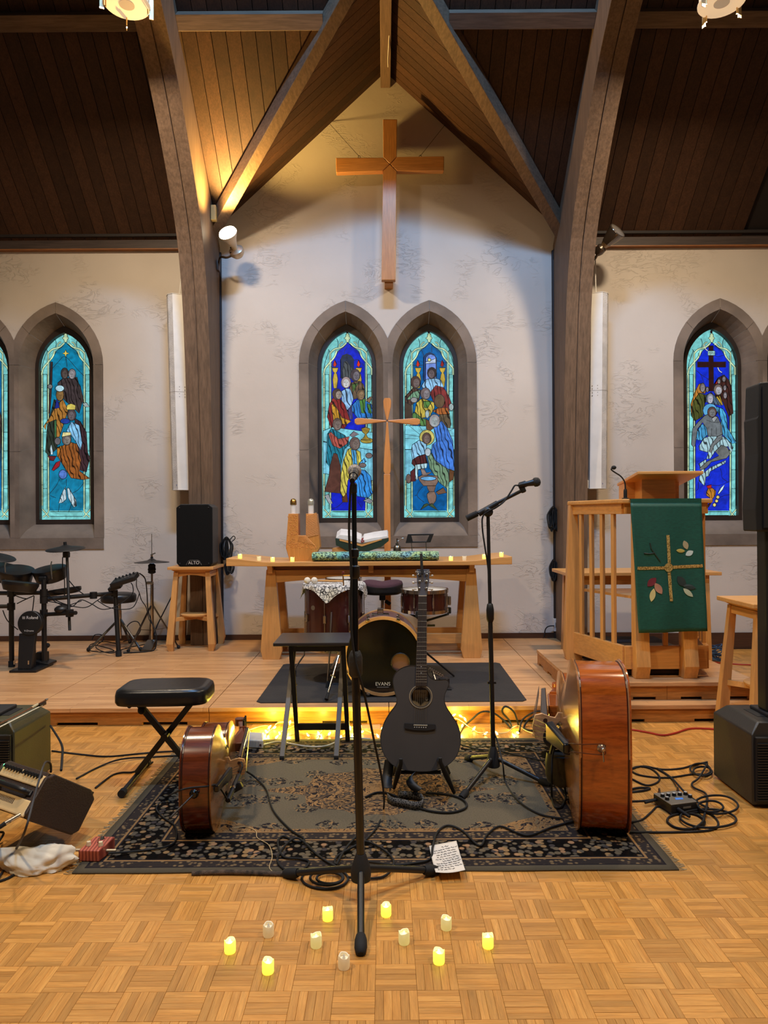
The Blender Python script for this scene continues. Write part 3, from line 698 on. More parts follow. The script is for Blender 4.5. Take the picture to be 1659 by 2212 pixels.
s.head(WA, 375, 1012, 38, 50, (76, 66, 68), (100, 92, 96), -4); s.fig(WA, [((206, 190, 92), [(330, 968), (335, 928), (370, 915), (408, 930), (405, 968)])])
s.fig(WA, [((152, 30, 42), [(205, 1480), (240, 1420), (280, 1400), (270, 1450), (220, 1490)]), ((82, 120, 200), 'e', 300, 1520, 36, 40), ((182, 122, 42), [(250, 1290), (290, 1275), (305, 1360), (250, 1370)], G),
           ((152, 88, 38), [(260, 1370), (290, 1280), (350, 1240), (420, 1260), (455, 1400), (440, 1490), (530, 1555), (470, 1565), (370, 1550), (300, 1440)], G)])
s.head(WA, 332, 1222, 40, 50, (100, 90, 86), (132, 126, 120), 4)
s.fig(WA, [((224, 214, 150), [(290, 1200), (300, 1160), (365, 1160), (368, 1185)]), ((110, 106, 110), 'e', 255, 1235, 26, 32), ((186, 210, 220), [(262, 1765), (300, 1660), (322, 1625), (330, 1730), (295, 1762)], G), ((186, 210, 220), [(335, 1640), (350, 1635), (412, 1740), (416, 1790), (392, 1800), (345, 1720)], G)]); s.done()
# pieta window (right wall)
s = Win(3.557, 786.6); s.border((18, 44, 205))
s.cracks(XA, [[(460, 970), (480, 1040), (440, 1120)], [(415, 1260), (500, 1330), (550, 1460)], [(500, 1330), (640, 1420)], [(740, 1010), (800, 1030), (940, 990)], [(860, 1300), (880, 1380)]])
for l in ([(565, 830), (580, 890), (620, 930)], [(735, 830), (770, 800)], [(795, 1215), (820, 1270), (865, 1300)]): s.rib([XA(*p) for p in l], .008, (205, 215, 235))
s.fig(XA, [((46, 19, 19), [(640, 845), (715, 845), (718, 1120), (930, 1120), (930, 1210), (718, 1210), (725, 1620), (645, 1620), (640, 1210), (445, 1210), (445, 1120), (640, 1120)]), ((150, 200, 200), [(625, 930), (745, 930), (745, 1010), (625, 1010)])])
tz = wpt(XA(685, 968), s.lay + 1.2); obj('lettering', text('INRI', 0.034, (tz.x, tz.y, tz.z), (1, 0, 0), (0, 0, 1)), leadm, s.o, org=wloc(s.o))
s.fig(XA, [((64, 34, 30), [(730, 1500), (800, 1390), (900, 1340), (980, 1430), (1030, 1560), (1040, 1800), (1055, 2000), (980, 2050), (880, 1800), (750, 1700)], G), ((150, 30, 34), [(745, 1500), (790, 1410), (830, 1390), (790, 1490)])])
for x, y, a, b in ((815, 1450, 30, 45), (900, 1410, 36, 52), (915, 1560, 30, 50), (920, 1690, 36, 60)): s.head(XA, x, y, a, b, (90, 84, 88), (142, 136, 142), 0)
s.fig(XA, [((176, 116, 46), [(330, 1850), (400, 1640), (470, 1500), (550, 1475), (595, 1560), (580, 1660), (480, 1650), (380, 1800), (350, 2000), (340, 2050)], G), ((76, 80, 36), [(370, 1800), (480, 1650), (600, 1690), (560, 1900), (540, 2050), (400, 2130), (350, 2050)], G)])
s.head(XA, 535, 1560, 48, 78, (120, 112, 112), (152, 146, 150), 3); s.head(XA, 615, 1590, 28, 48, (90, 84, 86), (130, 124, 130), 0)
s.fig(XA, [((196, 162, 52), [(760, 1720), (830, 1690), (885, 1860), (830, 1840)], G)])
s.head(XA, 800, 1595, 78, 95, (112, 96, 90), (166, 166, 176), 10)
s.fig(XA, [((76, 96, 122), [(570, 1800), (600, 1680), (680, 1640), (780, 1740), (860, 1870), (760, 1850)], G)]); s.head(XA, 665, 1745, 58, 92, (140, 144, 158), (172, 172, 186), 4)
s.fig(XB, [((72, 164, 212), [(690, -20), (820, 20), (880, 120), (900, 330), (1035, 560), (960, 580), (820, 440), (780, 150)], G), ((72, 160, 212), [(400, 400), (480, 270), (590, 270), (590, 430), (480, 530), (390, 510)], G), ((92, 170, 222), 'e', 620, 50, 118, 112),
           ((106, 113, 118), [(430, 230), (520, 140), (600, 100), (740, 150), (810, 300), (812, 430), (700, 480), (590, 480), (560, 330), (500, 240), (420, 340), (395, 500), (380, 610), (350, 630), (320, 590), (340, 340)]),
           ((166, 204, 214), [(440, 620), (520, 490), (600, 460), (820, 460), (900, 520), (985, 640), (960, 720), (900, 620), (700, 700), (620, 820), (560, 820), (590, 720), (450, 680)], G),
           ((166, 204, 214), [(440, 900), (560, 820), (540, 960), (520, 1040), (620, 960), (870, 840), (860, 890), (620, 1020), (600, 1090), (550, 1110), (530, 1250), (440, 1170), (450, 1100), (490, 1050)], G),
           ((106, 110, 110), [(700, 700), (800, 600), (900, 640), (940, 740), (880, 810), (640, 870), (560, 960), (470, 1000), (450, 970), (560, 870), (760, 770)]), ((112, 117, 120), [(740, 460), (810, 430), (810, 500), (680, 610), (640, 730), (600, 700), (640, 590)]), ((150, 156, 160), [(640, 180), (700, 140), (740, 160), (680, 240)])])
s.head(XB, 650, 75, 75, 85, (92, 70, 66), (118, 120, 122), 5)
for l in ([(560, 200), (680, 240), (800, 230)], [(640, 330), (640, 450)], [(720, 320), (718, 440)], [(780, 250), (790, 400)]): s.line([XB(*p) for p in l], .004, s.lay + .6)
s.fig(XB, [((60, 24, 24), [(560, 1590), (640, 1480), (665, 1480), (590, 1592)]), ((192, 126, 42), [(560, 1350), (590, 1290), (650, 1280), (710, 1330), (700, 1400), (650, 1470), (600, 1430), (560, 1400)], G), ((176, 30, 40), [(560, 1250), (640, 1230), (640, 1290), (580, 1290)]), ((200, 224, 232), [(740, 1370), (790, 1280), (850, 1230), (820, 1310), (760, 1380)]), ((226, 210, 122), 'e', 742, 1430, 28, 28), ((226, 210, 122), 'e', 722, 1490, 27, 27), ((226, 210, 122), 'e', 688, 1553, 28, 30)])
s.cracks(XB, [[(780, 970), (805, 1050), (810, 1120), (900, 1190)], [(650, 1240), (780, 1240), (900, 1190), (945, 1180)], [(780, 1430), (860, 1400), (945, 1390)], [(430, 1190), (430, 1290), (395, 1330)]]); s.done()
for c, dx in ((-4.334, -785.7), (4.443, 963.2)):
    s = Win(c, dx); s.border((14, 110, 170))
    q = lambda x, y: (LA(x, y)[0] + dx, LA(x, y)[1])
    s.fig(q, [((70, 60, 60), [(800, 1800), (900, 1600), (1080, 1650), (1180, 2100), (1150, 3000), (700, 3000)], G), ((60, 90, 70), [(820, 2000), (1000, 1900), (1010, 2600), (820, 2700)], G)])
    s.head(q, 960, 1500, 85, 105, (90, 80, 78), (140, 132, 130), 10); s.done()
# ================================================================ THINGS ON THE WALL AND THE STAGE
HC = ((206, 146, 80), (220, 162, 94))
honeyX = wood(*HC, 'X', 0.6, 0.4, grain=.35); honeyY = wood(*HC, 'Y', 0.6, 0.4, grain=.35); honeyZ = wood(*HC, 'Z', 0.6, 0.4, grain=.35)
black = plain((16, 15, 16), 0.45); blackm = plain((20, 19, 20), 0.7, bump=0.1); rubber = plain((13, 12, 12), 0.8); gloss = plain((10, 9, 9), 0.18)
chrome = plain((190, 186, 180), 0.16, 1.0, var=0.03); brass = plain((196, 150, 80), 0.25, 1.0, var=0.05); white = plain((214, 208, 200), 0.5, var=0.03)
steel = plain((120, 116, 110), 0.3, 1.0, var=0.04)
def cable(name, pts, r, mat, label, k=6, cat='cable', group=None, n=6):
    return obj(name, MB().tube(smooth(pts, k), r, n), mat, sm=60, label=label, cat=cat, group=group)
# ---- hanging wall cross
t = thing('wall_cross', 'large oak cross hung on wires high on the plaster gable', 'cross', px(841, 605, 7.30))
cx_, dy = 7.23, 7.30
def cb(P, m, nm='cross_beam'):
    obj(nm, MB().prism([px(x, y, cx_) for x, y in P], (0, 0.075, 0)), m, t, bev=0.006)
wz = wood((184, 122, 66), (202, 142, 82), 'Z', 0.9, 0.4, grain=.5); wx = wood((184, 122, 66), (202, 142, 82), 'X', 0.9, 0.4, grain=.5)
cb([(827.5, 257), (858, 257), (857, 339), (842.5, 354), (828, 340)], wz)
cb([(725.5, 340.5), (828, 340), (842, 354.5), (827, 369), (726, 372)], wx)
cb([(857.5, 339), (959.5, 337.5), (959, 368), (857, 369), (843.5, 354.5)], wx)
cb([(827.5, 369.5), (842.8, 355), (857, 369.5), (854.5, 605), (824, 605)], wz)
obj('wall_bracket', MB().box2(px(831, 612, 7.3), px(849, 596, 7.3) + V((0, .19, 0))), wz, t)
for a, b in (((711, 266), (776, 338)), ((965, 265), (908, 337))):
    w_ = obj('hanging_wire', MB().tube([px(*a, D - .01), px(*b, 7.26)], 0.0022, 5), plain((50, 40, 32), 0.5, 0.6), t)
    obj('eye_hook', MB().tube([px(*b, 7.26) + V((0.012 * cos(q), 0, 0.012 * sin(q) - .004)) for q in [2 * pi * i / 10 for i in range(10)]], 0.0025, 5, closed=True), plain((60, 48, 38), 0.4, 0.8), w_)
# ---- white column loudspeakers on the arches
grille = plain((196, 190, 184), 0.6, bump=0.8, scale=8, bscale=160)
def column(name, top, bot, d, sg, label):
    A = px(*top, d); B = px(*bot, d); t = thing(name, label, 'speaker', B)
    sec = [(-.095, .10), (-.105, -.02), (-.075, -.075), (-.02, -.105)]; sec2 = [(-.02, -.105), (.085, -.065), (.105, .02), (.105, .10)]
    def sw(S_): return [[P + V((sg * x, y, 0)) for x, y in S_] for P in (A, B)]
    a, b = sw(sec); n = len(a); obj('perforated_grille', MB().add(a + b, [(i, i + 1, n + i + 1, n + i) for i in range(n - 1)]), grille, t, sm=30)
    a, b = sw(sec2); n = len(a); obj('side_panel', MB().add(a + b, [(i, i + 1, n + i + 1, n + i) for i in range(n - 1)]), white, t)
    for P, z in ((A, .006), (B, -.006)):
        obj('end_cap', MB().prism([P + V((sg * x * 1.03, y * 1.03, 0)) for x, y in sec + sec2[1:]], (0, 0, z)), plain((205, 198, 188), 0.5), t)
    M_ = A.lerp(B, 0.5); obj('joint_strip', MB().add([M_ + V((sg * x * 1.008, y * 1.008, dz)) for dz in (-.0015, .0015) for x, y in sec + sec2[1:]], [(i, i + 1, 7 + i + 1, 7 + i) for i in range(6)]), plain((120, 112, 104), 0.6), t)
    for z in (-.05, -.02, .02, .05):
        for u in (.02, .07): obj('screw', MB().sph(M_ + V((sg * u, -.095 + u * .28, z)), .004, 6, 4), plain((90, 84, 78), 0.4, 0.7), t)
    obj('bracket', MB().box(B + V((sg * .09, 0.03, .04)), (.06, .14, .08)), white, t, bev=.004)
    # hanging bracket up to the wall
    obj('mount_cable', MB().tube(smooth([A + V((0, .05, 0)), A + V((0.01, .1, .2)), A + V((0.02, .14, .5))], 4), .006, 6), white, t)
    obj('mount_arm', MB().box2(A.lerp(B, .15) + V((-.03, .09, -.03)), V((A.lerp(B, .15).x + .03, D - .015, A.lerp(B, .15).z + .03))), white, t)
    obj('mount_arm', MB().box2(A.lerp(B, .85) + V((-.03, .09, -.03)), V((A.lerp(B, .85).x + .03, D - .015, A.lerp(B, .85).z + .03))), white, t)
    bd = px(bot[0] - sg * 12, bot[1] - 10, d - .095); obj('badge', MB().lathe([(.011, 0), (.011, .003)], bd, (0, -1, 0), 14), plain((50, 70, 120), 0.4), t)
column('column_speaker', (383, 641), (395, 1058), 7.25, 1, 'tall white column loudspeaker beside the arch with the lit flood lamp')
column('column_speaker', (1291, 638), (1288, 1055), 7.25, -1, 'tall white column loudspeaker beside the arch with the unlit flood lamp')
# ---- wall flood lamps
t = thing('flood_lamp', 'lit flood lamp with glowing bulb on the arch beside the gable', 'lamp', px(505, 560, 7.24))
hd = px(512, 545, 7.2); ax = V((-.22, -.84, .52)).normalized()
sock = obj('lamp_holder', MB().lathe([(0, -.05), (.05, -.045), (.075, -.01), (.075, .03), (.05, .045), (0, .05)], hd, ax, 16), plain((196, 176, 150), 0.35, 0.5), t, sm=40)
obj('bulb_neck', MB().lathe([(.028, 0), (.032, .05), (.055, .12), (.088, .18), (.092, .20)], hd + ax * .03, ax, 20), plain((225, 214, 196), 0.3), t, sm=40)
bl = hd + ax * .235
obj('bulb_face', MB().lathe([(.092, 0), (.085, .018), (.05, .032), (0, .037)], hd + ax * .23, ax, 20), glow((255, 236, 200), 14.0), t, sm=50)
obj('wall_arm', MB().tube(smooth([hd, px(492, 556, 7.2), px(478, 555, 7.25), px(474, 562, 7.3), px(472, 575, 7.36)], 4), .012, 8), plain((70, 58, 50), 0.4, 0.5), t, sm=50)
obj('mount_plate', MB().box(px(472, 575, 7.36), (.02, .08, .1)), plain((80, 66, 56), 0.5), t)
for z in (0.03, -0.02): obj('screw', MB().sph(hd + V((-.055, -.045, z)), .008, 8, 5), plain((60, 45, 40), 0.4, 0.8), t)
aim_ = bl + V((0.55, -.75, 1.1))
lamp('flood_bulb_light', 'SPOT', bl + ax * .05, 520, (1.0, 0.62, 0.17), aim_, 0.06, spot=radians(140), blend=0.7)
obj('junction_box', MB().box(px(462, 461, 7.1), (.05, .06, .15)), plain((170, 140, 80), 0.5), bev=.004, label='small junction box on the arch above the lit flood lamp', cat='box')
t = thing('flood_lamp', 'unlit flood lamp with clear reflector bulb on the arch beside the eave', 'lamp', px(1290, 555, 7.2))
hd = px(1293, 543, 7.15); ax = (px(1328, 505, 7.0) - hd).normalized()
obj('lamp_holder', MB().lathe([(0, -.04), (.035, -.03), (.05, 0), (.05, .05), (.03, .07)], hd, ax, 14), plain((90, 78, 68), 0.3, 0.7), t, sm=40)
obj('bulb_neck', MB().lathe([(.024, 0), (.04, .04), (.05, .07)], hd + ax * .05, ax, 16), plain((170, 150, 120), 0.3), t, sm=40)
obj('reflector', MB().lathe([(.05, 0), (.075, .08), (.092, .15), (.088, .156)], hd + ax * .11, ax, 20), plain((112, 102, 92), 0.15, 0.75), t, sm=40)
obj('bulb_face', MB().lathe([(.088, 0), (.05, .012), (0, .016)], hd + ax * .264, ax, 20), plain((120, 112, 104), 0.1, 0.3), t, sm=50)
obj('wall_arm', MB().tube(smooth([hd, px(1287, 556, 7.2), px(1284, 560, 7.3)], 4), .013, 8), plain((70, 58, 50), 0.4, 0.5), t)
obj('wire_coil', MB().tube(smooth([px(1201, 528, D - .03), px(1195, 545, D - .05), px(1197, 562, D - .03), px(1203, 550, D - .05), px(1202, 530, D - .04), px(1198, 560, D - .03), px(1200, 585, D - .02)], 6), .004, 5), rubber, label='thin wire coiled beside the right arch near the gable', cat='wire')
# ---- lanterns at the top of the picture
cream = glow((222, 194, 156), 0.7, (225, 205, 175))
def lantern(loc, label):
    t = thing('pendant_lantern', label, 'lamp', loc, 'pendant lanterns above the nave')
    loc = V(loc); R = .165
    obj('bottom_disc', MB().lathe([(R, 0), (R, .008)], loc + V((0, 0, .02)), (0, 0, 1), 32), cream, t)
    obj('light_opening', MB().lathe([(.055, 0), (.055, .004)], loc + V((0, 0, .015)), (0, 0, 1), 24), glow((150, 130, 105), .8), t)
    obj('shade', MB().lathe([(R - .012, .028), (R - .012, .42)], loc, (0, 0, 1), 32), cream, t, sm=40)
    obj('top_disc', MB().lathe([(R, .42), (R, .43)], loc, (0, 0, 1), 32), brass, t)
    for i in range(4):
        a = .35 + i * pi / 2; q = V((cos(a), sin(a), 0))
        obj('brass_fin', MB().box(loc + q * (R + .006) + V((0, 0, .19)), (.006, .03, .48), Matrix.Rotation(a + pi / 2, 3, 'Z')), plain((205, 175, 125), .4, .3), t)
        obj('rod', MB().cyl(loc + q * (R - .02) + V((0, 0, -.03)), loc + q * (R - .02) + V((0, 0, .43)), .005, n=8), plain((215, 180, 120), .35, .5), t)
    obj('stem', MB().cyl(loc + V((0, 0, .43)), loc + V((0, 0, 1.05)), .01, n=8), brass, t)
lantern(px(274, 16, 5.2), 'cream cylinder pendant lantern hanging beside the arch with the lit flood lamp')
lantern(px(1559, 12, 5.2), 'cream cylinder pendant lantern hanging beside the arch with the unlit flood lamp')
obj('pull_cord', MB().tube(smooth([px(840, -10, 6.4), px(841, 60, 6.6), px(838, 120, 6.9), px(838, 145, 7.0)], 4), .004, 5), white, label='white cord hanging from the gable ridge beam', cat='cord')
# ---- wooden stools (one carries the loudspeaker)
def stool(fx0, fx1, yf, yb, z0, h, label):
    cx = (fx0 + fx1) / 2; cy = (yf + yb) / 2; t = thing('tall_stool', label, 'stool', (cx, cy, z0), 'tall wooden stools')
    w2, d2 = (fx1 - fx0) / 2, (yb - yf) / 2; zt = z0 + h
    obj('seat_board', MB().box((cx, cy, zt - .014), (2 * w2 + .03, 2 * d2 + .03, .028)), honeyX, t, bev=.004)
    obj('cleat', MB().hexa([V((cx + a * (w2 - c), cy + b * (d2 - c), zt - e)) for c, e in ((.05, .055), (.012, .028)) for a, b in ((-1, -1), (1, -1), (1, 1), (-1, 1))]), honeyX, t)
    for sx in (-1, 1):
        for sy in (-1, 1):
            tx, ty = cx + sx * (w2 - .055), cy + sy * (d2 - .055); bx, by = cx + sx * (w2 - .005), cy + sy * (d2 - .005)
            def ring(x, y, z, a, b): return [V((x - a, y - b, z)), V((x + a, y - b, z)), V((x + a, y + b, z)), V((x - a, y + b, z))]
            A = ring(bx - sx * .008, by - sy * .008, z0, .024, .02); B = ring(bx, by, z0 + .07, .034, .028); C_ = ring(tx, ty, zt - .05, .022, .02)
            mb = MB(); mb.add(A + B + C_, [(0, 1, 2, 3), (11, 10, 9, 8)] + [(k * 4 + i, k * 4 + (i + 1) % 4, k * 4 + 4 + (i + 1) % 4, k * 4 + 4 + i) for k in (0, 1) for i in range(4)])
            obj('leg', mb, honeyZ, t, bev=.002)
    for sy in (-1, 1):
        y = cy + sy * (d2 - .05); n = 9; P = [V((cx - w2 + .06, y, zt - .052)), V((cx + w2 - .06, y, zt - .052))] + [V((cx + (w2 - .06) * (1 - 2 * i / n), y, zt - .105 + .022 * sin(pi * i / n))) for i in range(n + 1)]
        obj('apron', MB().prism(P, (0, .02, 0)), honeyX, t)
    for sx in (-1, 1): obj('apron', MB().box((cx + sx * (w2 - .05), cy, zt - .078), (.02, 2 * d2 - .12, .05)), honeyY, t)
    zs = z0 + .33
    for sg in (-1, 1): obj('stretcher', MB().bar((cx - w2 + .03, cy - sg * (d2 - .03), zs - .03), (cx + w2 - .03, cy + sg * (d2 - .03), zs - .03), .03, .035), honeyX, t)
    obj('foot_shelf', MB().lathe([(.15, 0), (.155, .006), (.155, .018), (.15, .022)], (cx, cy, zs - .012), (0, 0, 1), 28), honeyX, t, sm=40)
    return t
stool(-2.08, -1.665, 6.86, 7.28, ST, .815, 'tall wooden stool with round foot shelf carrying the black loudspeaker')
stool(2.23, 2.66, 4.28, 4.72, 0.0, .865, 'tall wooden stool with round foot shelf beside the green lectern cloth')
# loudspeaker on the stool
t = thing('stool_speaker', 'black loudspeaker standing on the tall wooden stool', 'speaker', (-1.85, 7.0, ST + .815))
z0 = ST + .817; z1 = z0 + .605; xa, xb = -2.015, -1.665; yf = 6.875
def oct_(x0, x1, c, z): return [V((x0 + c, yf, z))]
P = [(xa + .025, z0), (xb - .025, z0), (xb, z0 + .03), (xb, z1 - .03), (xb - .04, z1), (xa + .04, z1), (xa, z1 - .03), (xa, z0 + .03)]
A = [V((x, yf + .02, z)) for x, z in P]; B = [V((-1.82 + (x + 1.84) * .78, yf + .32, z)) for x, z in P]
mb = MB(); n = 8; mb.add(A + B, [tuple(range(8)), tuple(range(15, 7, -1))] + [(i, (i + 1) % 8, 8 + (i + 1) % 8, 8 + i) for i in range(8)])
obj('cabinet', mb, plain((44, 41, 39), .6, bump=.1), t, bev=.003)
g = obj('front_grille', MB().prism([V((-1.84 + (x + 1.84) * .985, yf, z0 + .004 + (z - z0) * .985)) for x, z in P], (0, .025, 0)), plain((6, 6, 6), .8, bump=.1, bscale=200, spec=.2), t, bev=.006)
obj('logo_lettering', text('ALTO', .042, (-1.845, yf - .001, z0 + .035), (1, 0, 0), (0, 0, 1)), plain((190, 184, 176), .4), g)
obj('logo_outline', MB().tube([V((-1.92, yf - .001, z0 + .014)), V((-1.9, yf - .001, z0 + .052)), V((-1.885, yf - .001, z0 + .06)), V((-1.805, yf - .001, z0 + .06)), V((-1.79, yf - .001, z0 + .052)), V((-1.77, yf - .001, z0 + .014))], .0016, 4), plain((120, 116, 110), .4), g)
for x in (-1.98, -1.70):
    for z in (z0 + .03, z1 - .035): obj('screw', MB().sph((x, yf - .002, z), .006, 8, 5), plain((60, 60, 60), .4, .5), g)
# ---- hanks of black cable
def hank(name, x, y0, y1, d, label, n=9, w_=9, tail=None):
    t = thing(name, label, 'cable', px(x, y1, d)); random.seed(int(x * 3 + y0))
    mb = MB()
    for i in range(n):
        a = random.uniform(-1, 1) * w_; b = random.uniform(-1, 1) * w_ * .6; dd = d - .012 * (i % 4) - .01
        e = y1 - random.uniform(0, (y1 - y0) * .25)
        mb.tube(smooth([px(x + b * .2, y0 + 2, dd), px(x + a - 5, (y0 * 2 + y1) / 3, dd), px(x + a - 4, (y0 + 2 * y1) / 3, dd), px(x + a, e, dd), px(x + a + 4, (y0 + 2 * y1) / 3, dd), px(x + a + 5, (y0 * 2 + y1) / 3, dd)], 5, True), .0065, 5, closed=True)
    obj('cable_loops', mb, rubber, t, sm=60)
    obj('hook', MB().cyl(px(x, y0 + 4, D - .005), px(x, y0 + 4, d - .06), .006, n=8), steel, t)
    if tail: obj('cable_tail', MB().tube(smooth([px(*p, d - .02) for p in tail], 5), .005, 5), rubber, t)
hank('cable_hank', 489, 1158, 1212, 7.42, 'hank of black cable hung on the wall behind the loudspeaker stool', 12, 9, [(494, 1170), (500, 1162), (505, 1158), (508, 1163), (501, 1170)])
hank('cable_hank', 492, 1212, 1243, 7.42, 'lower hank of black cable hung below another behind the loudspeaker stool', 7, 9)
hank('cable_hank', 1195, 1092, 1150, 7.42, 'upper hank of black cable hung beside the right arch', 14, 11, [(1199, 1148), (1199, 1170), (1198, 1206)])
hank('cable_hank', 1196, 1206, 1258, 7.42, 'slim lower hank of black cable hung beside the right arch', 8, 4)
t = thing('outlet_box', 'white wall outlet box at the foot of the right arch', 'outlet', px(1203, 1365, D))
obj('cover', MB().box2(px(1196, 1364, D - .035), px(1209, 1336, D - .035) + V((0, .033, 0))), white, t, bev=.003); obj('socket', MB().box(px(1202, 1350, D - .037), (.02, .004, .05)), plain((90, 86, 80), .5), t)
obj('conduit', MB().box2(px(1204, 1336, D - .02), px(1207, 1262, D - .02) + V((0, .018, 0))), white, t)
obj('plug_lead', MB().tube(smooth([px(1197, 1352, D - .04), px(1185, 1353, D - .06), px(1178, 1360, D - .05), px(1176, 1376, D - .05)], 5), .006, 6), rubber, t)
# ---- altar table
AX0, AX1 = px(490, 1207, 6.35).x, px(1105, 1207, 6.35).x
t = thing('altar_table', 'long honey-coloured wooden altar table with upturned ends and splayed slab legs', 'table', (-.14, 6.7, ST))
zt = 1.008
def topz(u): e = max(0, abs(u - .5) - .34) / .16; return .038 * e * e * (3 - 2 * e)
nn = 24; mb = MB(); vs = []
for y in (6.32, 7.06):
    for i in range(nn + 1): u = i / nn; vs += [V((AX0 + (AX1 - AX0) * u, y, zt + topz(u))), V((AX0 + (AX1 - AX0) * u, y, zt - .038 + topz(u) * .15))]
m2 = 2 * (nn + 1); fs = []
for i in range(nn):
    a = 2 * i; fs += [(a, a + 2, m2 + a + 2, m2 + a), (a + 1, m2 + a + 1, m2 + a + 3, a + 3), (a, a + 1, a + 3, a + 2), (m2 + a, m2 + a + 2, m2 + a + 3, m2 + a + 1)]
fs += [(0, m2, m2 + 1, 1), (2 * nn, 2 * nn + 1, m2 + 2 * nn + 1, m2 + 2 * nn)]
obj('table_top', mb.add(vs, fs), honeyX, t, bev=.004)
lx, rx = px(586, 1300, 6.45).x, px(1018, 1300, 6.45).x
for x in (lx, rx):
    for y, m in ((6.43, honeyZ), (6.93, honeyZ)):
        P = [(-.04, zt - .075), (.04, zt - .075), (.097, ST + .075), (.074, ST), (-.074, ST), (-.097, ST + .075)]
        obj('leg', MB().prism([V((x + a, y, b)) for a, b in P], (0, .06, 0)), m, t, bev=.003)
    obj('leg_rail', MB().box((x, 6.71, ST + .16), (.05, .46, .09)), honeyY, t); obj('cross_rail', MB().box((x, 6.71, zt - .10), (.05, .46, .07)), honeyY, t)
for y in (6.44, 6.95):
    n = 12; P = [V((lx + .03, y, zt - .08)), V((rx - .03, y, zt - .08))] + [V((rx - .03 + (lx - rx + .06) * i / n, y, zt - .195 + .05 * sin(pi * i / n))) for i in range(n + 1)]
    obj('apron', MB().prism(P, (0, .04, 0)), honeyX, t, bev=.002)
obj('sub_top', MB().box2((lx - .03, 6.46, zt - .078), (rx + .03, 6.98, zt - .039)), wood((120, 62, 26), (140, 76, 34), 'X', .6), t)
for x in (lx, (lx + rx) / 2, rx): obj('bracket', MB().hexa([V((x - .022, 6.40, zt - .105)), V((x + .022, 6.40, zt - .105)), V((x + .022, 6.45, zt - .105)), V((x - .022, 6.45, zt - .105)), V((x - .022, 6.36, zt - .04)), V((x + .022, 6.36, zt - .04)), V((x + .022, 6.45, zt - .04)), V((x - .022, 6.45, zt - .04))]), honeyZ, t)
for y, z in ((6.58, ST + .155), (6.92, ST + .16)): obj('stretcher', MB().box2((lx, y, z - .045), (rx, y + .035, z + .045)), honeyX, t, bev=.002)
# ---- tea lights
def tealight(loc, on, label, group):
    t = thing('tea_light', label, 'candle', loc, group); loc = V(loc); n = 24; R = .0185
    random.seed(int(loc.x * 977 + loc.y * 131)); ph = random.uniform(0, 6)
    cs = {2: ((228, 230, 60), 1.15), 1: ((196, 190, 110), .55), 0: ((214, 186, 140), .26)}[on]  # unlit wax gets a faint painted glow too, lifting its tone
    m = glow(cs[0], cs[1], (226, 214, 184))
    def side(u, v):
        a = 2 * pi * u; top = .038 + .0032 * sin(3 * a + ph) + .0015 * sin(5 * a + ph)
        prof = [(R * .94, 0), (R, .004), (R, top - .003), (R * .96, top), (R * .84, top - .001), (R * .8, top - .010)]
        q = min(int(v * 5 + .5), 5); return loc + V((prof[q][0] * cos(a), prof[q][0] * sin(a), prof[q][1]))
    obj('wax_shell', MB().grid(side, n, 5, True), m, t, sm=50)
    obj('well', MB().lathe([(R * .82, 0), (R * .82, .001)], loc + V((0, 0, .027)), (0, 0, 1), 20), m, t)
    obj('flame', MB().lathe([(.0052, 0), (.0050, .004), (.0025, .011), (0, .0155)], loc + V((0, 0, .027)), (0, 0, 1), 10), glow((255, 248, 205), 6.0) if on == 2 else (glow((235, 235, 190), 1.1) if on else plain((220, 214, 200), .4)), t, sm=60)
    return t
G1 = 'battery tea lights on the altar table'
TL = ['lit tea light at the upturned table end beside the loudspeaker stool', 'faintly lit tea light between two lit ones on the altar table', 'lit tea light between the faint tea light and the carved candle holder', 'lit tea light in front of the carved candle holder',
      'lit tea light beside the end of the teal runner', 'unlit tea light among the lit ones on the altar table', 'lit tea light just past the unlit one on the altar table', 'lit tea light at the upturned table end facing the lectern']
for (x, y, on), lb in zip(((518.5, 1208, 2), (559.5, 1210, 1), (589, 1211.5, 2), (631.5, 1212.5, 2), (974, 1209.5, 2), (1003, 1208.5, 0), (1046, 1205.5, 2), (1083, 1202, 2)), TL):
    P = px(x, y, 6.40); u = (P.x - AX0) / (AX1 - AX0)
    tealight((P.x, 6.40, zt + topz(u)), on, lb, G1)
# ---- U-shaped carved candle holder
t = thing('carved_candle_holder', 'U-shaped carved wooden candle holder on the altar table', 'candle holder', px(650, 1205, 6.62))
q = P2((600, 1060, .217)); dH = 6.50
out = [(105, 228), (203, 228), (205, 445), (280, 445), (280, 228), (388, 228), (420, 560), (345, 672), (118, 672), (80, 570)]
hp = [px(*q(x, y), dH) for x, y in out]
for p in hp:
    if p.z < zt + .012: p.z = zt
zmin = min(p.z for p in hp); 
for p in hp: p.z += zt - zmin if abs(p.z - zmin) < .02 else 0
chm = wood((196, 126, 54), (212, 144, 70), 'Z', 1.2, .45, grain=.4)
back = [V((p.x * 1 + (0.0), p.y + .16, p.z)) for p in hp]
obj('holder_body', MB().prism(hp, (0, .15, 0)), chm, t, bev=.004)
mb = MB(); random.seed(3)
for i in range(26):      # ribs on the right arm, fanning below
    y = 232 + i * 8.5; a = px(*q(284, y + 20), dH - .002); b = px(*q(386 + (y - 228) * .09, y - 10), dH - .002); mb.tube([a, b], .003, 4)
for i in range(12):
    a = px(*q(215 + i * 6, 452), dH - .002); b = px(*q(200 + i * 15, 500 + i * 4), dH - .002); mb.tube([a, b], .003, 4)
obj('carved_ribs', mb, plain((216, 150, 82), .45), t, kind='stuff')
mb = MB()
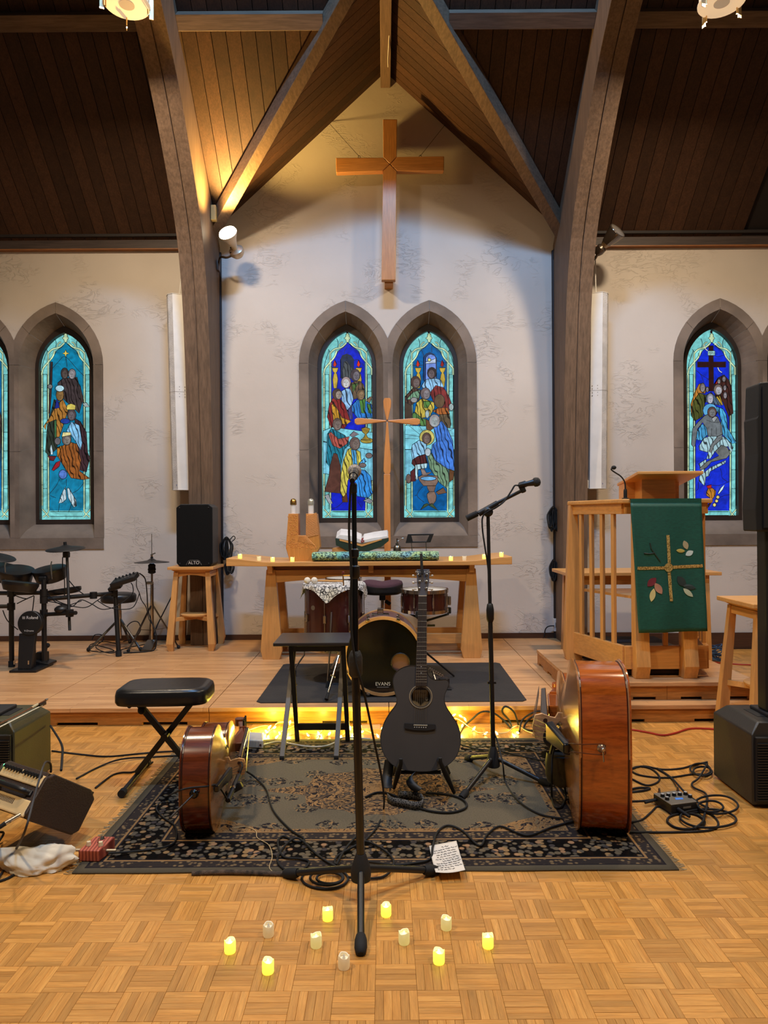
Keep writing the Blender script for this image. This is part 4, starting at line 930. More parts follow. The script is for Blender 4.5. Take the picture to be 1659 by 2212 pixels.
for i in range(150):
    x = random.uniform(100, 200) if i < 80 else random.uniform(90, 400); y = random.uniform(240, 570) if i < 80 else random.uniform(505, 575)
    if i >= 80 and y < 505 + (x - 200) * .2 and x > 200: y = 575
    mb.sph(px(*q(x, y), dH), .0055, 6, 4, (1, .5, .8))
obj('carved_dimples', mb, plain((200, 128, 60), .45), t, kind='stuff')
for x in (156, 331):
    c = px(*q(x, 226), dH + .075); c.z = px(*q(x, 228), dH).z
    k = thing('oil_candle', 'white oil candle in a glass tube with %s cap on the carved holder' % ('brass' if x == 156 else 'pale glass'), 'candle', c)
    obj('wax', MB().cyl(c, c + V((0, 0, .082)), .024, n=18), plain((228, 224, 214), .4), k, sm=40)
    gm, nt, b = newmat('tube_glass'); b.inputs['Base Color'].default_value = (.95, .97, .97, 1); b.inputs['Roughness'].default_value = .05; b.inputs['Alpha'].default_value = .22
    obj('glass_tube', MB().lathe([(.029, 0), (.029, .09)], c, (0, 0, 1), 18), gm, k, sm=40)
    obj('cap', MB().lathe([(.030, .082), (.030, .115), (.022, .132), (.008, .140), (0, .141)], c, (0, 0, 1), 18), brass if x == 156 else plain((196, 190, 170), .25, .6), k, sm=40)
# ---- open bible on its stand
t = thing('open_bible', 'open bible with red ribbon on a dark green stand behind the table runner', 'book', px(782, 1195, 6.75))
q = P2((600, 1060, .217)); d1 = 6.72
cov = [(572, 472), (838, 530), (1105, 468), (1105, 500), (1030, 560), (900, 605), (838, 600), (700, 605), (620, 560), (580, 545)]
obj('stand', MB().prism([px(*q(*p), d1) for p in cov], (0, .05, 0)), plain((30, 48, 34), .5), t, bev=.003)
obj('stand_edge', MB().prism([px(*q(*p), d1 - .004) for p in ((615, 480), (838, 533), (1035, 478), (1035, 490), (838, 555), (615, 498))], (0, .03, 0)), honeyX, t)
for P in ([(580, 470), (620, 440), (720, 448), (830, 490), (838, 522)], [(838, 522), (855, 492), (960, 470), (1090, 452), (1100, 466)]):
    obj('page_block', MB().prism([px(*q(*p), d1 + .0) for p in P], (0, .17, .055)), plain((216, 212, 208), .6), t)
obj('ribbon', MB().tube(smooth([px(*q(850, 470), d1 - .002), px(*q(838, 485), d1 - .006), px(*q(858, 500), d1 - .006), px(*q(832, 512), d1 - .008), px(*q(850, 470), d1 - .004)], 5), .005, 5), plain((150, 40, 36), .6), t)
obj('wooden_foot', MB().prism([V((p.x, p.y, max(p.z, zt))) for p in [px(*q(*p), d1 + .02) for p in ((540, 575), (620, 560), (760, 540), (900, 545), (910, 612), (540, 612))]], (0, .12, 0)), honeyX, t, bev=.003)
# ---- tall standing cross
t = thing('standing_cross', 'slender wooden cross with flared arms standing behind the altar table', 'cross', px(838, 1390, 7.12))
q = P2((600, 620, .2893)); dC = 7.10; m = wood((200, 128, 64), (216, 146, 80), 'Z', .8, .4, grain=.35)
def cp(P, nm, mm=m): obj(nm, MB().prism([px(*q(*p), dC) for p in P], (0, .035, 0)), mm, t, bev=.005)
cp([(796, 828), (838, 828), (847, 850), (845, 890), (823, 992), (811, 992), (790, 890), (788, 850)], 'cross_arm')
cp([(572, 990), (590, 978), (625, 978), (810, 994), (810, 1004), (625, 1026), (590, 1028), (574, 1015)], 'cross_arm', wood((200, 128, 64), (216, 146, 80), 'X', .8, .4, grain=.35))
cp([(824, 994), (1020, 978), (1048, 982), (1063, 992), (1062, 1018), (1045, 1030), (1010, 1028), (824, 1005)], 'cross_arm', wood((200, 128, 64), (216, 146, 80), 'X', .8, .4, grain=.35))
cp([(811, 1006), (823, 1006), (845, 1300), (843, 1375), (834, 1400), (800, 1400), (790, 1375), (792, 1300)], 'cross_shaft')
b0 = px(838, 1392, dC); a0 = px(836, 1024, dC)
obj('post', MB().box2((a0.x - .032, dC, ST), (a0.x + .032, dC + .035, a0.z)), m, t, bev=.004)
obj('base_block', MB().box2((a0.x - .14, dC - .02, ST), (a0.x + .14, dC + .12, ST + .05)), m, t, bev=.004)
obj('collar', MB().hexa([V((a0.x - e, dC - f, z)) if k in (0,) else v for k in (9,) for v in ()] or [V((a0.x + sx * e, dC + .017 + sy * e * .55, z)) for z, e in ((zt + .0, .052), (zt + .05, .065)) for sx, sy in ((-1, -1), (1, -1), (1, 1), (-1, 1))]), m, t)
# ---- runner, oil bottle, tablet stand
def runmat():
    m, nt, b = newmat('runner_weave'); tc = N(nt, 'ShaderNodeTexCoord')
    v = N(nt, 'ShaderNodeTexVoronoi', i_Scale=85.0); L(nt, tc.outputs['Object'], v.inputs['Vector'])
    n = N(nt, 'ShaderNodeTexNoise', i_Scale=5.0, i_Detail=4.0); L(nt, tc.outputs['Object'], n.inputs['Vector'])
    r = ramp(nt, n.outputs[0], [(0.3, (110, 160, 180)), (0.45, (120, 190, 176)), (0.55, (178, 206, 140)), (0.7, (128, 180, 190))])
    s_ = N(nt, 'ShaderNodeSeparateColor'); L(nt, v.outputs['Color'], s_.inputs[0]); r2 = ramp(nt, s_.outputs[0], [(0.25, (70, 84, 104)), (0.5, (255, 255, 255))])
    L(nt, mul(nt, r.outputs[0], r2.outputs[0], .9), b.inputs['Base Color']); b.inputs['Roughness'].default_value = .95
    bp = N(nt, 'ShaderNodeBump', i_Strength=.8, i_Distance=.01); L(nt, v.outputs['Distance'], bp.inputs['Height']); L(nt, bp.outputs[0], b.inputs['Normal']); return m
xa, xb = px(674, 1205, 6.36).x, px(948, 1205, 6.36).x
def rn(u, v):
    a = 2 * pi * v; x = xa + (xb - xa) * u; y = 6.47 + .13 * cos(a) * (1 + .03 * sin(40 * u)); z = zt + .045 + (.036 + .004 * noise.noise((x * 9, a, 0))) * max(-1, min(1, 1.6 * sin(a)))
    return V((x, y, z + .002 * noise.noise((x * 30, a * 4, 3))))
mb = MB().grid(rn, 60, 16); n = 61
mb.f.append(tuple(range(0, 16 * n, n))); mb.f.append(tuple(range(n - 1 + 15 * n, n - 2, -n)))
obj('table_runner', mb, runmat(), sm=60, label='rolled teal and green woven runner along the altar table', cat='textile')
t = thing('oil_bottle', 'small brushed metal oil dispenser with curved spout on the altar table', 'bottle', px(858, 1196, 6.8)); c = V((px(858, 1190, 6.8).x, 6.8, zt))
obj('bottle_body', MB().lathe([(.036, 0), (.038, .01), (.038, .10), (.030, .12), (.016, .13), (.016, .145)], c, (0, 0, 1), 20), steel, t, sm=40)
obj('pump', MB().lathe([(.006, .14), (.006, .19)], c, (0, 0, 1), 8), steel, t); obj('spout', MB().tube(smooth([c + V((0, 0, .165)), c + V((.02, 0, .17)), c + V((.045, 0, .19)), c + V((.06, 0, .192))], 4), .004, 6), steel, t)
t = thing('tablet_stand', 'black folding tablet stand on thin wire legs behind the runner', 'stand', px(905, 1196, 6.7)); q = P2((600, 1060, .217)); dT = 6.68
o1 = [(1295, 432), (1555, 428), (1520, 515), (1272, 522)]; i1 = [(1330, 448), (1508, 444), (1480, 505), (1345, 505)]
fr = [px(*q(*p), dT) for p in o1]; fi = [px(*q(*p), dT) for p in i1]
obj('stand_frame', MB().prism(fr, (0, .012, 0), [fi]), black, t, bev=.002)
for x0, x1 in ((1330, 1345), (1475, 1482)):
    b_ = px(*q(x1, 600), dT); b_.z = zt; obj('wire_leg', MB().tube([px(*q(x0, 512), dT + .008), b_], .004, 6), steel, t)
lw, rw_ = px(*q(1345, 600), dT).x, px(*q(1482, 600), dT).x
obj('foot_wire', MB().tube([(lw, dT, zt + .004), (lw, dT + .14, zt + .004), (rw_, dT + .14, zt + .004), (rw_, dT, zt + .004)], .004, 6), steel, t)
# ================================================================ DRUM KIT ON THE STAGE
maroon = plain((52, 18, 17), 0.22, var=.12, coat=.4); maroonl = plain((96, 66, 64), 0.35, var=.08, coat=.2)
obj('drum_mat', MB().prism([V((a, b, ST)) for a, b in ((-.86, 4.91), (.95, 4.91), (.985, 4.945), (1.0, 6.18), (.97, 6.21), (-.86, 6.21), (-.885, 6.18), (-.895, 4.945))], (0, 0, .006)), plain((42, 39, 37), .9, bump=.3, bscale=90), label='dark grey rubber mat under the acoustic drum kit', cat='mat')
ZM = ST + .0065
c = px(828, 1421, 5.05); c.z = ZM + .2865; R = .2825
t = thing('bass_drum', 'maroon bass drum with black front head and wooden hoop on the mat', 'drum', (c.x, 5.2, ZM))
def ringy(r0, r1, y0, y1, n=56): return MB().lathe([(r0, y0), (r1, y0), (r1, y1), (r0, y1), (r0, y0)], (c.x, 0, c.z), (0, 1, 0), n)
hoopm = plain((190, 142, 88), .35, var=.1, coat=.3)
obj('front_hoop', ringy(.262, R, 5.04, 5.075), hoopm, t, sm=35); obj('rear_hoop', ringy(.262, R, 5.43, 5.465), hoopm, t, sm=35)
obj('shell', MB().lathe([(.270, 5.072), (.276, 5.08), (.276, 5.425), (.270, 5.43)], (c.x, 0, c.z), (0, 1, 0), 56), maroonl, t, sm=35)
hc = px(865, 1431, 5.055)
disc = [V((c.x + .264 * cos(2 * pi * i / 64), 5.056, c.z + .264 * sin(2 * pi * i / 64))) for i in range(64)]
hole = [V((hc.x + .066 * cos(2 * pi * i / 28), 5.056, hc.z + .066 * sin(2 * pi * i / 28))) for i in range(28)]
hd_ = obj('front_head', MB().prism(disc, (0, .002, 0), [hole]), plain((17, 15, 12), .12, var=.3, scale=3), t)
obj('port_ring', MB().tube([V((p.x, 5.054, p.z)) for p in hole], .004, 6, closed=True), plain((30, 28, 26), .3), hd_, sm=60)
tp = px(827, 1478, 5.05); obj('lettering', text('EVANS', .036, (tp.x, 5.0545, tp.z), (1, 0, 0), (0, 0, 1)), plain((206, 200, 190), .5), hd_)
obj('lettering_line', MB().box((tp.x, 5.0545, tp.z - .022), (.085, .001, .005)), plain((120, 116, 110), .5), hd_)
obj('rear_head', MB().lathe([(.264, 0), (.264, .002)], (c.x, 5.45, c.z), (0, 1, 0), 48), plain((150, 140, 126), .6), t)
for i in range(8):
    a = pi / 8 + i * pi / 4; q = V((cos(a), 0, sin(a))); b = V((c.x, 0, c.z))
    lg = obj('lug', MB().box(b + q * .285 + V((0, 5.2, 0)), (.022, .05, .022), Matrix.Rotation(-a, 3, 'Y')), chrome, t, bev=.004)
    obj('tension_rod', MB().cyl(b + q * .292 + V((0, 5.03, 0)), b + q * .292 + V((0, 5.19, 0)), .004, n=8), chrome, lg)
    obj('claw', MB().box(b + q * .284 + V((0, 5.045, 0)), (.02, .035, .026), Matrix.Rotation(-a, 3, 'Y')), chrome, lg, bev=.004)
tm = c + V((-.02, 0, .276)); tm.y = 5.22
obj('tom_mount', MB().box(tm + V((0, 0, .02)), (.045, .05, .05)), chrome, t, bev=.006); obj('mount_plate', MB().box(tm, (.13, .08, .008)), chrome, t, bev=.003)
for A, B, nm in (((733, 1413), (705, 1511), 0),):
    a = px(*A, 5.2); b = px(*B, 4.93); b.z = ZM + .012
    sp = obj('spur', MB().cyl(a, b.lerp(a, .12), .007, n=10), chrome, t); obj('rubber_tip', MB().cyl(b, b.lerp(a, .14), .014, .010, n=10), rubber, sp)
    obj('wing_nut', MB().box(a.lerp(b, .5), (.04, .012, .014), Matrix.Rotation(.5, 3, 'Y')), chrome, sp, bev=.003); obj('spur_bracket', MB().box(a, (.02, .03, .05)), chrome, sp, bev=.004)
a = c + V((.27, .25, -.05)); b = V((c.x + .36, 4.98, ZM + .012)); sp = obj('spur', MB().cyl(a, b, .007, n=10), chrome, t); obj('rubber_tip', MB().cyl(b, b.lerp(a, .14), .014, .010, n=10), rubber, sp)
# floor tom
c = V((px(722, 1300, 5.62).x, 5.62, 0)); r = .228; z0, z1 = .40, .855
t = thing('floor_tom', 'maroon floor tom standing on three chrome legs under a bandana', 'drum', (c.x, c.y, ZM))
obj('shell', MB().lathe([(r, z0), (r, z1)], c, (0, 0, 1), 40), maroon, t, sm=35)
for z, nm in ((z1 - .005, 'top_hoop'), (z0 - .03, 'bottom_hoop')): obj(nm, MB().lathe([(r - .004, z), (r + .010, z), (r + .010, z + .032), (r - .004, z + .032), (r - .004, z)], c, (0, 0, 1), 40), chrome, t, sm=35)
obj('head', MB().lathe([(r - .002, z1 + .012), (r - .002, z1 + .014)], c, (0, 0, 1), 40), plain((200, 194, 184), .6), t)
for i in range(8):
    a = .55 + i * pi / 4; q = V((cos(a), sin(a), 0)); lg = obj('lug', MB().box(c + q * (r + .01) + V((0, 0, (z0 + z1) / 2)), (.022, .022, .06), Matrix.Rotation(a, 3, 'Z')), chrome, t, bev=.004)
    obj('tension_rod', MB().cyl(c + q * (r + .016) + V((0, 0, z0 - .02)), c + q * (r + .016) + V((0, 0, z1 + .02)), .0035, n=6), chrome, lg)
obj('vent_badge', MB().lathe([(.018, 0), (.018, .003)], c + V((-.15, -r * .755, .71)), (-.55, -1, 0), 14), plain((120, 112, 104), .3, .6), t)
def leg(P, dep):
    L_ = [px(*p, d) for p, d in zip(P, dep)]; L_[-1].z = ZM + .012
    o = obj('leg', MB().tube(L_, .0065, 8), chrome, t, sm=50); obj('rubber_foot', MB().cyl(L_[-1] - V((0, 0, .012)), L_[-1] + (L_[-2] - L_[-1]).normalized() * .035, .014, .010, n=10), rubber, o)
leg([(659, 1330), (658, 1400), (657, 1415), (639, 1441), (636, 1461)], [5.72, 5.72, 5.72, 5.72, 5.71]); leg([(715.7, 1322), (713, 1400), (707, 1486)], [5.38, 5.37, 5.33]); leg([(775, 1340), (780, 1400), (790, 1455)], [5.8, 5.85, 5.9])
def bandmat():
    m, nt, b = newmat('bandana_print'); tc = N(nt, 'ShaderNodeTexCoord')
    v = N(nt, 'ShaderNodeTexVoronoi', feature='DISTANCE_TO_EDGE', i_Scale=34.0); n = N(nt, 'ShaderNodeTexNoise', i_Scale=46.0, i_Detail=3.0, i_Distortion=2.0)
    L(nt, tc.outputs['Object'], v.inputs['Vector']); L(nt, tc.outputs['Object'], n.inputs['Vector'])
    r = ramp(nt, v.outputs['Distance'], [(0.03, (60, 58, 60)), (0.09, (222, 218, 212))]); r2 = ramp(nt, n.outputs[0], [(0.40, (90, 88, 90)), (0.46, (255, 255, 255))])
    L(nt, mul(nt, r.outputs[0], r2.outputs[0]), b.inputs['Base Color']); b.inputs['Roughness'].default_value = .9; return m
def bd(u, v):
    a = 2 * pi * u; ph = a - radians(-98); e = .275 / max(abs(cos(ph + pi / 4)), abs(sin(ph + pi / 4)))
    s_ = v * e; rr = r + .016; fold = .012 * sin(9 * a) * max(0, s_ - rr) / .1
    if s_ <= rr: return c + V((s_ * cos(a), s_ * sin(a), z1 + .031))
    h = s_ - rr; return c + V(((rr + .004 + h * .12 + fold) * cos(a), (rr + .004 + h * .12 + fold) * sin(a), z1 + .031 - h))
obj('bandana', MB().grid(bd, 72, 16, True), bandmat(), sm=60, label='white bandana with black paisley print draped over the floor tom', cat='cloth')
for x, y in ((664, 1266), (679, 1262)):
    a = px(x, y, 5.52); a.z = z1 + .059; b = px(x + 62, y, 5.6); b.z = z1 + .045
    t = thing('drum_mallet', 'drum mallet with fluffy cream head lying on the bandana, %s' % ('nearer the tom edge' if x == 664 else 'overlapping the other mallet'), 'mallet', (a.x, a.y, z1 + .031), 'mallets on the bandana')
    obj('felt_head', MB().sph(a, .026, 14, 10, (1.0, 1, 1)), plain((224, 212, 192), .95, bump=.5, bscale=80), t, sm=60); obj('stick', MB().cyl(a, b, .007, .008, n=10), honeyX, t)
t = thing('rim_clamp', 'brass and chrome clamp rod on the rim of the floor tom', 'clamp', px(743, 1277, 5.42)); a = px(743, 1277, 5.40); b = px(741, 1243, 5.40)
obj('upright_rod', MB().cyl(a, b, .005, n=8), brass, t); obj('cross_rod', MB().cyl(b, px(764, 1242, 5.40), .006, n=8), brass, t); obj('end_knob', MB().sph(b + V((0, 0, .02)), .011, 10, 6), plain((110, 40, 34), .3, .4), t); obj('foot_knob', MB().lathe([(.012, 0), (.014, .01), (.008, .022)], a - V((0, 0, .005)), (0, 0, 1), 12), brass, t)
# drum throne
c = V((px(826, 1280, 5.85).x, 5.85, 0)); t = thing('drum_throne', 'drum throne with maroon padded saddle seat behind the bass drum', 'stool', (c.x, c.y, ZM))
def pad(u, v):
    a = 2 * pi * u; prof = [(0, .872), (.07, .876), (.125, .872), (.152, .862), (.160, .842), (.158, .815), (.155, .782), (.13, .77), (0, .77)]
    k = v * 8; i = min(int(k), 7); f = k - i; rr = prof[i][0] * (1 - f) + prof[i + 1][0] * f; z = prof[i][1] * (1 - f) + prof[i + 1][1] * f
    s2 = 1 + .06 * cos(2 * a) - .10 * max(0, -sin(a)) ** 6; return c + V((rr * s2 * cos(a), rr * s2 * sin(a), z + (.012 * cos(2 * a) * min(1, rr / .1) if z > .83 else 0)))
obj('seat_cushion', MB().grid(pad, 40, 16, True), plain((20, 16, 17), .6), t, sm=60)
def padt(u, v): p = pad(u, v * .52); return p + V((0, 0, .003))
obj('seat_top', MB().grid(padt, 40, 10, True), plain((66, 36, 46), .9, bump=.2), t, sm=60)
obj('seat_post', MB().cyl(c + V((0, 0, .42)), c + V((0, 0, .77)), .014, n=12), chrome, t); obj('post_sleeve', MB().cyl(c + V((0, 0, .3)), c + V((0, 0, .48)), .02, n=12), chrome, t); obj('height_knob', MB().box(c + V((.045, -.01, .70)), (.05, .015, .03), Matrix.Rotation(.6, 3, 'Y')), black, t, bev=.004); obj('seat_clamp', MB().box(c + V((0, 0, .745)), (.05, .06, .05)), black, t, bev=.006)
for i in range(3): a = 1.0 + i * 2.094; q = V((cos(a), sin(a), 0)); obj('leg', MB().cyl(c + V((0, 0, .42)), c + q * .27 + V((0, 0, ZM + .008)), .009, n=8), chrome, t)
# snare drum on stand
c = V((px(917, 1295, 5.6).x, 5.6, 0)); r = .178; z0, z1 = .675, .815; t = thing('snare_drum', 'dark maroon snare drum with chrome hoops on a black stand', 'drum', (c.x, c.y, z0))
obj('shell', MB().lathe([(r, z0), (r, z1)], c, (0, 0, 1), 40), maroon, t, sm=35)
for z, nm in ((z1 - .004, 'top_hoop'), (z0 - .02, 'bottom_hoop')): obj(nm, MB().lathe([(r - .004, z), (r + .011, z), (r + .011, z + .026), (r - .004, z + .026), (r - .004, z)], c, (0, 0, 1), 40), chrome, t, sm=35)
obj('head', MB().lathe([(r - .003, z1 + .008), (r - .003, z1 + .010)], c, (0, 0, 1), 40), plain((196, 188, 176), .6), t)
for i in range(8):
    a = .3 + i * pi / 4; q = V((cos(a), sin(a), 0)); lg = obj('lug', MB().cyl(c + q * (r + .012) + V((0, 0, z0 + .03)), c + q * (r + .012) + V((0, 0, z1 - .03)), .008, n=8), chrome, t); obj('tension_rod', MB().cyl(c + q * (r + .014) + V((0, 0, z0 - .015)), c + q * (r + .014) + V((0, 0, z1 + .025)), .003, n=6), chrome, lg)
obj('strainer', MB().box(c + V((r + .015, -.03, (z0 + z1) / 2)), (.025, .03, .07)), chrome, t, bev=.005)
t = thing('snare_stand', 'black tripod stand holding the snare drum', 'stand', (c.x, c.y, ZM))
for i in range(3): a = -1.9 + i * 2.094; q = V((cos(a), sin(a), 0)); obj('basket_arm', MB().tube([c + V((0, 0, .58)), c + q * (r + .016) + V((0, 0, .63)), c + q * (r + .022) + V((0, 0, .685))], .009, 8), black, t); obj('gripper', MB().box(c + q * (r + .022) + V((0, 0, .66)), (.03, .03, .05), Matrix.Rotation(a, 3, 'Z')), rubber, t, bev=.006); obj('leg', MB().cyl(c + V((0, 0, .34)), c + q * .24 + V((0, 0, ZM + .008)), .008, n=8), black, t)
obj('stand_tube', MB().cyl(c + V((0, 0, .25)), c + V((0, 0, .60)), .012, n=10), black, t); obj('tilt_knob', MB().box(c + V((.05, -.02, .55)), (.06, .014, .014)), black, t)
# bass drum pedal and a second drum behind
c = px(948, 1452, 5.5); c.z = ZM; t = thing('bass_drum_pedal', 'black bass drum pedal with chrome chain beside the guitar neck', 'pedal', c)
a = px(928, 1440, 5.35); a.z = ZM + .13; obj('post', MB().tube([a, px(934, 1450, 5.35), V((px(946, 1462, 5.3).x, 5.3, ZM + .01))], .007, 8), chrome, t)
for i in range(7):
    p = a.lerp(px(957, 1461, 5.28), i / 6.5); obj('chain_link', MB().tube([p + V((.009 * cos(k * pi / 4), .004, .007 * sin(k * pi / 4))) for k in range(8)], .0028, 5, closed=True), chrome, t)
obj('foot_board', MB().hexa([V((c.x - .05, 5.3, ZM + .01)), V((c.x + .05, 5.3, ZM + .01)), V((c.x + .05, 5.58, ZM + .01)), V((c.x - .05, 5.58, ZM + .01)), V((c.x - .045, 5.3, ZM + .06)), V((c.x + .045, 5.3, ZM + .06)), V((c.x + .05, 5.58, ZM + .025)), V((c.x - .05, 5.58, ZM + .025))]), black, t, bev=.004)
b = px(959, 1452, 5.28); b.z = ZM; obj('spring_drum', MB().lathe([(.042, .04), (.042, .075), (.03, .08)], b, (0, 0, 1), 18), black, t, sm=30); obj('base_plate', MB().box2(V((c.x - .09, 5.22, ZM)), V((b.x + .05, 5.6, ZM + .008))), blackm, t)
obj('drum_key', MB().cyl(b + V((0, 0, .02)), b + V((0, 0, .06)), .03, n=14), steel, t)
c = V((px(742, 1262, 6.12).x, 6.12, 0)); t = thing('rack_tom', 'small dark maroon tom behind the bandana-covered floor tom', 'drum', (c.x, c.y, ZM)); obj('shell', MB().lathe([(.15, .66), (.15, .875)], c, (0, 0, 1), 32), maroon, t, sm=35); obj('hoop', MB().lathe([(.148, .86), (.158, .86), (.158, .885), (.148, .885), (.148, .86)], c, (0, 0, 1), 32), chrome, t, sm=35); obj('head', MB().lathe([(.149, .876), (.149, .878)], c, (0, 0, 1), 32), plain((190, 184, 174), .6), t); obj('wing_bolt', MB().cyl(c + V((.14, -.06, .83)), c + V((.2, -.06, .84)), .008, n=8), chrome, t)
obj('stand_post', MB().cyl(c + V((0, 0, ZM + .02)), c + V((0, 0, .66)), .012, n=8), chrome, t)
for i in range(3): a = i * 2.094; obj('leg', MB().cyl(c + V((0, 0, .3)), c + V((.2 * cos(a), .2 * sin(a), ZM + .006)), .008, n=8), chrome, t)
# ================================================================ ELECTRONIC DRUM KIT
q = P2((0, 1140, .20494)); Q = lambda x, y, d: px(*q(x, y), d)
base = Q(460, 1450, 6.2); t = thing('electronic_drum_kit', 'black electronic drum kit on a tubular rack below the kings window', 'drum kit', (base.x, 6.3, ST))
def post(nm, A, B, r=.021): return obj(nm, MB().cyl(A, B, r, n=14), black, t, sm=35)
def down(p): return V((p.x, p.y, ST + .001))
pa = Q(118, 560, 6.18); pb = Q(462, 545, 6.18); pc = Q(1215, 700, 6.70); pcb = Q(1252, 1340, 6.62); pcb.z = ST + .001
for p in (pa, pb): o = post('rack_post', p, down(p)); obj('rubber_foot', MB().cyl(down(p), down(p) + V((0, 0, .05)), .027, n=14), rubber, o, sm=35)
o = post('rack_post', pc, pcb); obj('rubber_foot', MB().cyl(pcb, pcb.lerp(pc, .09), .027, n=14), rubber, o, sm=35)
def jn(p, r=.032, h=.06): obj('clamp', MB().cyl(p - V((0, 0, h / 2)), p + V((0, 0, h / 2)), r, n=12), black, t, sm=35)
post('rack_bar', Q(118, 690, 6.18), Q(462, 685, 6.18), .018); post('rack_bar', Q(-60, 690, 6.25), Q(118, 690, 6.18), .018); post('rack_bar', Q(462, 755, 6.18), Q(1215, 690, 6.69), .019); post('rack_bar', Q(462, 915, 6.18), Q(800, 897, 6.0), .017); post('rack_bar', Q(-40, 830, 6.15), Q(118, 828, 6.18), .017)
for x, y, d in ((118, 690, 6.18), (462, 685, 6.18), (462, 760, 6.18), (462, 900, 6.18), (118, 830, 6.18), (985, 712, 6.5), (1205, 690, 6.69), (735, 900, 6.05)): jn(Q(x, y, d))
bo = post('cymbal_rod', Q(705, 260, 6.25), Q(735, 1082, 6.05), .012); obj('rod_tilter', MB().box(Q(700, 285, 6.24), (.05, .05, .05)), black, t, bev=.008)
def cym(x, y, d, r, tilt, nm='cymbal_pad'):
    c = Q(x, y, d); n_ = V((tilt, -.10, 1)).normalized(); obj(nm, MB().lathe([(.0, .03), (.02, .028), (.05, .016), (r * .5, .010), (r * .96, -.004), (r, -.010), (r * .95, -.016), (0, -.008)], c, n_, 40), plain((24, 23, 24), .5), t, sm=50); obj('cymbal_nut', MB().cyl(c + n_ * .02, c + n_ * .055, .014, n=10), rubber, t)
cym(690, 215, 6.25, .165, -.03); cym(-30, 300, 6.45, .16, .25)
def drumpad(x, y, d, r, h, nv, top, nm='tom_pad'):
    c = Q(x, y, d); n_ = V(nv).normalized(); o = obj(nm, MB().lathe([(r * .55, -h), (r * .86, -h * .85), (r * .97, -.01), (r, 0), (r, .022), (r * .93, .026)], c, n_, 36), plain((15, 14, 15), .4), t, sm=50); obj('pad_head', MB().lathe([(r * .93, .0235), (0, .024)], c, n_, 36), top, o)
    return c, n_
wh = plain((205, 203, 198), .6); bk = plain((28, 27, 27), .6)
drumpad(175, 465, 6.28, .145, .10, (.16, -.22, 1), bk); drumpad(522, 455, 6.32, .142, .10, (-.10, -.22, 1), bk); drumpad(215, 600, 6.02, .145, .06, (.12, .10, 1), wh, 'snare_pad'); drumpad(660, 672, 6.42, .16, .03, (-.16, .05, 1), bk); drumpad(-10, 440, 6.5, .15, .1, (.2, -.2, 1), bk)
for x, y in ((545, 430), (60, 440)):
    obj('l_rod', MB().tube([Q(x, y - 75, 6.17), Q(x - 8, y - 40, 6.16), Q(x + 2, y + 110, 6.16), Q(x - 40, y + 116, 6.17)], .006, 6), chrome, t, sm=50)
obj('pad_mount', MB().box(Q(462, 540, 6.2), (.07, .07, .05)), black, t, bev=.01); obj('pad_mount', MB().box(Q(130, 555, 6.2), (.07, .07, .05)), black, t, bev=.01)
obj('pedal_clamp', MB().sph(Q(650, 860, 6.1), .06, 12, 8, (1, 1, .6)), black, t, sm=60)
# sound module
c = Q(1315, 550, 6.62); R_ = Matrix.Rotation(-.30, 3, 'Y') @ Matrix.Rotation(.25, 3, 'X')
mo = obj('sound_module', MB().box(c, (.24, .16, .045), R_), plain((18, 18, 19), .45), t, bev=.01); obj('module_screen', MB().box(c + R_ @ V((.02, -.01, .024)), (.07, .035, .002), R_), plain((34, 40, 44), .2), mo)
for i in range(6): obj('module_knob', MB().cyl(c + R_ @ V((-.09 + i * .035, .045, .022)), c + R_ @ V((-.09 + i * .035, .045, .036)), .008, n=10), rubber, mo)
obj('module_bracket', MB().box(Q(1215, 628, 6.68), (.12, .08, .035), R_), black, t, bev=.006)
random.seed(11)
for P in ([(150, 640), (140, 700), (230, 740), (290, 750)], [(420, 690), (500, 720), (600, 790), (700, 820), (860, 770)], [(480, 770), (640, 800), (760, 830), (850, 760), (960, 800), (1080, 860), (1240, 820), (1390, 700), (1400, 620), (1380, 580)], [(500, 690), (560, 750), (720, 815), (900, 840), (1020, 770), (1120, 700)], [(660, 310), (660, 420), (680, 560), (680, 720)], [(730, 560), (800, 640), (880, 700)], [(1030, 770), (1150, 840), (1300, 860), (1410, 830), (1470, 690)], [(360, 720), (345, 860), (330, 900)], [(30, 870), (80, 980), (190, 1075)], [(180, 800), (260, 760), (360, 715)]):
    obj('pad_cable', MB().tube(smooth([Q(x, y, 6.12 + .0004 * max(0, x - 300)) for x, y in P], 6), .0045, 5), rubber, t, sm=60)
# kick pad tower
t = thing('kick_pad', 'round black kick pad tower standing between the rack posts', 'drum pad', down(Q(300, 1430, 6.05))); c = Q(310, 1005, 6.02)
pd_ = obj('pad_disc', MB().lathe([(.098, 0), (.102, -.004), (.102, -.05), (.09, -.055)], c, (0, -1, .12), 36), plain((15, 14, 14), .5), t, sm=40)
nv = V((0, -1, .12)).normalized(); up = V((0, .12, 1)).normalized()
obj('lettering', text('Roland', .036, c + nv * .001 + up * .045 + V((.022, 0, 0)), (1, 0, 0), up), plain((215, 212, 206), .5), pd_); obj('lettering_bars', MB().box(c + nv * .002 + up * .045 + V((-.05, 0, 0)), (.024, .001, .022)), plain((150, 148, 144), .5), pd_); obj('lettering', text('V-Drums', .022, c + nv * .001 - up * .065, (1, 0, 0), up), plain((200, 196, 190), .5), pd_)
b0 = Q(210, 1430, 6.02).x; b1 = Q(350, 1430, 6.02).x; t0_ = Q(212, 1110, 6.04).x; t1_ = Q(385, 1100, 6.04).x
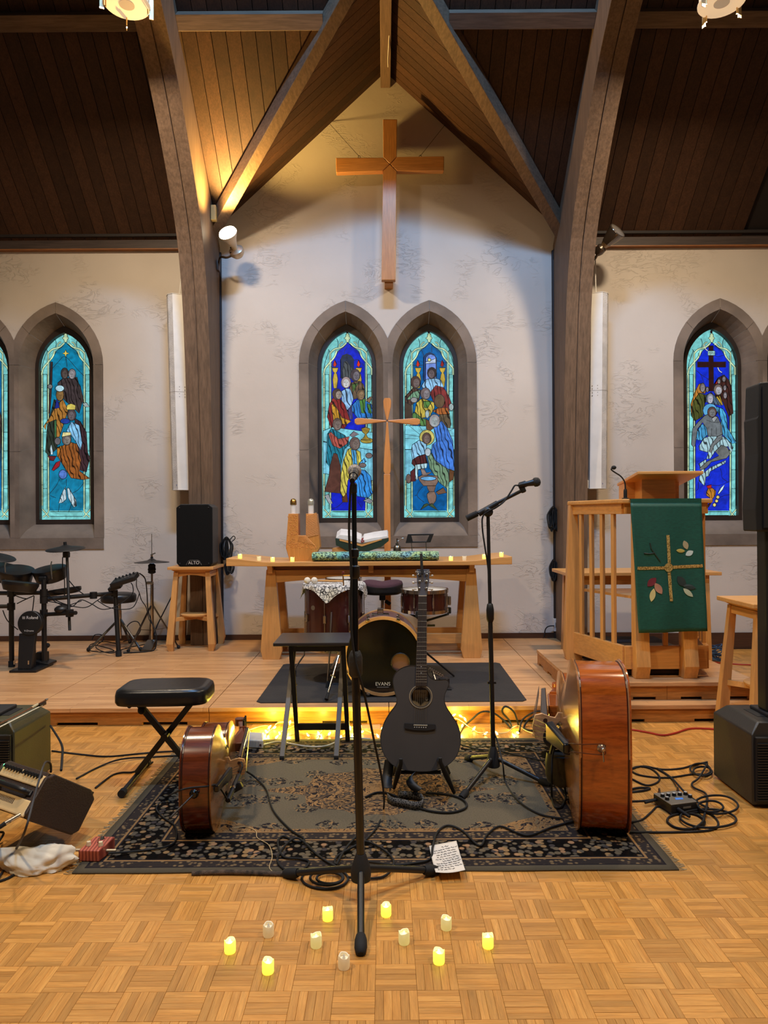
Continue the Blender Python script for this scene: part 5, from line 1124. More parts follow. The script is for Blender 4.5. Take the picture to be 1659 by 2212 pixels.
obj('tower_panel', MB().hexa([V((b0, 5.98, ST + .02)), V((b1, 5.98, ST + .02)), V((b1, 6.02, ST + .02)), V((b0, 6.02, ST + .02)), V((t0_, 6.02, c.z - .09)), V((t1_, 6.02, c.z - .09)), V((t1_, 6.06, c.z - .09)), V((t0_, 6.06, c.z - .09))]), plain((22, 22, 24), .45), t, bev=.004)
obj('tower_spine', MB().box2((c.x - .02, 6.03, ST + .02), (c.x + .02, 6.09, c.z)), black, t)
obj('base_plate', MB().box2((Q(140, 1440, 6).x, 5.93, ST + .001), (Q(420, 1440, 6).x, 6.25, ST + .02)), black, t, bev=.004)
for x in (150, 300): obj('anchor_bolt', MB().cyl(Q(x, 1440, 5.95), Q(x, 1400, 5.95), .005, n=8), chrome, t)
t = thing('kick_pedal', 'black kick pedal beside the kick pad tower', 'pedal', down(Q(430, 1390, 6.2)))
a = down(Q(345, 1440, 6.15)); b = down(Q(510, 1370, 6.15)); obj('foot_board', MB().hexa([a + V((0, 0, .01)), b + V((0, 0, .01)), b + V((.0, .16, .01)), a + V((0, .16, .01)), a + V((0, 0, .06)), b + V((0, 0, .03)), b + V((0, .16, .03)), a + V((0, .16, .06))]), black, t, bev=.005)
obj('beater_shaft', MB().cyl(Q(480, 1360, 6.22), Q(500, 1240, 6.22), .005, n=8), black, t); obj('beater', MB().sph(Q(500, 1240, 6.22), .022, 10, 6), rubber, t); obj('pedal_frame', MB().box2(a + V((.0, .05, 0)), a + V((.09, .12, .12))), black, t, bev=.01)
# kit throne behind
c = Q(1250, 735, 7.02); t = thing('padded_stool', 'round black padded drum seat on chrome legs behind the rack', 'stool', (c.x, 7.02, ST))
obj('seat_cushion', MB().lathe([(0, .05), (.10, .048), (.155, .038), (.168, .02), (.168, -.03), (.155, -.045), (0, -.045)], c, (0, 0, 1), 36), plain((20, 19, 19), .4), t, sm=50)
obj('seat_post', MB().cyl((c.x + .01, 7.02, .35), (c.x + .01, 7.02, c.z - .04), .014, n=12), chrome, t); obj('post_sleeve', MB().cyl((c.x + .01, 7.02, .22), (c.x + .01, 7.02, .5), .019, n=12), chrome, t)
for i in range(3): a = -2.6 + i * 2.094; obj('leg', MB().cyl((c.x + .01, 7.02, .42), (c.x + .01 + .29 * cos(a), 7.02 + .29 * sin(a), ST + .012), .012, n=8), steel, t); obj('rubber_foot', MB().sph((c.x + .01 + .29 * cos(a), 7.02 + .29 * sin(a), ST + .02), .02, 8, 6), rubber, t)
# hi-hat stand
c = px(329, 1395, 7.02); x = c.x; t = thing('hi_hat_stand', 'chrome hi-hat stand with one dark cymbal beside the tall stool', 'cymbal stand', (x, 7.02, ST)); zc = px(329, 1213, 7.02).z
obj('cymbal', MB().lathe([(0, .03), (.02, .028), (.045, .012), (.166, -.006), (.168, -.010), (.04, .0), (0, .01)], (x, 7.02, zc), (0, 0, 1), 40), plain((40, 37, 35), .4, .3), t, sm=50)
obj('pull_rod', MB().cyl((x, 7.02, zc), (x, 7.02, px(329, 1153, 7.02).z), .0035, n=8), chrome, t); obj('clutch', MB().lathe([(.012, .03), (.016, .04), (.010, .05), (.012, .06), (.006, .07)], (x, 7.02, zc), (0, 0, 1), 10), chrome, t); obj('wing_nut', MB().box((x + .02, 7.0, zc + .075), (.05, .01, .012), Matrix.Rotation(-.4, 3, 'Y')), chrome, t)
obj('rubber_boot', MB().lathe([(.02, -.12), (.038, -.11), (.034, -.09), (.04, -.08), (.034, -.06), (.036, -.035), (.02, -.02)], (x, 7.02, zc), (0, 0, 1), 16), rubber, t, sm=40)
obj('upper_tube', MB().cyl((x, 7.02, .75), (x, 7.02, zc - .1), .011, n=10), chrome, t); obj('lower_tube', MB().cyl((x, 7.02, .2), (x, 7.02, .78), .016, n=10), chrome, t); obj('tube_clamp', MB().box((x - .015, 7.0, .77), (.06, .03, .03)), chrome, t, bev=.006)
for i in range(3):
    a = -2.2 + i * 2.094; f = V((x + .27 * cos(a), 7.02 + .27 * sin(a), ST + .014)); obj('leg', MB().bar((x, 7.02, .56), f, .02, .008), steel, t); obj('brace', MB().bar((x, 7.02, .3), f.lerp(V((x, 7.02, .56)), .45), .014, .006), steel, t); obj('rubber_foot', MB().sph(f + V((0, 0, .004)), .018, 8, 6), rubber, t)
obj('pedal_board', MB().hexa([V((x - .05, 6.84, ST + .01)), V((x + .05, 6.84, ST + .01)), V((x + .05, 7.0, ST + .03)), V((x - .05, 7.0, ST + .03)), V((x - .05, 6.84, ST + .02)), V((x + .05, 6.84, ST + .02)), V((x + .04, 7.0, ST + .09)), V((x - .04, 7.0, ST + .09))]), steel, t, bev=.003)
cable('module_cable', [Q(1470, 480, 6.6), Q(1530, 540, 6.7), Q(1550, 700, 6.85), Q(1560, 860, 6.9), Q(1600, 1000, 6.92), Q(1640, 1100, 6.9), Q(1650, 1200, 6.9), down(Q(1620, 1290, 6.88)) + V((0, 0, .006)), down(Q(1500, 1320, 6.8)) + V((0, 0, .006)), down(Q(1300, 1330, 6.75)) + V((0, 0, .006))], .006, rubber, 'black cable dropping from the sound module beside the hi-hat stand')
cable('red_tip_cable', [Q(1440, 540, 6.62), Q(1440, 620, 6.65), Q(1470, 690, 6.7), Q(1490, 760, 6.8), Q(1540, 840, 6.85), Q(1570, 960, 6.88), Q(1600, 1010, 6.9)], .004, rubber, 'thin black lead from the sound module to the hi-hat stand')
for k_, P in enumerate(([(920, 1270), (1000, 1240), (1140, 1270), (1200, 1300), (1060, 1310), (940, 1290), (960, 1230), (1100, 1200), (1260, 1230)], [(970, 1180), (1000, 1130), (1070, 1130), (1090, 1180), (1010, 1260), (1150, 1320), (1300, 1280), (1420, 1250), (1560, 1220), (1640, 1180)], [(1330, 1120), (1340, 1040), (1400, 990), (1460, 1000), (1480, 1080), (1420, 1160), (1300, 1200)])):
    cable('floor_cable', [fl(*q(x, y), ST + .02 + .006 * k_) if y > 1190 else Q(x, y, 7.1) for x, y in P], .005, rubber, ['black cable coiled on the stage under the rack leg', 'long black cable running from the rack leg to the hi-hat stand', 'black cable looping up between the drum seat and the hi-hat stand'][k_])
cable('wall_lead', [px(388, 1240, 7.36), px(380, 1268, 7.38), px(370, 1290, 7.38), px(340, 1350, 7.3), px(332, 1375, 7.2)], .006, rubber, 'black lead running down the wall behind the loudspeaker stool')
# ================================================================ LECTERN AND ITS SURROUNDINGS
q = P2((1200, 1000, .27667)); Q = lambda x, y, d: px(*q(x, y), d)
LC = ((210, 146, 76), (222, 160, 90)); lZ = wood(*LC, 'Z', .7, .38, grain=.35); lX = wood(*LC, 'X', .7, .38, grain=.35); lY = wood(*LC, 'Y', .7, .38, grain=.35)
A = V((1.53, 5.74, 0)); B = V((1.72, 5.10, 0)); C_ = V((2.31, 5.10, 0)); E = V((2.50, 5.74, 0))   # plan: left back, left front, right front, right back
t = thing('lectern', 'honey-coloured wooden lectern with slatted angled sides on the low platform', 'lectern', (2.0, 5.4, PL))
def panel(a, b, z0, z1, th, m, nm):
    d_ = (b - a).normalized(); n_ = V((-d_.y, d_.x, 0)) * th / 2
    return obj(nm, MB().hexa([V((p.x, p.y, z)) for z in (z0, z1) for p in (a - n_, b - n_, b + n_, a + n_)]), m, t, bev=.003)
for a, b, m in ((A, B, lY), (B, C_, lX), (C_, E, lY)):
    panel(a, b, .302, .468, .035, m, 'bottom_rail'); panel(a, b, 1.415, 1.49, .035, m, 'top_rail')
panel(A, B, .302, .302 + .001, .035, lY, 'bottom_rail_edge')
for a, b, n_ in ((A, B, 4), (B, C_, 3), (C_, E, 4)):
    for i in range(n_):
        p = a.lerp(b, (i + (.85 if n_ == 4 else 1)) / (n_ + (.7 if n_ == 4 else 1))); obj('slat', MB().box((p.x, p.y, .94), (.034, .026, .95), Matrix.Rotation(math.atan2((b - a).y, (b - a).x), 3, 'Z')), lZ, t, bev=.003)
# corner slab posts (wide below, narrow above, chamfered feet)
def slabpost(x, y, wt, wb, th, ang=0.0, z1=1.49):
    P = [(-wt / 2, z1), (wt / 2, z1), (wb / 2, PL + .07), (wb / 2 - .018, PL), (-wb / 2 + .018, PL), (-wb / 2, PL + .07)]; R_ = Matrix.Rotation(ang, 3, 'Z')
    obj('post', MB().prism([V((x, y, 0)) + R_ @ V((a, -th / 2, b)) for a, b in P], R_ @ V((0, th, 0))), lZ, t, bev=.003)
slabpost(A.x - .005, A.y, .062, .155, .06); slabpost(E.x + .005, E.y, .062, .155, .06)
for x in (1.825, 2.165):
    P = [(-.02, 1.47), (.03, 1.47), (.03, .36), (.03, PL), (-.05, PL), (-.085, PL + .09), (-.06, .5)]
    obj('post', MB().prism([V((x - .05, 5.08 + a, b)) for a, b in P], (.1, 0, 0)), lZ, t, bev=.004)
cap = [A + V((-.045, .02, 0)), B + V((-.03, -.05, 0)), C_ + V((.03, -.05, 0)), E + V((.045, .02, 0))]
obj('top_cap', MB().prism([V((p.x, p.y, 1.49)) for p in cap], (0, 0, .032)), lX, t, bev=.008)
# book desk
h0 = Q(640, 66, 5.22); h1 = Q(1155, 61, 5.22); l0 = Q(480, 160, 5.78); l1 = V((h1.x + (l0.x - h0.x) + .02, 5.78, l0.z))
nn_ = (h1 - h0).cross(l0 - h0).normalized(); nn_ = nn_ if nn_.z < 0 else -nn_
P = [h0, h1, l1, l0]; obj('book_desk', MB().hexa(P + [p + nn_ * .022 for p in P]), lX, t, bev=.004)
obj('desk_ledge', MB().hexa([l0 + V((.04, -.02, -.002)), l1 + V((-.04, -.02, -.002)), l1 + V((-.04, .0, -.002)), l0 + V((.04, .0, -.002)), l0 + V((.04, -.02, .02)), l1 + V((-.04, -.02, .02)), l1 + V((-.04, 0, .02)), l0 + V((.04, 0, .02))]), lX, t)
xL, xR = 1.90, 2.33; zU = 1.522
obj('desk_support', MB().hexa([V((xL, 5.60, zU)), V((xR, 5.60, zU)), V((xR, 5.74, zU)), V((xL, 5.74, zU)), V((xL, 5.60, 1.672)), V((xR, 5.60, 1.672)), V((xR, 5.74, 1.655)), V((xL, 5.74, 1.655))]), lX, t, bev=.003)
obj('desk_bracket', MB().hexa([V((1.98, 5.45, zU)), V((2.24, 5.45, zU)), V((2.24, 5.60, zU)), V((1.98, 5.60, zU)), V((1.98, 5.45, 1.688)), V((2.24, 5.45, 1.688)), V((2.24, 5.60, 1.672)), V((1.98, 5.60, 1.672))]), lX, t, bev=.003)
obj('inner_shelf', MB().prism([V((p.x * .9 + .2, p.y + .02, .80)) for p in (A.lerp(B, .1), B + V((.05, .05, 0)), C_ + V((-.05, .05, 0)), E.lerp(C_, .1))], (0, 0, .02)), lX, t)
obj('floor_board', MB().prism([V((p.x, p.y, PL + .012)) for p in (A + V((.05, 0, 0)), B + V((.04, .04, 0)), C_ + V((-.04, .04, 0)), E + V((-.05, 0, 0)))], (0, 0, .05)), plain((46, 36, 32), .9), t)
# gooseneck microphone
g0 = Q(545, 268, 5.2); t = thing('gooseneck_microphone', 'black gooseneck microphone standing on the lectern top', 'microphone', (g0.x, 5.2, 1.522)); g0.z = 1.523
obj('base', MB().lathe([(.025, 0), (.025, .008), (.013, .012), (.013, .06), (.010, .075)], g0, (0, 0, 1), 14), black, t, sm=40); ne = smooth([g0 + V((0, 0, .07)), Q(540, 150, 5.2), Q(510, 105, 5.2), Q(465, 75, 5.2), Q(438, 55, 5.2), Q(437, 45, 5.2), Q(450, 38, 5.2)], 5)
obj('gooseneck', MB().tube(ne, .0055, 8), black, t, sm=60); obj('capsule', MB().sph(Q(455, 36, 5.2), .017, 12, 8, (1.1, 1, .9)), rubber, t, sm=60)
# green parament
def clothmat(c1, c2, sc=60):
    m, nt, b = newmat('cloth_%d_%d' % c1[:2]); tc = N(nt, 'ShaderNodeTexCoord'); mp = N(nt, 'ShaderNodeMapping'); mp.inputs['Scale'].default_value = (2, 2, 9); L(nt, tc.outputs['Object'], mp.inputs['Vector'])
    n = N(nt, 'ShaderNodeTexNoise', i_Scale=sc / 3, i_Detail=4.0, i_Roughness=.7); L(nt, mp.outputs[0], n.inputs['Vector']); r = ramp(nt, n.outputs[0], [(0.35, c1), (0.65, c2)]); L(nt, r.outputs[0], b.inputs['Base Color']); b.inputs['Roughness'].default_value = .55; b.inputs['Sheen Weight'].default_value = .05; return m
t = thing('lectern_cloth', 'dark green lectern cloth with gold cross and appliqué leaves', 'cloth', Q(900, 1320, 4.95))
c0, c1_, c2_, c3 = Q(585, 312, 5.03), Q(1140, 312, 5.03), Q(1183, 1312, 4.955), Q(655, 1330, 4.955)
def cl(u, v, off=0.0):
    p = c0.lerp(c1_, u).lerp(c3.lerp(c2_, u), v); w_ = .010 * v * sin(u * 9 + 1.5) + .008 * v * noise.noise((u * 5, v * 3, 1)); return p + V((0, w_ - off, 0))
mb = MB().grid(lambda u, v: cl(u, v), 26, 30)
o = obj('cloth_panel', mb, clothmat((0, 62, 46), (4, 80, 60)), t, sm=70, mods=[('SOLIDIFY', dict(thickness=.003, offset=1.0))])
obj('cloth_fold', MB().add([c0 + V((0, 0, 0)), c1_, c1_ + V((0, .4, .0)) * 0 + V((c1_.x * 0, 0, 0)), c0] and [V((c0.x, 5.03, 1.523)), V((c1_.x, 5.03, 1.523)), V((c1_.x, 5.35, 1.525)), V((c0.x, 5.35, 1.525)), V((c0.x, c0.y, c0.z)), V((c1_.x, c1_.y, c1_.z))], [(0, 1, 2, 3), (0, 4, 5, 1)]), clothmat((0, 62, 46), (4, 80, 60)), t)
def uv(x, y):     # picture crop -> cloth u, v
    v = (y - 312) / (1320 - 312); xl = 585 + 70 * v; xr = 1140 + 43 * v; return (x - xl) / (xr - xl), v
def appl(pts, m, nm, off=.004):
    P = [cl(*uv(x, y), off) for x, y in pts]; obj(nm, MB().prism(P, (0, .002, 0)), m, t)
def goldmat():
    m, nt, b = newmat('gold_braid'); tc = N(nt, 'ShaderNodeTexCoord'); n = N(nt, 'ShaderNodeTexVoronoi', i_Scale=120.0); L(nt, tc.outputs['Object'], n.inputs['Vector']); r = ramp(nt, n.outputs['Distance'], [(0.35, (240, 205, 120)), (0.8, (150, 112, 48))]); L(nt, r.outputs[0], b.inputs['Base Color']); b.inputs['Metallic'].default_value = .6; b.inputs['Roughness'].default_value = .35; return m
gold = goldmat()
for a, b in (((864, 566), (882, 785)), ((874, 858), (900, 1080))):
    n_ = 8; Lp = [(a[0] + (b[0] - a[0]) * i / n_ * .62, a[1] + (b[1] - a[1]) * i / n_) for i in range(n_ + 1)]
    mb = MB().ribbon([cl(*uv(x + 11, y), .005) for x, y in Lp], .022); obj('gold_braid', mb, gold, t)
for a, b in (((640, 822), (850, 822)), ((914, 818), (1147, 810))):
    mb = MB().ribbon([cl(*uv(a[0] + (b[0] - a[0]) * i / 8, a[1] + (b[1] - a[1]) * i / 8), .005) for i in range(9)], .022); obj('gold_braid', mb, gold, t)
appl(ell(881, 819, 34, 34, 24), gold, 'gold_medallion', .006)
def leaf(x, y, L_, W_, ang, m):
    a = radians(ang); P = []
    for i in range(16):
        u = i / 8 if i < 8 else (16 - i) / 8; w_ = W_ / 2 * sin(pi * min(u, 1)) ** .8 * (1 if i < 8 else -1); P.append((x + (u - .5) * L_ * cos(a) - w_ * sin(a), y + (u - .5) * L_ * sin(a) + w_ * cos(a)))
    appl(P, m, 'leaf_applique', .005)
for x, y, l, w_, an, c in ((1016, 645, 74, 42, 70, (168, 150, 108)), (977, 690, 70, 30, 5, (178, 158, 72)), (1045, 710, 66, 42, -30, (196, 206, 190)), (750, 930, 92, 54, -45, (104, 22, 32)), (800, 980, 100, 52, 58, (172, 118, 88)), (755, 1030, 104, 42, -78, (196, 178, 112)), (985, 930, 104, 60, 52, (34, 46, 40)), (1045, 975, 100, 42, 12, (38, 52, 46)), (1036, 1018, 100, 38, 42, (186, 190, 150))):
    leaf(x, y, l, w_, an, plain(c, .6))
for P in ([(735, 625), (745, 670), (765, 700), (815, 770)], [(690, 705), (725, 710), (765, 705)]):
    obj('branch_applique', MB().tube([cl(*uv(x, y), .005) for x, y in P], .004, 5), plain((22, 34, 28), .6), t)
# side table behind the lectern, dark step, blue cable, red cable
zt_ = .905; ty0, ty1 = 6.22, 6.78; tx0, tx1 = 1.60, 2.96
t = thing('side_table', 'wooden side table standing behind the lectern', 'table', (2.28, 6.5, ST))
obj('table_top', MB().box2((tx0, ty0, zt_ - .03), (tx1, ty1, zt_)), honeyX, t, bev=.004); obj('apron', MB().box2((tx0 + .12, ty0 + .05, zt_ - .11), (tx1 - .12, ty0 + .08, zt_ - .03)), honeyX, t); obj('apron', MB().box2((tx0 + .12, ty1 - .08, zt_ - .11), (tx1 - .12, ty1 - .05, zt_ - .03)), honeyX, t)
for x in (tx0 + .12, tx1 - .12):
    for y in (ty0 + .07, ty1 - .07): obj('leg', MB().hexa([V((x + a * w_, y + b * w_, z)) for z, w_ in ((ST if x < 2.6 else 0.001, .045), (zt_ - .03, .028)) for a, b in ((-1, -1), (1, -1), (1, 1), (-1, 1))]), honeyZ, t, bev=.003)
obj('carpeted_step', MB().box2((1.72, 6.24, ST), (2.56, 6.74, ST + .14)), plain((44, 34, 30), .95, bump=.4, bscale=120), bev=.008, label='dark carpeted step under the side table behind the lectern', cat='step')
mb = MB(); random.seed(5); c = fl(1533, 1410, 0.0); c.y = 6.9; c.x = (1533 - 829.5) * 6.9 / F
for i in range(15):
    r_ = random.uniform(.07, .13); o_ = V((random.uniform(-.03, .03), random.uniform(-.03, .03), .012 + .012 * (i % 11))); tl = random.uniform(-.25, .25)
    mb.tube(smooth([c + o_ + V((r_ * cos(a), r_ * sin(a), .012 * sin(a * 2 + i) + tl * .1 * cos(a))) for a in [2 * pi * k / 9 for k in range(9)]], 3, True), .005, 5, closed=True)
obj('blue_cable_coil', mb, plain((44, 78, 122), .45), sm=60, label='coil of blue cable on the floor beside the lectern', cat='cable')
redm = plain((172, 44, 36), .45)
cable('red_cable', [(2.9, 6.9, .006), (3.2, 6.7, .006), (3.45, 6.62, .006), (3.9, 6.75, .006)], .006, redm, 'thin red cable on the parquet behind the second stool')
cable('red_cable', [fl(1360, 1575, .007), fl(1400, 1582, .007), fl(1432, 1588, .007), fl(1460, 1583, .007), fl(1490, 1574, .007), fl(1530, 1574, .007), fl(1580, 1578, .007)], .006, redm, 'red cable running along the floor to the right subwoofer')
cable('red_cable', [V((2.40, 4.46, .868)), V((2.50, 4.56, .868)), V((2.62, 4.58, .868)), V((2.66, 4.5, .868))], .005, plain((196, 84, 52), .5), 'orange-red cord lying on the seat of the second stool')
# ================================================================ COLUMN ARRAY LOUDSPEAKERS
def sub(x0, x1, y0, y1, h, inner, label, sidem):
    """subwoofer: chamfered top, ribbed front grille; inner = +1 when its inner side faces -x"""
    t = thing('subwoofer', label, 'speaker', ((x0 + x1) / 2, (y0 + y1) / 2, 0)); ch = .05
    prof = [(x0, .012), (x1, .012), (x1, h - ch), (x1 - ch, h), (x0 + ch, h), (x0, h - ch)]
    f = [V((x, y0 + .035 if z < h - .001 else y0 + .08, z)) for x, z in prof]; b = [V((x, y1 - (.05 if z > h - .001 else 0), z)) for x, z in prof]; n = 6
    mb = MB(); mb.add(f + b, [tuple(range(6)), tuple(range(11, 5, -1))] + [(i, (i + 1) % n, n + (i + 1) % n, n + i) for i in range(n)])
    obj('cabinet', mb, sidem, t, bev=.008, sm=40)
    g = obj('front_grille', MB().box2((x0 + .012, y0 + .02, .03), (x1 - .012, y0 + .04, h - .06)), plain((14, 13, 12), .6), t, bev=.004)
    for i in range(22): z = .04 + i * (h - .12) / 22; obj('grille_rib', MB().box2((x0 + .016, y0 + .012, z), (x1 - .016, y0 + .024, z + .006)), plain((22, 20, 19), .6), g)
    xm = (x0 + x1) / 2; obj('top_recess', MB().box2((xm - .11, y0 + .16, h - .01), (xm + .11, y0 + .30, h + .002)), plain((8, 8, 8), .7), t); obj('pole_socket', MB().box2((xm - .07, y0 + .14, h), (xm + .07, y0 + .32, h + .02)), plain((32, 31, 32), .5), t, bev=.006)
    for a in (x0 + .04, x1 - .04):
        for b_ in (y0 + .08, y1 - .05): obj('rubber_foot', MB().cyl((a, b_, 0), (a, b_, .013), .018, n=10), rubber, t)
    return t, xm
dk = plain((40, 36, 31), .5, bump=.12, bscale=150)
sub(-2.26, -1.86, 3.52, 3.95, .385, 1, 'black subwoofer with the cello bow across its top', plain((62, 58, 34), .5, bump=.12, bscale=150))  # yellow-green cast of the nearby lights is put into this cabinet colour
t, xm = sub(1.755, 2.16, 3.36, 3.80, .40, -1, 'black subwoofer base of the column loudspeaker beside the effects box', dk)
t = thing('column_array', 'slim black column loudspeaker mounted on the right subwoofer', 'speaker', (xm, 3.6, .42))
xp0 = px(1650, 1300, 3.55).x
obj('pole_section', MB().box2((xp0, 3.53, .42), (xp0 + .085, 3.62, 1.36)), plain((13, 13, 13), .5), t, bev=.01)
pr = [(1642, 826), (1639, 830), (1637, 900), (1635, 905), (1637, 980), (1632, 1100), (1634, 1148), (1700, 1150), (1700, 820)]
obj('array_body', MB().prism([px(a, b, 3.50) for a, b in pr], (0, .13, 0)), plain((17, 17, 17), .55), t, bev=.012); zz = [px(1660, y, 3.5).z for y in (1140, 835)]
obj('array_grille', MB().box2((px(1646, 900, 3.5).x, 3.488, zz[0]), (px(1696, 900, 3.5).x, 3.5, zz[1])), plain((10, 10, 10), .7), t)
# ================================================================ RUG
RX0, RX1, RY0, RY1 = -1.24, 1.155, 2.80, 4.47; RC = V(((RX0 + RX1) / 2, (RY0 + RY1) / 2, 0)); HX, HY = (RX1 - RX0) / 2, (RY1 - RY0) / 2
def rugmat():
    m, nt, b = newmat('persian_rug'); tc = N(nt, 'ShaderNodeTexCoord'); sp = N(nt, 'ShaderNodeSeparateXYZ'); L(nt, tc.outputs['Object'], sp.inputs[0])
    def mt(op, a, c=None):
        n = N(nt, 'ShaderNodeMath', operation=op)
        for i, s_ in enumerate((a, c)):
            if s_ is None: continue
            if isinstance(s_, (int, float)): n.inputs[i].default_value = s_
            else: L(nt, s_, n.inputs[i])
        return n.outputs[0]
    ax, ay = mt('ABSOLUTE', sp.outputs[0]), mt('ABSOLUTE', sp.outputs[1])
    e = mt('MINIMUM', mt('SUBTRACT', HX, ax), mt('SUBTRACT', HY, ay))
    sw = N(nt, 'ShaderNodeTexNoise', i_Scale=17.0, i_Detail=2.0, i_Distortion=1.8); L(nt, tc.outputs['Object'], sw.inputs['Vector'])
    # mirrored coordinates keep the motifs symmetric about both axes
    cb_ = N(nt, 'ShaderNodeCombineXYZ'); L(nt, ax, cb_.inputs[0]); L(nt, ay, cb_.inputs[1])
    s2 = N(nt, 'ShaderNodeTexNoise', i_Scale=13.0, i_Detail=2.5, i_Distortion=2.4); L(nt, cb_.outputs[0], s2.inputs['Vector'])
    DK, TAN, GR, ED = (34, 30, 32), (134, 102, 66), (92, 83, 67), (80, 72, 58)
    swirl = ramp(nt, s2.outputs[0], [(0, DK), (0.40, DK), (0.43, TAN), (0.50, TAN), (0.53, DK), (0.60, (70, 62, 54)), (0.66, TAN)], 'LINEAR')
    spand = ramp(nt, s2.outputs[0], [(0, DK), (0.38, DK), (0.41, TAN), (0.52, (128, 96, 60)), (0.55, DK), (0.58, TAN), (0.66, (110, 92, 66))], 'LINEAR')
    vo = N(nt, 'ShaderNodeTexVoronoi', i_Scale=36.0); L(nt, cb_.outputs[0], vo.inputs['Vector']); sc_ = N(nt, 'ShaderNodeSeparateColor'); L(nt, vo.outputs['Color'], sc_.inputs[0])
    cell = ramp(nt, sc_.outputs[0], [(0, (96, 84, 66)), (0.35, (132, 104, 70)), (0.55, (84, 76, 64)), (0.75, (60, 54, 52)), (0.9, (142, 108, 78))], 'CONSTANT')
    petal = ramp(nt, vo.outputs['Distance'], [(0.0, (120, 110, 100)), (0.10, (255, 255, 255)), (0.42, (255, 255, 255)), (0.56, (36, 32, 34))])
    flo = mul(nt, cell.outputs[0], petal.outputs[0])
    wv = N(nt, 'ShaderNodeTexVoronoi', i_Scale=46.0); L(nt, cb_.outputs[0], wv.inputs['Vector']); guard = ramp(nt, wv.outputs['Distance'], [(0.25, (112, 92, 66)), (0.45, (44, 38, 36))])
    # field with scattered bouquets
    v3 = N(nt, 'ShaderNodeTexVoronoi', i_Scale=5.0, i_Randomness=.75); L(nt, cb_.outputs[0], v3.inputs['Vector'])
    n3 = N(nt, 'ShaderNodeTexNoise', i_Scale=42.0, i_Detail=2.0, i_Distortion=1.2); L(nt, cb_.outputs[0], n3.inputs['Vector'])
    near = mt('LESS_THAN', v3.outputs['Distance'], 0.40); inkv = mt('MULTIPLY', near, mt('GREATER_THAN', n3.outputs[0], 0.535)); tanv = mt('MULTIPLY', near, mt('LESS_THAN', n3.outputs[0], 0.40))
    fn = N(nt, 'ShaderNodeTexNoise', i_Scale=160.0, i_Detail=2.0); L(nt, tc.outputs['Object'], fn.inputs['Vector']); gr = ramp(nt, fn.outputs[0], [(0.3, (84, 76, 61)), (0.7, (100, 90, 73))])
    def pick(fac, a, c):
        x = N(nt, 'ShaderNodeMix', data_type='RGBA'); L(nt, fac, x.inputs[0])
        for s_, i in ((a, 6), (c, 7)):
            if isinstance(s_, tuple): x.inputs[i].default_value = lin(s_)
            else: L(nt, s_, x.inputs[i])
        return x.outputs[2]
    col = pick(inkv, gr.outputs[0], DK); col = pick(tanv, col, TAN)
    # central medallion: wobbling ellipse plus pointed ends along x
    wob = mt('MULTIPLY', mt('SINE', mt('MULTIPLY', mt('ARCTAN2', ay, ax), 8.0)), .06)
    rr = mt('ADD', mt('SQRT', mt('ADD', mt('POWER', mt('DIVIDE', ax, .40), 2.0), mt('POWER', mt('DIVIDE', ay, .30), 2.0))), wob)
    dia = mt('ADD', mt('DIVIDE', ax, .62), mt('DIVIDE', ay, .16)); med = mt('MINIMUM', rr, dia)
    col = pick(mt('LESS_THAN', med, 1.0), col, swirl.outputs[0]); col = pick(mt('LESS_THAN', rr, .30), col, spand.outputs[0])
    # spandrels in the field corners, scalloped
    cx, cy = mt('SUBTRACT', HX - .36, ax), mt('SUBTRACT', HY - .36, ay)
    sq = mt('ADD', mt('MULTIPLY', mt('SINE', mt('MULTIPLY', ax, 26.0)), .02), mt('MULTIPLY', mt('SINE', mt('MULTIPLY', ay, 26.0)), .02))
    spn = mt('ADD', mt('ADD', mt('POWER', mt('MAXIMUM', mt('DIVIDE', cx, .44), 0.0), .75), mt('POWER', mt('MAXIMUM', mt('DIVIDE', cy, .24), 0.0), .75)), sq)
    col = pick(mt('LESS_THAN', spn, 1.0), col, spand.outputs[0])
    rimf = mt('LESS_THAN', mt('MINIMUM', cx, cy), .02); col = pick(rimf, col, spand.outputs[0])
    for lim, c in ((.355, TAN), (.345, DK), (.338, guard.outputs[0]), (.285, DK), (.278, TAN), (.268, DK), (.260, flo), (.105, DK), (.098, TAN), (.088, guard.outputs[0]), (.042, DK), (.034, ED)):
        col = pick(mt('LESS_THAN', e, lim), col, c)
    L(nt, col, b.inputs['Base Color']); b.inputs['Roughness'].default_value = .95; b.inputs['Specular IOR Level'].default_value = .1
    bp = N(nt, 'ShaderNodeBump', i_Strength=.3, i_Distance=.004); L(nt, fn.outputs[0], bp.inputs['Height']); L(nt, bp.outputs[0], b.inputs['Normal']); return m
t = thing('persian_rug', 'worn grey and navy Persian rug with floral border under the instruments', 'rug', RC)
def rg(u, v):
    x, y = RX0 + (RX1 - RX0) * u, RY0 + (RY1 - RY0) * v; return V((x + .006 * noise.noise((y * 3, 1, 0)), y + .008 * noise.noise((x * 2.5, 5, 0)), .007 + .002 * noise.noise((x * 3, y * 3, 0))))
obj('rug_pile', MB().grid(rg, 60, 40), rugmat(), t, sm=60, mods=[('SOLIDIFY', dict(thickness=.0065, offset=-1.0))])
mb = MB(); random.seed(21)
for u, sg in ((0, -1), (1, 1)):
    for i in range(150):
        v = i / 149; p = rg(u, v); mb.tube([p + V((0, 0, -.002)), p + V((sg * .015, random.uniform(-.006, .006), -.004)), p + V((sg * random.uniform(.025, .04), random.uniform(-.014, .014), -.0055))], .0016, 4)
obj('fringe', mb, plain((150, 132, 98), .9), t, kind='stuff')
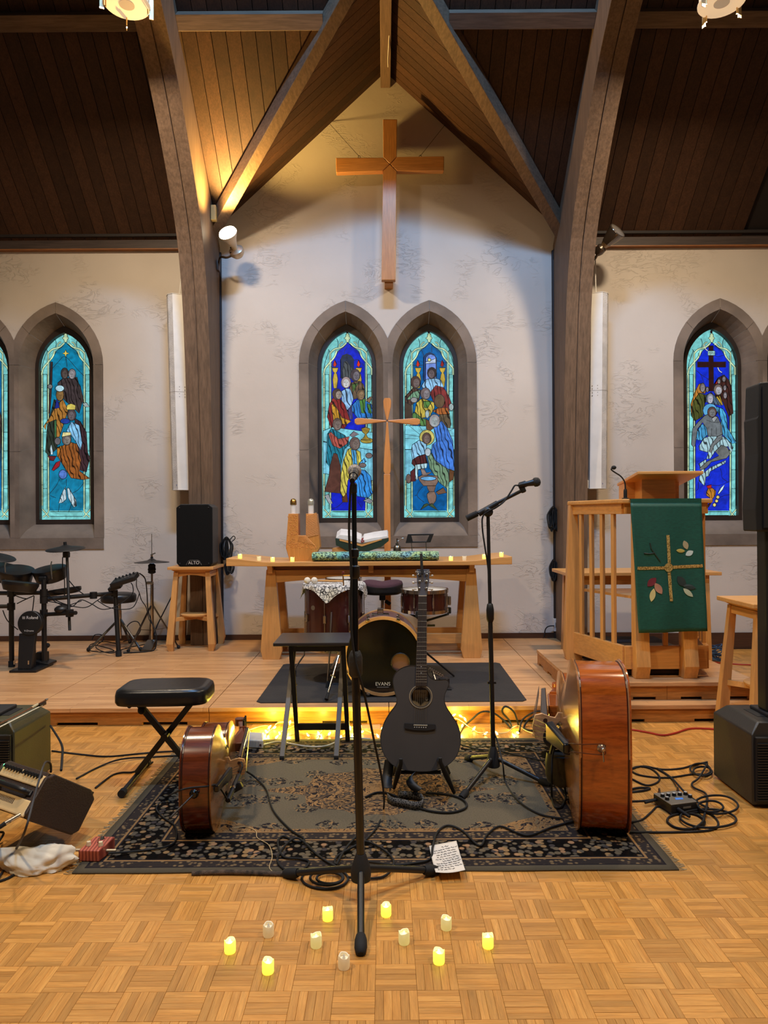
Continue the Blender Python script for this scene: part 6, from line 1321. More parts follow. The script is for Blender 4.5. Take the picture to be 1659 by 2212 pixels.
a, b = fl(415, 1887, .006), fl(625, 1889, .006); obj('curled_edge', MB().tube(smooth([a, a.lerp(b, .4) + V((0, .006, .004)), b], 5), lambda k: .010, 8), plain((70, 58, 48), .95, bump=.6, var=.4, scale=40), t, sm=60)
ZR = .0085
# ================================================================ TEA LIGHTS ON THE FLOOR
G2 = 'battery tea lights on the parquet'
for x, y, on, lb in ((497, 2056, 2, 'bright tea light on the parquet at the end of the arc below the amplifier'), (580, 2021, 0, 'unlit tea light on the parquet between two bright ones below the cello'), (579, 2100, 2, 'brightest tea light on the parquet, alone below the unlit one'), (708, 1986, 2, 'bright tea light on the parquet beside the coiled microphone cable'), (683, 2044, 1, 'faintly glowing tea light on the parquet left of the microphone stand foot'),
                     (743, 2090, 0, 'unlit tea light touching the rubber tip of the microphone stand foot'), (834, 1977, 2, 'bright tea light on the parquet under the stand leg shadow'), (873, 2037, 1, 'faint tea light on the parquet between the stand foot and a bright tea light'), (964, 2006, 1, 'faint tea light on the parquet below the handwritten note'), (948, 2079, 2, 'bright tea light on the parquet casting a yellow glow beside the faint ones'), (1054, 2045, 2, 'bright tea light on the parquet at the end of the arc below the double bass')):
    tealight(fl(x, y, 0.0005), on, lb, G2)
# ================================================================ MICROPHONE STANDS
def rod(nm, a, b, r, par, m=black, r1=None): return obj(nm, MB().cyl(a, b, r, r1, n=14), m, par, sm=35)
c = V((-.093, 2.61, 0)); t = thing('microphone_stand', 'straight black microphone stand with tripod base at the front edge of the rug', 'microphone stand', c)
for i in range(3):
    a = -pi / 2 + i * 2.0944 + .03; f = c + V((.325 * cos(a), .325 * sin(a), .016)); h = c + V((.03 * cos(a), .03 * sin(a), .105)); lg = rod('leg', h, f, .0125, t); obj('rubber_foot', MB().lathe([(.016, -.045), (.02, -.03), (.021, 0), (.017, .02), (.010, .026)], f + (f - h).normalized() * .0, (f - h), 14), rubber, lg, sm=40)
obj('hub', MB().lathe([(.02, .065), (.036, .07), (.038, .10), (.032, .125), (.022, .155), (.018, .165)], c, (0, 0, 1), 20), blackm, t, sm=35)
P = lambda y, x=0: px(x or (772 - (1880 - y) * .009), y, 2.61)
top = P(1062)
rod('lower_pole', c + V((0, 0, .15)), P(1455), .0155, t, plain((26, 23, 21), .3)); obj('height_clutch', MB().lathe([(.018, 0), (.025, .01), (.026, .07), (.022, .085), (.017, .095)], P(1462), (0, 0, 1), 18), plain((40, 38, 35), .6, bump=.3, bscale=60), t, sm=40)
rod('middle_pole', P(1440), P(1238), .0122, t, gloss); obj('collar', MB().lathe([(.014, 0), (.0185, .006), (.0185, .045), (.014, .05)], P(1250), (0, 0, 1), 16), black, t, sm=40); rod('upper_pole', P(1240), P(1195), .0118, t, gloss); obj('collar', MB().lathe([(.012, 0), (.0165, .005), (.0165, .03), (.012, .035)], P(1205), (0, 0, 1), 16), black, t, sm=40); rod('thin_pole', P(1200), top, .0092, t, gloss)
obj('clip_base', MB().box(top + V((0, .005, .012)), (.022, .03, .04)), black, t, bev=.006)
tl = px(762, 1034, 2.60); hd = px(766, 1017, 2.80); ax = (hd - tl).normalized()
clip = obj('microphone_clip', MB().lathe([(.0165, .055), (.018, .06), (.018, .10), (.0165, .105)], tl, ax, 16), black, t, sm=40)
t2 = thing('microphone', 'dynamic microphone with silver grille held on the straight stand', 'microphone', tl); obj('handle', MB().lathe([(.010, 0), (.0125, .004), (.0135, .06), (.0165, .15), (.019, .17)], tl, ax, 18), plain((70, 66, 62), .4, .3), t2, sm=40); obj('grille', MB().lathe([(.019, .168), (.0255, .178), (.027, .195), (.0255, .21), (.019, .224), (0, .232)], tl, ax, 20), plain((150, 138, 128), .5, .5, bump=.8, bscale=300), t2, sm=50); obj('connector', MB().cyl(tl - ax * .055, tl, .010, n=12), black, t2)
cable('microphone_cable', [tl - ax * .05, px(757, 1062, 2.585), px(754, 1150, 2.59), px(759, 1240, 2.585), px(757, 1330, 2.585), px(766, 1420, 2.58), px(786, 1495, 2.6), px(806, 1590, 2.75), px(826, 1690, 2.98), fl(829, 1745, ZR + .006), fl(815, 1785, ZR + .006), fl(786, 1818, ZR + .006)], .0045, rubber, 'black cable hanging from the straight stand microphone down to the rug')
# boom stand
c = V((.58, 3.82, 0)); t = thing('boom_stand', 'black boom microphone stand with tripod base beside the guitar', 'microphone stand', c)
for fx, fy in ((1000, 1719), (1012, 1638), (1180, 1692)):
    f = fl(fx, fy, .016); h = c + V((0, 0, .10)) + (f - c).normalized() * .03; lg = rod('leg', h, f, .012, t); obj('rubber_foot', MB().lathe([(.015, -.04), (.019, -.03), (.02, 0), (.016, .02)], f, (f - h), 14), rubber, lg, sm=40)
obj('hub', MB().lathe([(.03, .055), (.036, .06), (.036, .085), (.024, .14), (.016, .165)], c, (0, 0, 1), 18), blackm, t, sm=35)
jt = px(1054, 1106, 3.84); b0 = c + V((0, 0, .15)); mid = b0.lerp(jt, .57)
rod('lower_pole', b0, mid, .0125, t); obj('height_clutch', MB().lathe([(.014, -.045), (.020, -.03), (.021, .02), (.016, .05), (.012, .055)], mid, (jt - b0), 16), black, t, sm=40); rod('upper_pole', mid, jt, .0095, t); obj('pole_clip', MB().box(b0.lerp(jt, .28), (.045, .02, .012)), black, t)
obj('boom_joint', MB().lathe([(.016, -.025), (.026, -.015), (.026, .015), (.016, .025)], jt, (0, 1, 0), 16), black, t, sm=40)
ba, bb_ = px(1010, 1119, 3.84), px(1131, 1058, 3.84); rod('boom_arm', ba, bb_, .0095, t); obj('boom_sleeve', MB().cyl(px(1034, 1110, 3.84), px(1075, 1087, 3.84), .0165, n=14), black, t, sm=35); obj('counterweight', MB().cyl(px(1008, 1120, 3.84), px(1031, 1109, 3.84), .017, n=14), rubber, t, sm=35); obj('swivel', MB().box(px(1128, 1055, 3.84), (.03, .025, .05), Matrix.Rotation(-.4, 3, 'Y')), black, t, bev=.008); obj('clip', MB().cyl(px(1123, 1049, 3.84), px(1136, 1045, 3.84), .018, n=14), black, t, sm=35)
tl = px(1120, 1049, 3.83); hd = px(1160, 1041, 3.83); ax = (hd - tl).normalized(); t2 = thing('microphone', 'black vocal microphone on the boom arm', 'microphone', tl); Lm = (hd - tl).length
obj('handle', MB().lathe([(.010, 0), (.0125, .004), (.014, Lm * .5), (.0185, Lm * .82)], tl, ax, 18), plain((24, 22, 22), .4), t2, sm=40); obj('grille', MB().lathe([(.0185, Lm * .8), (.0245, Lm * .86), (.0255, Lm * .98), (.022, Lm * 1.1), (.012, Lm * 1.17), (0, Lm * 1.2)], tl, ax, 20), plain((26, 24, 24), .6, .2, bump=.8, bscale=300), t2, sm=50)
cable('boom_microphone_cable', [tl, px(1112, 1049, 3.82), px(1105, 1060, 3.82), px(1090, 1082, 3.82), px(1072, 1096, 3.81), px(1045, 1112, 3.82), px(1042, 1140, 3.82), px(1048, 1185, 3.82), px(1054, 1225, 3.83), px(1060, 1300, 3.83), px(1056, 1380, 3.83), px(1064, 1480, 3.83), px(1060, 1560, 3.83), px(1074, 1600, 3.8), px(1086, 1650, 3.7), fl(1092, 1690, ZR + .006), fl(1120, 1730, ZR + .006), fl(1165, 1758, ZR + .006), fl(1215, 1768, ZR + .006)], .0045, rubber, 'black cable running from the boom microphone down the stand and over the rug', 5)
# ================================================================ ACOUSTIC GUITAR
q = P2((780, 1180, .26217)); gd = lambda y: 3.52 + .23 * (1668 - y) / 438
def GQ(x, y, o=0.0):
    a, b = q(x, y); p = px(a, b, gd(b)); return p + GN * (-o)
GN = V((0, .974, -.227))            # into the body
bodyo = [(450, 985), (400, 984), (330, 1005), (280, 1050), (262, 1110), (275, 1190), (296, 1262), (284, 1312), (240, 1370), (192, 1450), (166, 1530), (160, 1590), (172, 1670), (208, 1745), (270, 1808), (350, 1840), (450, 1853), (500, 1855), (560, 1853), (640, 1838), (720, 1798), (780, 1738), (812, 1660), (820, 1580), (803, 1490), (760, 1410), (706, 1330), (686, 1270), (692, 1215), (716, 1160), (724, 1128), (714, 1105), (690, 1096), (640, 1101), (590, 1093), (555, 1062), (541, 1020), (540, 990)]
bo = smooth([(x, y, 0) for x, y in bodyo], 3, True)
GB = GQ(490, 1853); t = thing('acoustic_guitar', 'matte charcoal cutaway acoustic guitar standing upright on its stand', 'guitar', GB)
hx, hy = 492, 1240; hole = [GQ(hx + 78 * cos(2 * pi * i / 32), hy + 80 * sin(2 * pi * i / 32)) for i in range(32)]
gm = plain((62, 56, 51), .55, var=.05)
top_ = obj('body_top', MB().prism([GQ(p.x, p.y) for p in bo], GN * .004, [hole]), gm, t)
mb = MB(); A = [GQ(p.x, p.y) + GN * .003 for p in bo]; n = len(A); B_ = [p + GN * .097 for p in A]; mb.add(A + B_, [(i, (i + 1) % n, n + (i + 1) % n, n + i) for i in range(n)]); obj('body_sides', mb, plain((24, 22, 21), .35), t, sm=50)
obj('body_back', MB().prism([p for p in B_], GN * .004), plain((24, 22, 21), .35), t); obj('edge_binding', MB().tube([GQ(p.x, p.y, .0005) for p in bo], .0016, 5, closed=True), plain((34, 31, 29), .4), t)
obj('rosette', MB().tube([GQ(hx + 92 * cos(2 * pi * i / 40), hy + 94 * sin(2 * pi * i / 40), .0006) for i in range(40)], .0032, 6, closed=True), plain((146, 128, 100), .5), top_); obj('inner_ring', MB().tube([GQ(hx + 80 * cos(2 * pi * i / 40), hy + 82 * sin(2 * pi * i / 40), .0006) for i in range(40)], .0012, 5, closed=True), plain((110, 100, 86), .5), top_)
lb_ = obj('sound_hole_label', MB().prism([GQ(x, y) + GN * .06 for x, y in ((430, 1185), (560, 1185), (560, 1325), (430, 1325))], GN * .001), plain((186, 164, 130), .8), t)
obj('inner_back', MB().prism([GQ(x, y) + GN * .062 for x, y in ((380, 1130), (610, 1130), (610, 1370), (380, 1370))], GN * .001), plain((52, 36, 24), .8), t)
right = (GQ(600, 1240) - GQ(400, 1240)).normalized(); upv = (GQ(490, 1200) - GQ(490, 1300)).normalized()
obj('lettering', text('C.F. Martin', .0125, GQ(495, 1212) + GN * .058, right, upv), plain((50, 36, 26), .7), lb_); obj('lettering', text('X Series', .008, GQ(495, 1255) + GN * .058, right, upv), plain((70, 50, 36), .7), lb_)
obj('round_sticker', MB().lathe([(.0095, 0), (.0095, .001)], GQ(545, 1258) + GN * .056, -GN, 18), plain((212, 204, 188), .6), lb_)
obj('bridge', MB().prism([GQ(x, y) for x, y in ((358, 1458), (612, 1468), (612, 1508), (545, 1520), (430, 1516), (358, 1502))], GN * -.009), plain((28, 25, 24), .5), t, bev=.002)
obj('saddle', MB().bar(GQ(432, 1472, .011), GQ(545, 1475, .011), .003, .005), plain((190, 182, 160), .5), t)
for i in range(6): obj('bridge_pin', MB().sph(GQ(440 + i * 18.5, 1490 + i * .6, .010), .003, 8, 5), plain((205, 200, 190), .4), t)
obj('fretboard', MB().prism([GQ(x, y) for x, y in ((473, 408), (540, 408), (541, 1150), (448, 1150))], GN * -.007), wood((44, 32, 26), (60, 44, 34), 'Z', 2, .5), t)
obj('neck_back', MB().hexa([GQ(474, 408, -.001), GQ(539, 408, -.001), GQ(539, 1000, -.001), GQ(450, 1000, -.001), GQ(490, 408, -.022), GQ(524, 408, -.022), GQ(520, 1000, -.026), GQ(470, 1000, -.026)]), wood((60, 44, 32), (76, 56, 42), 'Z', 1, .5), t)
for y in (470, 523, 573, 620, 665, 710, 752, 790, 825, 860, 893, 925, 952, 980, 1005, 1030, 1053, 1075, 1097, 1118):
    f = (y - 408) / 742; obj('fret', MB().cyl(GQ(473 - 25 * f, y, .0075), GQ(540 + f, y, .0075), .0011, n=6), plain((186, 168, 140), .35, .7), t)
for x, y in ((503, 645), (480, 730), (520, 730), (500, 805), (518, 908), (495, 992), (495, 1043)): obj('fret_dot', MB().cyl(GQ(x, y, .0068), GQ(x, y, .0075), .0026, n=10), plain((196, 190, 176), .4), t)
obj('nut', MB().bar(GQ(473, 410, .006), GQ(540, 410, .006), .003, .006), plain((200, 190, 170), .5), t)
hs = obj('headstock', MB().prism([GQ(x, y) for x, y in ((457, 190), (565, 190), (561, 290), (541, 408), (474, 408), (461, 290))], GN * .015), plain((84, 82, 86), .45), t, bev=.002)
obj('lettering', text('Martin & Co.', .0155, GQ(511, 211, .001), right, upv), plain((206, 200, 186), .5), hs)
for x, y, sg in ((478, 235, -1), (480, 292, -1), (477, 348, -1), (540, 235, 1), (537, 292, 1), (536, 348, 1)):
    pg = obj('tuning_post', MB().lathe([(.0068, 0), (.0068, .003), (.0042, .004), (.0042, .010)], GQ(x, y), -GN, 14), chrome, t, sm=40); e = GQ(x + sg * 38, y + 6, -.010); obj('tuning_shaft', MB().cyl(GQ(x + sg * 18, y + 5, -.010), e, .0022, n=8), chrome, pg); obj('tuning_button', MB().sph(e + right * sg * .006, .008, 10, 6, (.9, .5, .8)), plain((206, 196, 178), .35, .3), pg, sm=60)
for i in range(6): obj('string', MB().cyl(GQ(440 + i * 18.5, 1490, .012), GQ(479 + i * 11, 410, .0085), .0007, n=5), plain((150, 140, 124), .3, .8), t)
obj('clip_on_tuner', MB().bar(GQ(493, 62, .010), GQ(503, 236, .014), .014, .010), black, bev=.003, label='slim black clip standing up from the guitar headstock', cat='tuner')
# guitar stand, strap
t = thing('guitar_stand', 'low black folding stand cradling the acoustic guitar', 'stand', fl(912, 1712, ZR))
for a, b in (((866, 1648), (851, 1702)), ((951, 1646), (981, 1712))):
    A = px(*a, 3.44); B_ = fl(*b, ZR + .008); md = A.lerp(B_, .4); obj('cradle_arm', MB().tube([A + V((0, 0, .02)), A, md, B_], lambda k: (.009, .0095, .014, .009)[min(3, int(k * 3 + .5))], 10), blackm, t, sm=50); rb = V((B_.x * .9 + .09, 3.80, ZR + .008)); obj('rear_leg', MB().tube([md + V((0, .03, 0)), V((md.x, 3.62, .16)), V((B_.x, 3.84, ZR + .008))], .009, 8), blackm, t, sm=50)
    obj('cradle_pad', MB().tube([A + V((0, 0, .0)), A + V((0, .14, -.03))], .010, 8), rubber, t)
obj('cross_bar', MB().tube([px(866, 1668, 3.60), px(952, 1668, 3.60)], .010, 8), blackm, t)
def strapmat():
    m, nt, b = newmat('strap_pattern'); tc = N(nt, 'ShaderNodeTexCoord'); v = N(nt, 'ShaderNodeTexVoronoi', feature='DISTANCE_TO_EDGE', i_Scale=90.0); L(nt, tc.outputs['Object'], v.inputs['Vector']); r = ramp(nt, v.outputs['Distance'], [(0.05, (96, 92, 88)), (0.16, (20, 19, 19))]); L(nt, r.outputs[0], b.inputs['Base Color']); b.inputs['Roughness'].default_value = .8; return m
t = thing('guitar_strap', 'black patterned guitar strap drooping from the guitar onto the rug', 'strap', fl(880, 1725, ZR))
def band(P, w_, m, nm, up=V((0, 0, 1))):
    P = smooth(P, 6); mb = MB(); vs = []
    for i, p in enumerate(P): vs += [p + up * w_ / 2, p - up * w_ / 2]
    mb.add(vs, [(2 * i, 2 * i + 2, 2 * i + 3, 2 * i + 1) for i in range(len(P) - 1)]); obj(nm, mb, m, t, sm=60, mods=[('SOLIDIFY', dict(thickness=.003))])
band([px(842, 1640, 3.58), px(838, 1668, 3.56), px(836, 1690, 3.52), px(838, 1703, 3.48)], .05, plain((16, 15, 15), .6), 'strap_tail', V((1, 0, 0)))
zb = .028
band([V((px(836, 1703, 3.46).x, 3.48, zb)), V((px(846, 1712, 3.43).x, 3.43, zb)), V((px(870, 1722, 3.4).x, 3.40, zb)), V((px(900, 1728, 3.36).x, 3.37, zb)), V((px(914, 1722, 3.4).x, 3.40, zb)), V((px(911, 1708, 3.45).x, 3.47, zb)), V((px(890, 1702, 3.5).x, 3.50, zb)), V((px(860, 1700, 3.5).x, 3.51, zb))], .042, strapmat(), 'strap_band')
band([px(905, 1668, 3.56), px(890, 1672, 3.52), px(884, 1684, 3.50), px(892, 1698, 3.48), px(906, 1708, 3.47)], .04, plain((14, 13, 13), .5), 'strap_end', V((.8, 0, .6)))
# ================================================================ TRAY TABLE
t = thing('folding_tray_table', 'black folding tray table between the cello and the straight microphone stand', 'table', (-.44, 4.4, 0))
obj('tray_top', MB().box2((-.665, 4.22, .637), (-.212, 4.60, .657)), wood((38, 33, 31), (52, 46, 43), 'X', 1.2, .28), t, bev=.004)
tm_ = plain((24, 21, 20), .4); tl_ = plain((88, 80, 70), .45)
for x in (-.575, -.262):
    obj('leg', MB().bar((x + .012, 4.26, .63), (x + .028, 4.42, .012), .022, .028, (1, 0, 0)), tm_, t, bev=.002); obj('leg', MB().bar((x, 4.56, .63), (x - .022, 4.10, .02), .022, .028, (1, 0, 0)), tl_, t, bev=.002); obj('leg_tip', MB().box((x - .022, 4.10, .014), (.026, .03, .018)), rubber, t)
    obj('pivot_bolt', MB().cyl((x - .02, 4.395, .37), (x + .03, 4.395, .37), .006, n=8), steel, t)
obj('lower_crossbar', MB().box2((-.55, 4.395, .085), (-.235, 4.415, .125)), tm_, t, bev=.002); obj('top_rail', MB().box2((-.56, 4.255, .60), (-.25, 4.275, .635)), tm_, t); obj('top_rail', MB().box2((-.60, 4.55, .60), (-.25, 4.57, .635)), tm_, t)
# ================================================================ KEYBOARD BENCH
t = thing('x_leg_bench', 'black padded bench on folding X legs beside the cello', 'bench', (-1.17, 3.78, 0)); R_ = Matrix.Rotation(.05, 3, 'Z'); cB = V((-1.172, 3.80, .475))
def seatf(u, v):
    a = 2 * pi * u; k = 5; sx = math.copysign(abs(cos(a)) ** (2 / k), cos(a)); sy = math.copysign(abs(sin(a)) ** (2 / k), sin(a)); pr_ = [(0, .044), (.6, .045), (.90, .042), (.975, .030), (1, .008), (1, -.026), (.97, -.04), (0, -.042)]
    kk = v * 7; i = min(int(kk), 6); f = kk - i; r_ = pr_[i][0] * (1 - f) + pr_[i + 1][0] * f; z = pr_[i][1] * (1 - f) + pr_[i + 1][1] * f; return cB + R_ @ V((.243 * r_ * sx, .158 * r_ * sy, z))
obj('seat_cushion', MB().grid(seatf, 64, 21, True), plain((19, 18, 18), .32, bump=.08, bscale=40), t, sm=50)
def bp(x, y, z): return V((-1.172, 3.80, 0)) + R_ @ V((x, y, z))
for a, b, y in ((-.155, .165, -.022), (.155, -.165, .022)): obj('leg', MB().bar(bp(a, y, .44), bp(b, y, .035), .03, .026, (0, 1, 0)), plain((26, 24, 23), .35), t, bev=.003)
for x in (-.165, .165): ft = obj('foot_bar', MB().cyl(bp(x, -.20, .022), bp(x, .20, .022), .014, n=12), black, t, sm=40); [obj('rubber_cap', MB().cyl(bp(x, s_ * .20, .022), bp(x, s_ * .235, .022), .020, n=12), rubber, ft, sm=40) for s_ in (-1, 1)]
for x in (-.155, .155): obj('seat_bar', MB().cyl(bp(x, -.13, .435), bp(x, .13, .435), .012, n=10), black, t)
obj('pivot_knob', MB().cyl(bp(0, -.05, .245), bp(0, .05, .245), .018, n=12), black, t); obj('adjust_knob', MB().sph(bp(-.10, -.10, .405), .022, 10, 7), rubber, t)
# ================================================================ CELLO AND DOUBLE BASS, lying on their sides with the tail towards the nave
def viol(name, label, cat, org, L_, ws, rib, side, cols, yaw, edge):
    """org: floor point under the tail, axis away from the camera; side=+1 when the belly faces +x"""
    t = thing(name, label, cat, org); O = V(org); R_ = Matrix.Rotation(yaw, 3, 'Z')
    W = smooth([(a * L_, w_ * L_, 0) for a, w_ in ws], 4); wmax = max(p.y for p in W)
    hz_ = lambda a: wmax - (wmax - wu) * min(1, max(0, (a / L_ - .28) / .55))
    wu = max(p.y for p in W if p.x > L_ * .7)
    def T(x, a, b): return O + R_ @ V((side * x, a, hz_(a) + b))
    up = [(p.x, p.y) for p in W]; loop = up + [(a, -b) for a, b in reversed(up[1:-1])]; n = len(loop)
    mb = MB(); mb.add([T(-rib / 2, a, b) for a, b in loop] + [T(rib / 2, a, b) for a, b in loop], [(i, (i + 1) % n, n + (i + 1) % n, n + i) for i in range(n)])
    rb_ = obj('ribs', mb, cols[0], t, sm=60)
    def plate(x0, arch, m, nm, ov):
        mb = MB(); rings = [(1.0 + ov, 0), (1.0 + ov, .006 * L_), (.93, .010 * L_), (.75, arch * .6), (.45, arch * .9), (.12, arch)]; vs = []
        ca = L_ * .45
        for s_, h in rings:
            for a, b in loop: vs.append(T(x0 + math.copysign(h, x0), ca + (a - ca) * (s_ if s_ < 1 else 1 + ov * .5), b * s_))
        k = len(rings); mb.add(vs, [(j * n + i, j * n + (i + 1) % n, (j + 1) * n + (i + 1) % n, (j + 1) * n + i) for j in range(k - 1) for i in range(n)] + [tuple(range((k - 1) * n, k * n)), tuple(range(n - 1, -1, -1))]); obj(nm, mb, m, t, sm=60)
    plate(rib / 2, .03 * L_, cols[1], 'belly', .035); plate(-rib / 2, .02 * L_, cols[0], 'back', .035)
    for x in (-rib / 2, rib / 2): obj('purfling', MB().tube([T(x * (1 - .02 / rib * .6), a * .998, b * 1.004) for a, b in loop], edge[1], 5, closed=True), edge[0], t)
    return t, T
mah = wood((84, 34, 14), (122, 54, 22), 'X', 1.5, .22, coat=.5); mab = wood((120, 74, 34), (150, 96, 46), 'Y', 1.5, .22, coat=.4)
VW = [(0, .0), (.012, .12), (.05, .205), (.12, .265), (.20, .290), (.28, .292), (.36, .268), (.42, .222), (.47, .182), (.53, .168), (.59, .176), (.65, .208), (.72, .226), (.80, .228), (.88, .205), (.94, .16), (.985, .08), (1.0, .03)]
t, T = viol('cello', 'reddish-brown cello lying on its side on the rug, belly towards the tray table', 'cello', (-.815, 3.03, ZR), .755, VW, .125, 1, (mah, mab), .07, (plain((50, 22, 12), .3), .003))
sf = .064 + .022
for sg in (-1, 1):
    P = smooth([(.30, .10), (.315, .125), (.34, .115), (.37, .10), (.42, .105), (.455, .09), (.46, .07), (.445, .065)], 3) if False else [(.27, .095), (.285, .115), (.31, .105), (.36, .088), (.40, .092), (.425, .075), (.42, .06)]
    obj('f_hole', MB().tube([T(sf - abs(b) * .10, a, sg * b) for a, b in P], .005, 6), plain((14, 10, 8), .7), t)
br = [(0, -.046), (.012, -.048), (.02, -.03), (.035, -.035), (.06, -.042), (.085, -.036), (.094, 0), (.085, .036), (.06, .042), (.035, .035), (.02, .03), (.012, .048), (0, .046), (.0, .03), (.018, .012), (.018, -.012), (0, -.03)]
bg = obj('bridge', MB().prism([T(sf - .006 + x, .345, b) for x, b in br], V((0, .010, 0))), wood((206, 150, 92), (222, 168, 108), 'X', 1, .5), t)
for b in (-.02, .02): obj('bridge_cutout', MB().lathe([(.007, 0), (.007, .001)], T(sf + .055, .3445, b), (0, -1, 0), 12), plain((60, 34, 18), .7), bg)
obj('tailpiece', MB().hexa([T(sf - .01, .03, -.014), T(sf - .01, .03, .014), T(sf + .02, .24, .026), T(sf + .02, .24, -.026), T(sf + .008, .03, -.014), T(sf + .008, .03, .014), T(sf + .04, .24, .026), T(sf + .04, .24, -.026)]), gloss, t, bev=.004)
obj('fingerboard', MB().hexa([T(sf + .035, .44, -.03), T(sf + .035, .44, .03), T(sf + .0, 1.05, .018), T(sf + .0, 1.05, -.018), T(sf + .055, .44, -.028), T(sf + .055, .44, .028), T(sf + .018, 1.05, .016), T(sf + .018, 1.05, -.016)]), gloss, t, bev=.004)
obj('neck', MB().hexa([T(.03, .74, -.02), T(.03, .74, .02), T(.055, 1.05, .016), T(.055, 1.05, -.016), T(sf + .03, .74, -.025), T(sf + .03, .74, .025), T(sf + .0, 1.05, .016), T(sf + .0, 1.05, -.016)]), mah, t, bev=.006)
obj('peg_box', MB().hexa([T(.05, 1.05, -.02), T(.05, 1.05, .02), T(.02, 1.2, .014), T(.02, 1.2, -.014), T(.09, 1.05, -.02), T(.09, 1.05, .02), T(.05, 1.2, .014), T(.05, 1.2, -.014)]), mah, t, bev=.005); obj('scroll', MB().lathe([(.0, -.02), (.03, -.02), (.03, .02), (0, .02)], T(.03, 1.225, 0), (0, 0, 1), 16), mah, t, sm=30)
for i, b in enumerate((-.018, -.006, .006, .018)): obj('string', MB().tube([T(sf + .03, .235, b * .8), T(sf + .088, .35, b * 1.3), T(sf + .02, 1.06, b * .6)], .0011, 5), steel, t); obj('peg', MB().cyl(T(.07, 1.08 + i * .03, -.05), T(.07, 1.08 + i * .03, .05), .006, n=8), gloss, t)
tp = T(0.0, -.004, 0); obj('end_pin_socket', MB().lathe([(.016, 0), (.02, .012), (.012, .022)], tp, (0, -1, 0), 14), gloss, t, sm=40); obj('end_pin', MB().cyl(tp + V((0, -.015, 0)), px(368, 1766, 2.86), .004, n=8), steel, t); obj('pin_tip', MB().sph(px(368, 1766, 2.86), .007, 8, 6), rubber, t)
obj('tail_gut', MB().tube([tp + V((0, -.006, .006)), T(sf - .004, .035, .006)], .002, 5), rubber, t)
t2 = thing('clip_microphone', 'small black clip-on microphone attached at the cello bridge', 'microphone', T(sf + .05, .15, -.08)); a, b = T(sf + .035, .12, -.085), T(sf + .06, .30, -.03)
obj('microphone_body', MB().cyl(a, b, .012, n=12), black, t2, sm=40); obj('clamp_arm', MB().tube(smooth([b, b + V((.01, .03, .03)), b + V((.0, .05, .05))], 4), .005, 6), black, t2); obj('transmitter', MB().box(a.lerp(b, .62) + V((.01, 0, -.01)), (.05, .03, .035), Matrix.Rotation(-.5, 3, 'Y')), black, t2, bev=.006); obj('silver_ring', MB().cyl(a.lerp(b, .42), a.lerp(b, .50), .0135, n=12), chrome, t2)
cable('cello_cable', [a, px(470, 1697, 3.10), px(445, 1699, 3.02), px(410, 1702, 2.985), px(385, 1709, 3.0), fl(360, 1722, ZR + .006), fl(338, 1745, ZR + .006), fl(352, 1765, ZR + .006), fl(378, 1785, ZR + .006), fl(379, 1815, ZR + .006), fl(355, 1830, ZR + .006), fl(290, 1839, ZR + .006), px(234, 1843, 2.91)], .004, rubber, 'thin dark cable from the cello microphone to the red wooden pedal')
# double bass
bw = wood((150, 66, 16), (190, 98, 32), 'X', .7, .16, coat=.7); bw2 = wood((150, 92, 44), (176, 116, 60), 'Y', 1.0, .2, coat=.5)
BW = [(0, .0), (.006, .14), (.022, .235), (.055, .290), (.11, .318), (.20, .330), (.28, .325), (.37, .29), (.44, .24), (.51, .205), (.58, .198), (.65, .215), (.73, .238), (.81, .242), (.88, .225), (.94, .17), (.985, .08), (1.0, .03)]
BL = 1.09
t, T = viol('double_bass', 'amber double bass lying on its side on the rug with leather bow quiver', 'double bass', (.935, 3.02, ZR), BL, BW, .205, -1, (bw, bw2), -.15, (plain((60, 24, 14), .3), .0035)); sb = .1025 + .03
for x in (-.1025, .1025): obj('edge_band', MB().tube([T(x, a * BL, b * BL) for a, b in [(p.x, p.y) for p in smooth([(a, w_, 0) for a, w_ in BW], 3)]], .006, 6), plain((186, 136, 86), .3, coat=.3), t, sm=50)
for sg in (-1, 1): obj('f_hole', MB().tube([T(sb - abs(b) * .10, a, sg * b) for a, b in [(.40, .15), (.425, .175), (.46, .16), (.53, .135), (.60, .14), (.635, .115), (.63, .095)]], .008, 6), plain((14, 10, 8), .7), t)
bb2 = [(0, -.075), (.02, -.078), (.035, -.05), (.06, -.055), (.10, -.07), (.135, -.06), (.15, 0), (.135, .06), (.10, .07), (.06, .055), (.035, .05), (.02, .078), (0, .075), (0, .05), (.03, .02), (.03, -.02), (0, -.05)]
bg = obj('bridge', MB().prism([T(sb - .01 + x, .56, b) for x, b in bb2], V((0, .016, 0))), wood((206, 156, 108), (226, 178, 128), 'X', 1, .5), t)
for b in (-.035, .035): obj('bridge_cutout', MB().lathe([(.012, 0), (.012, .001)], T(sb + .075, .5595, b), (0, -1, 0), 14), plain((60, 34, 18), .7), bg)
obj('tailpiece', MB().hexa([T(sb + .0, .10, -.028), T(sb + .0, .10, .028), T(sb + .05, .42, .055), T(sb + .05, .42, -.055), T(sb + .03, .10, -.022), T(sb + .03, .10, .022), T(sb + .085, .42, .045), T(sb + .085, .42, -.045)]), gloss, t, bev=.008, seg=3)
for i, b in enumerate((-.03, -.01, .01, .03)): obj('string', MB().tube([T(sb + .06, .40, b), T(sb + .138, .565, b * 1.5), T(sb + .04, 1.6, b * .7)], .0015, 5), steel, t)
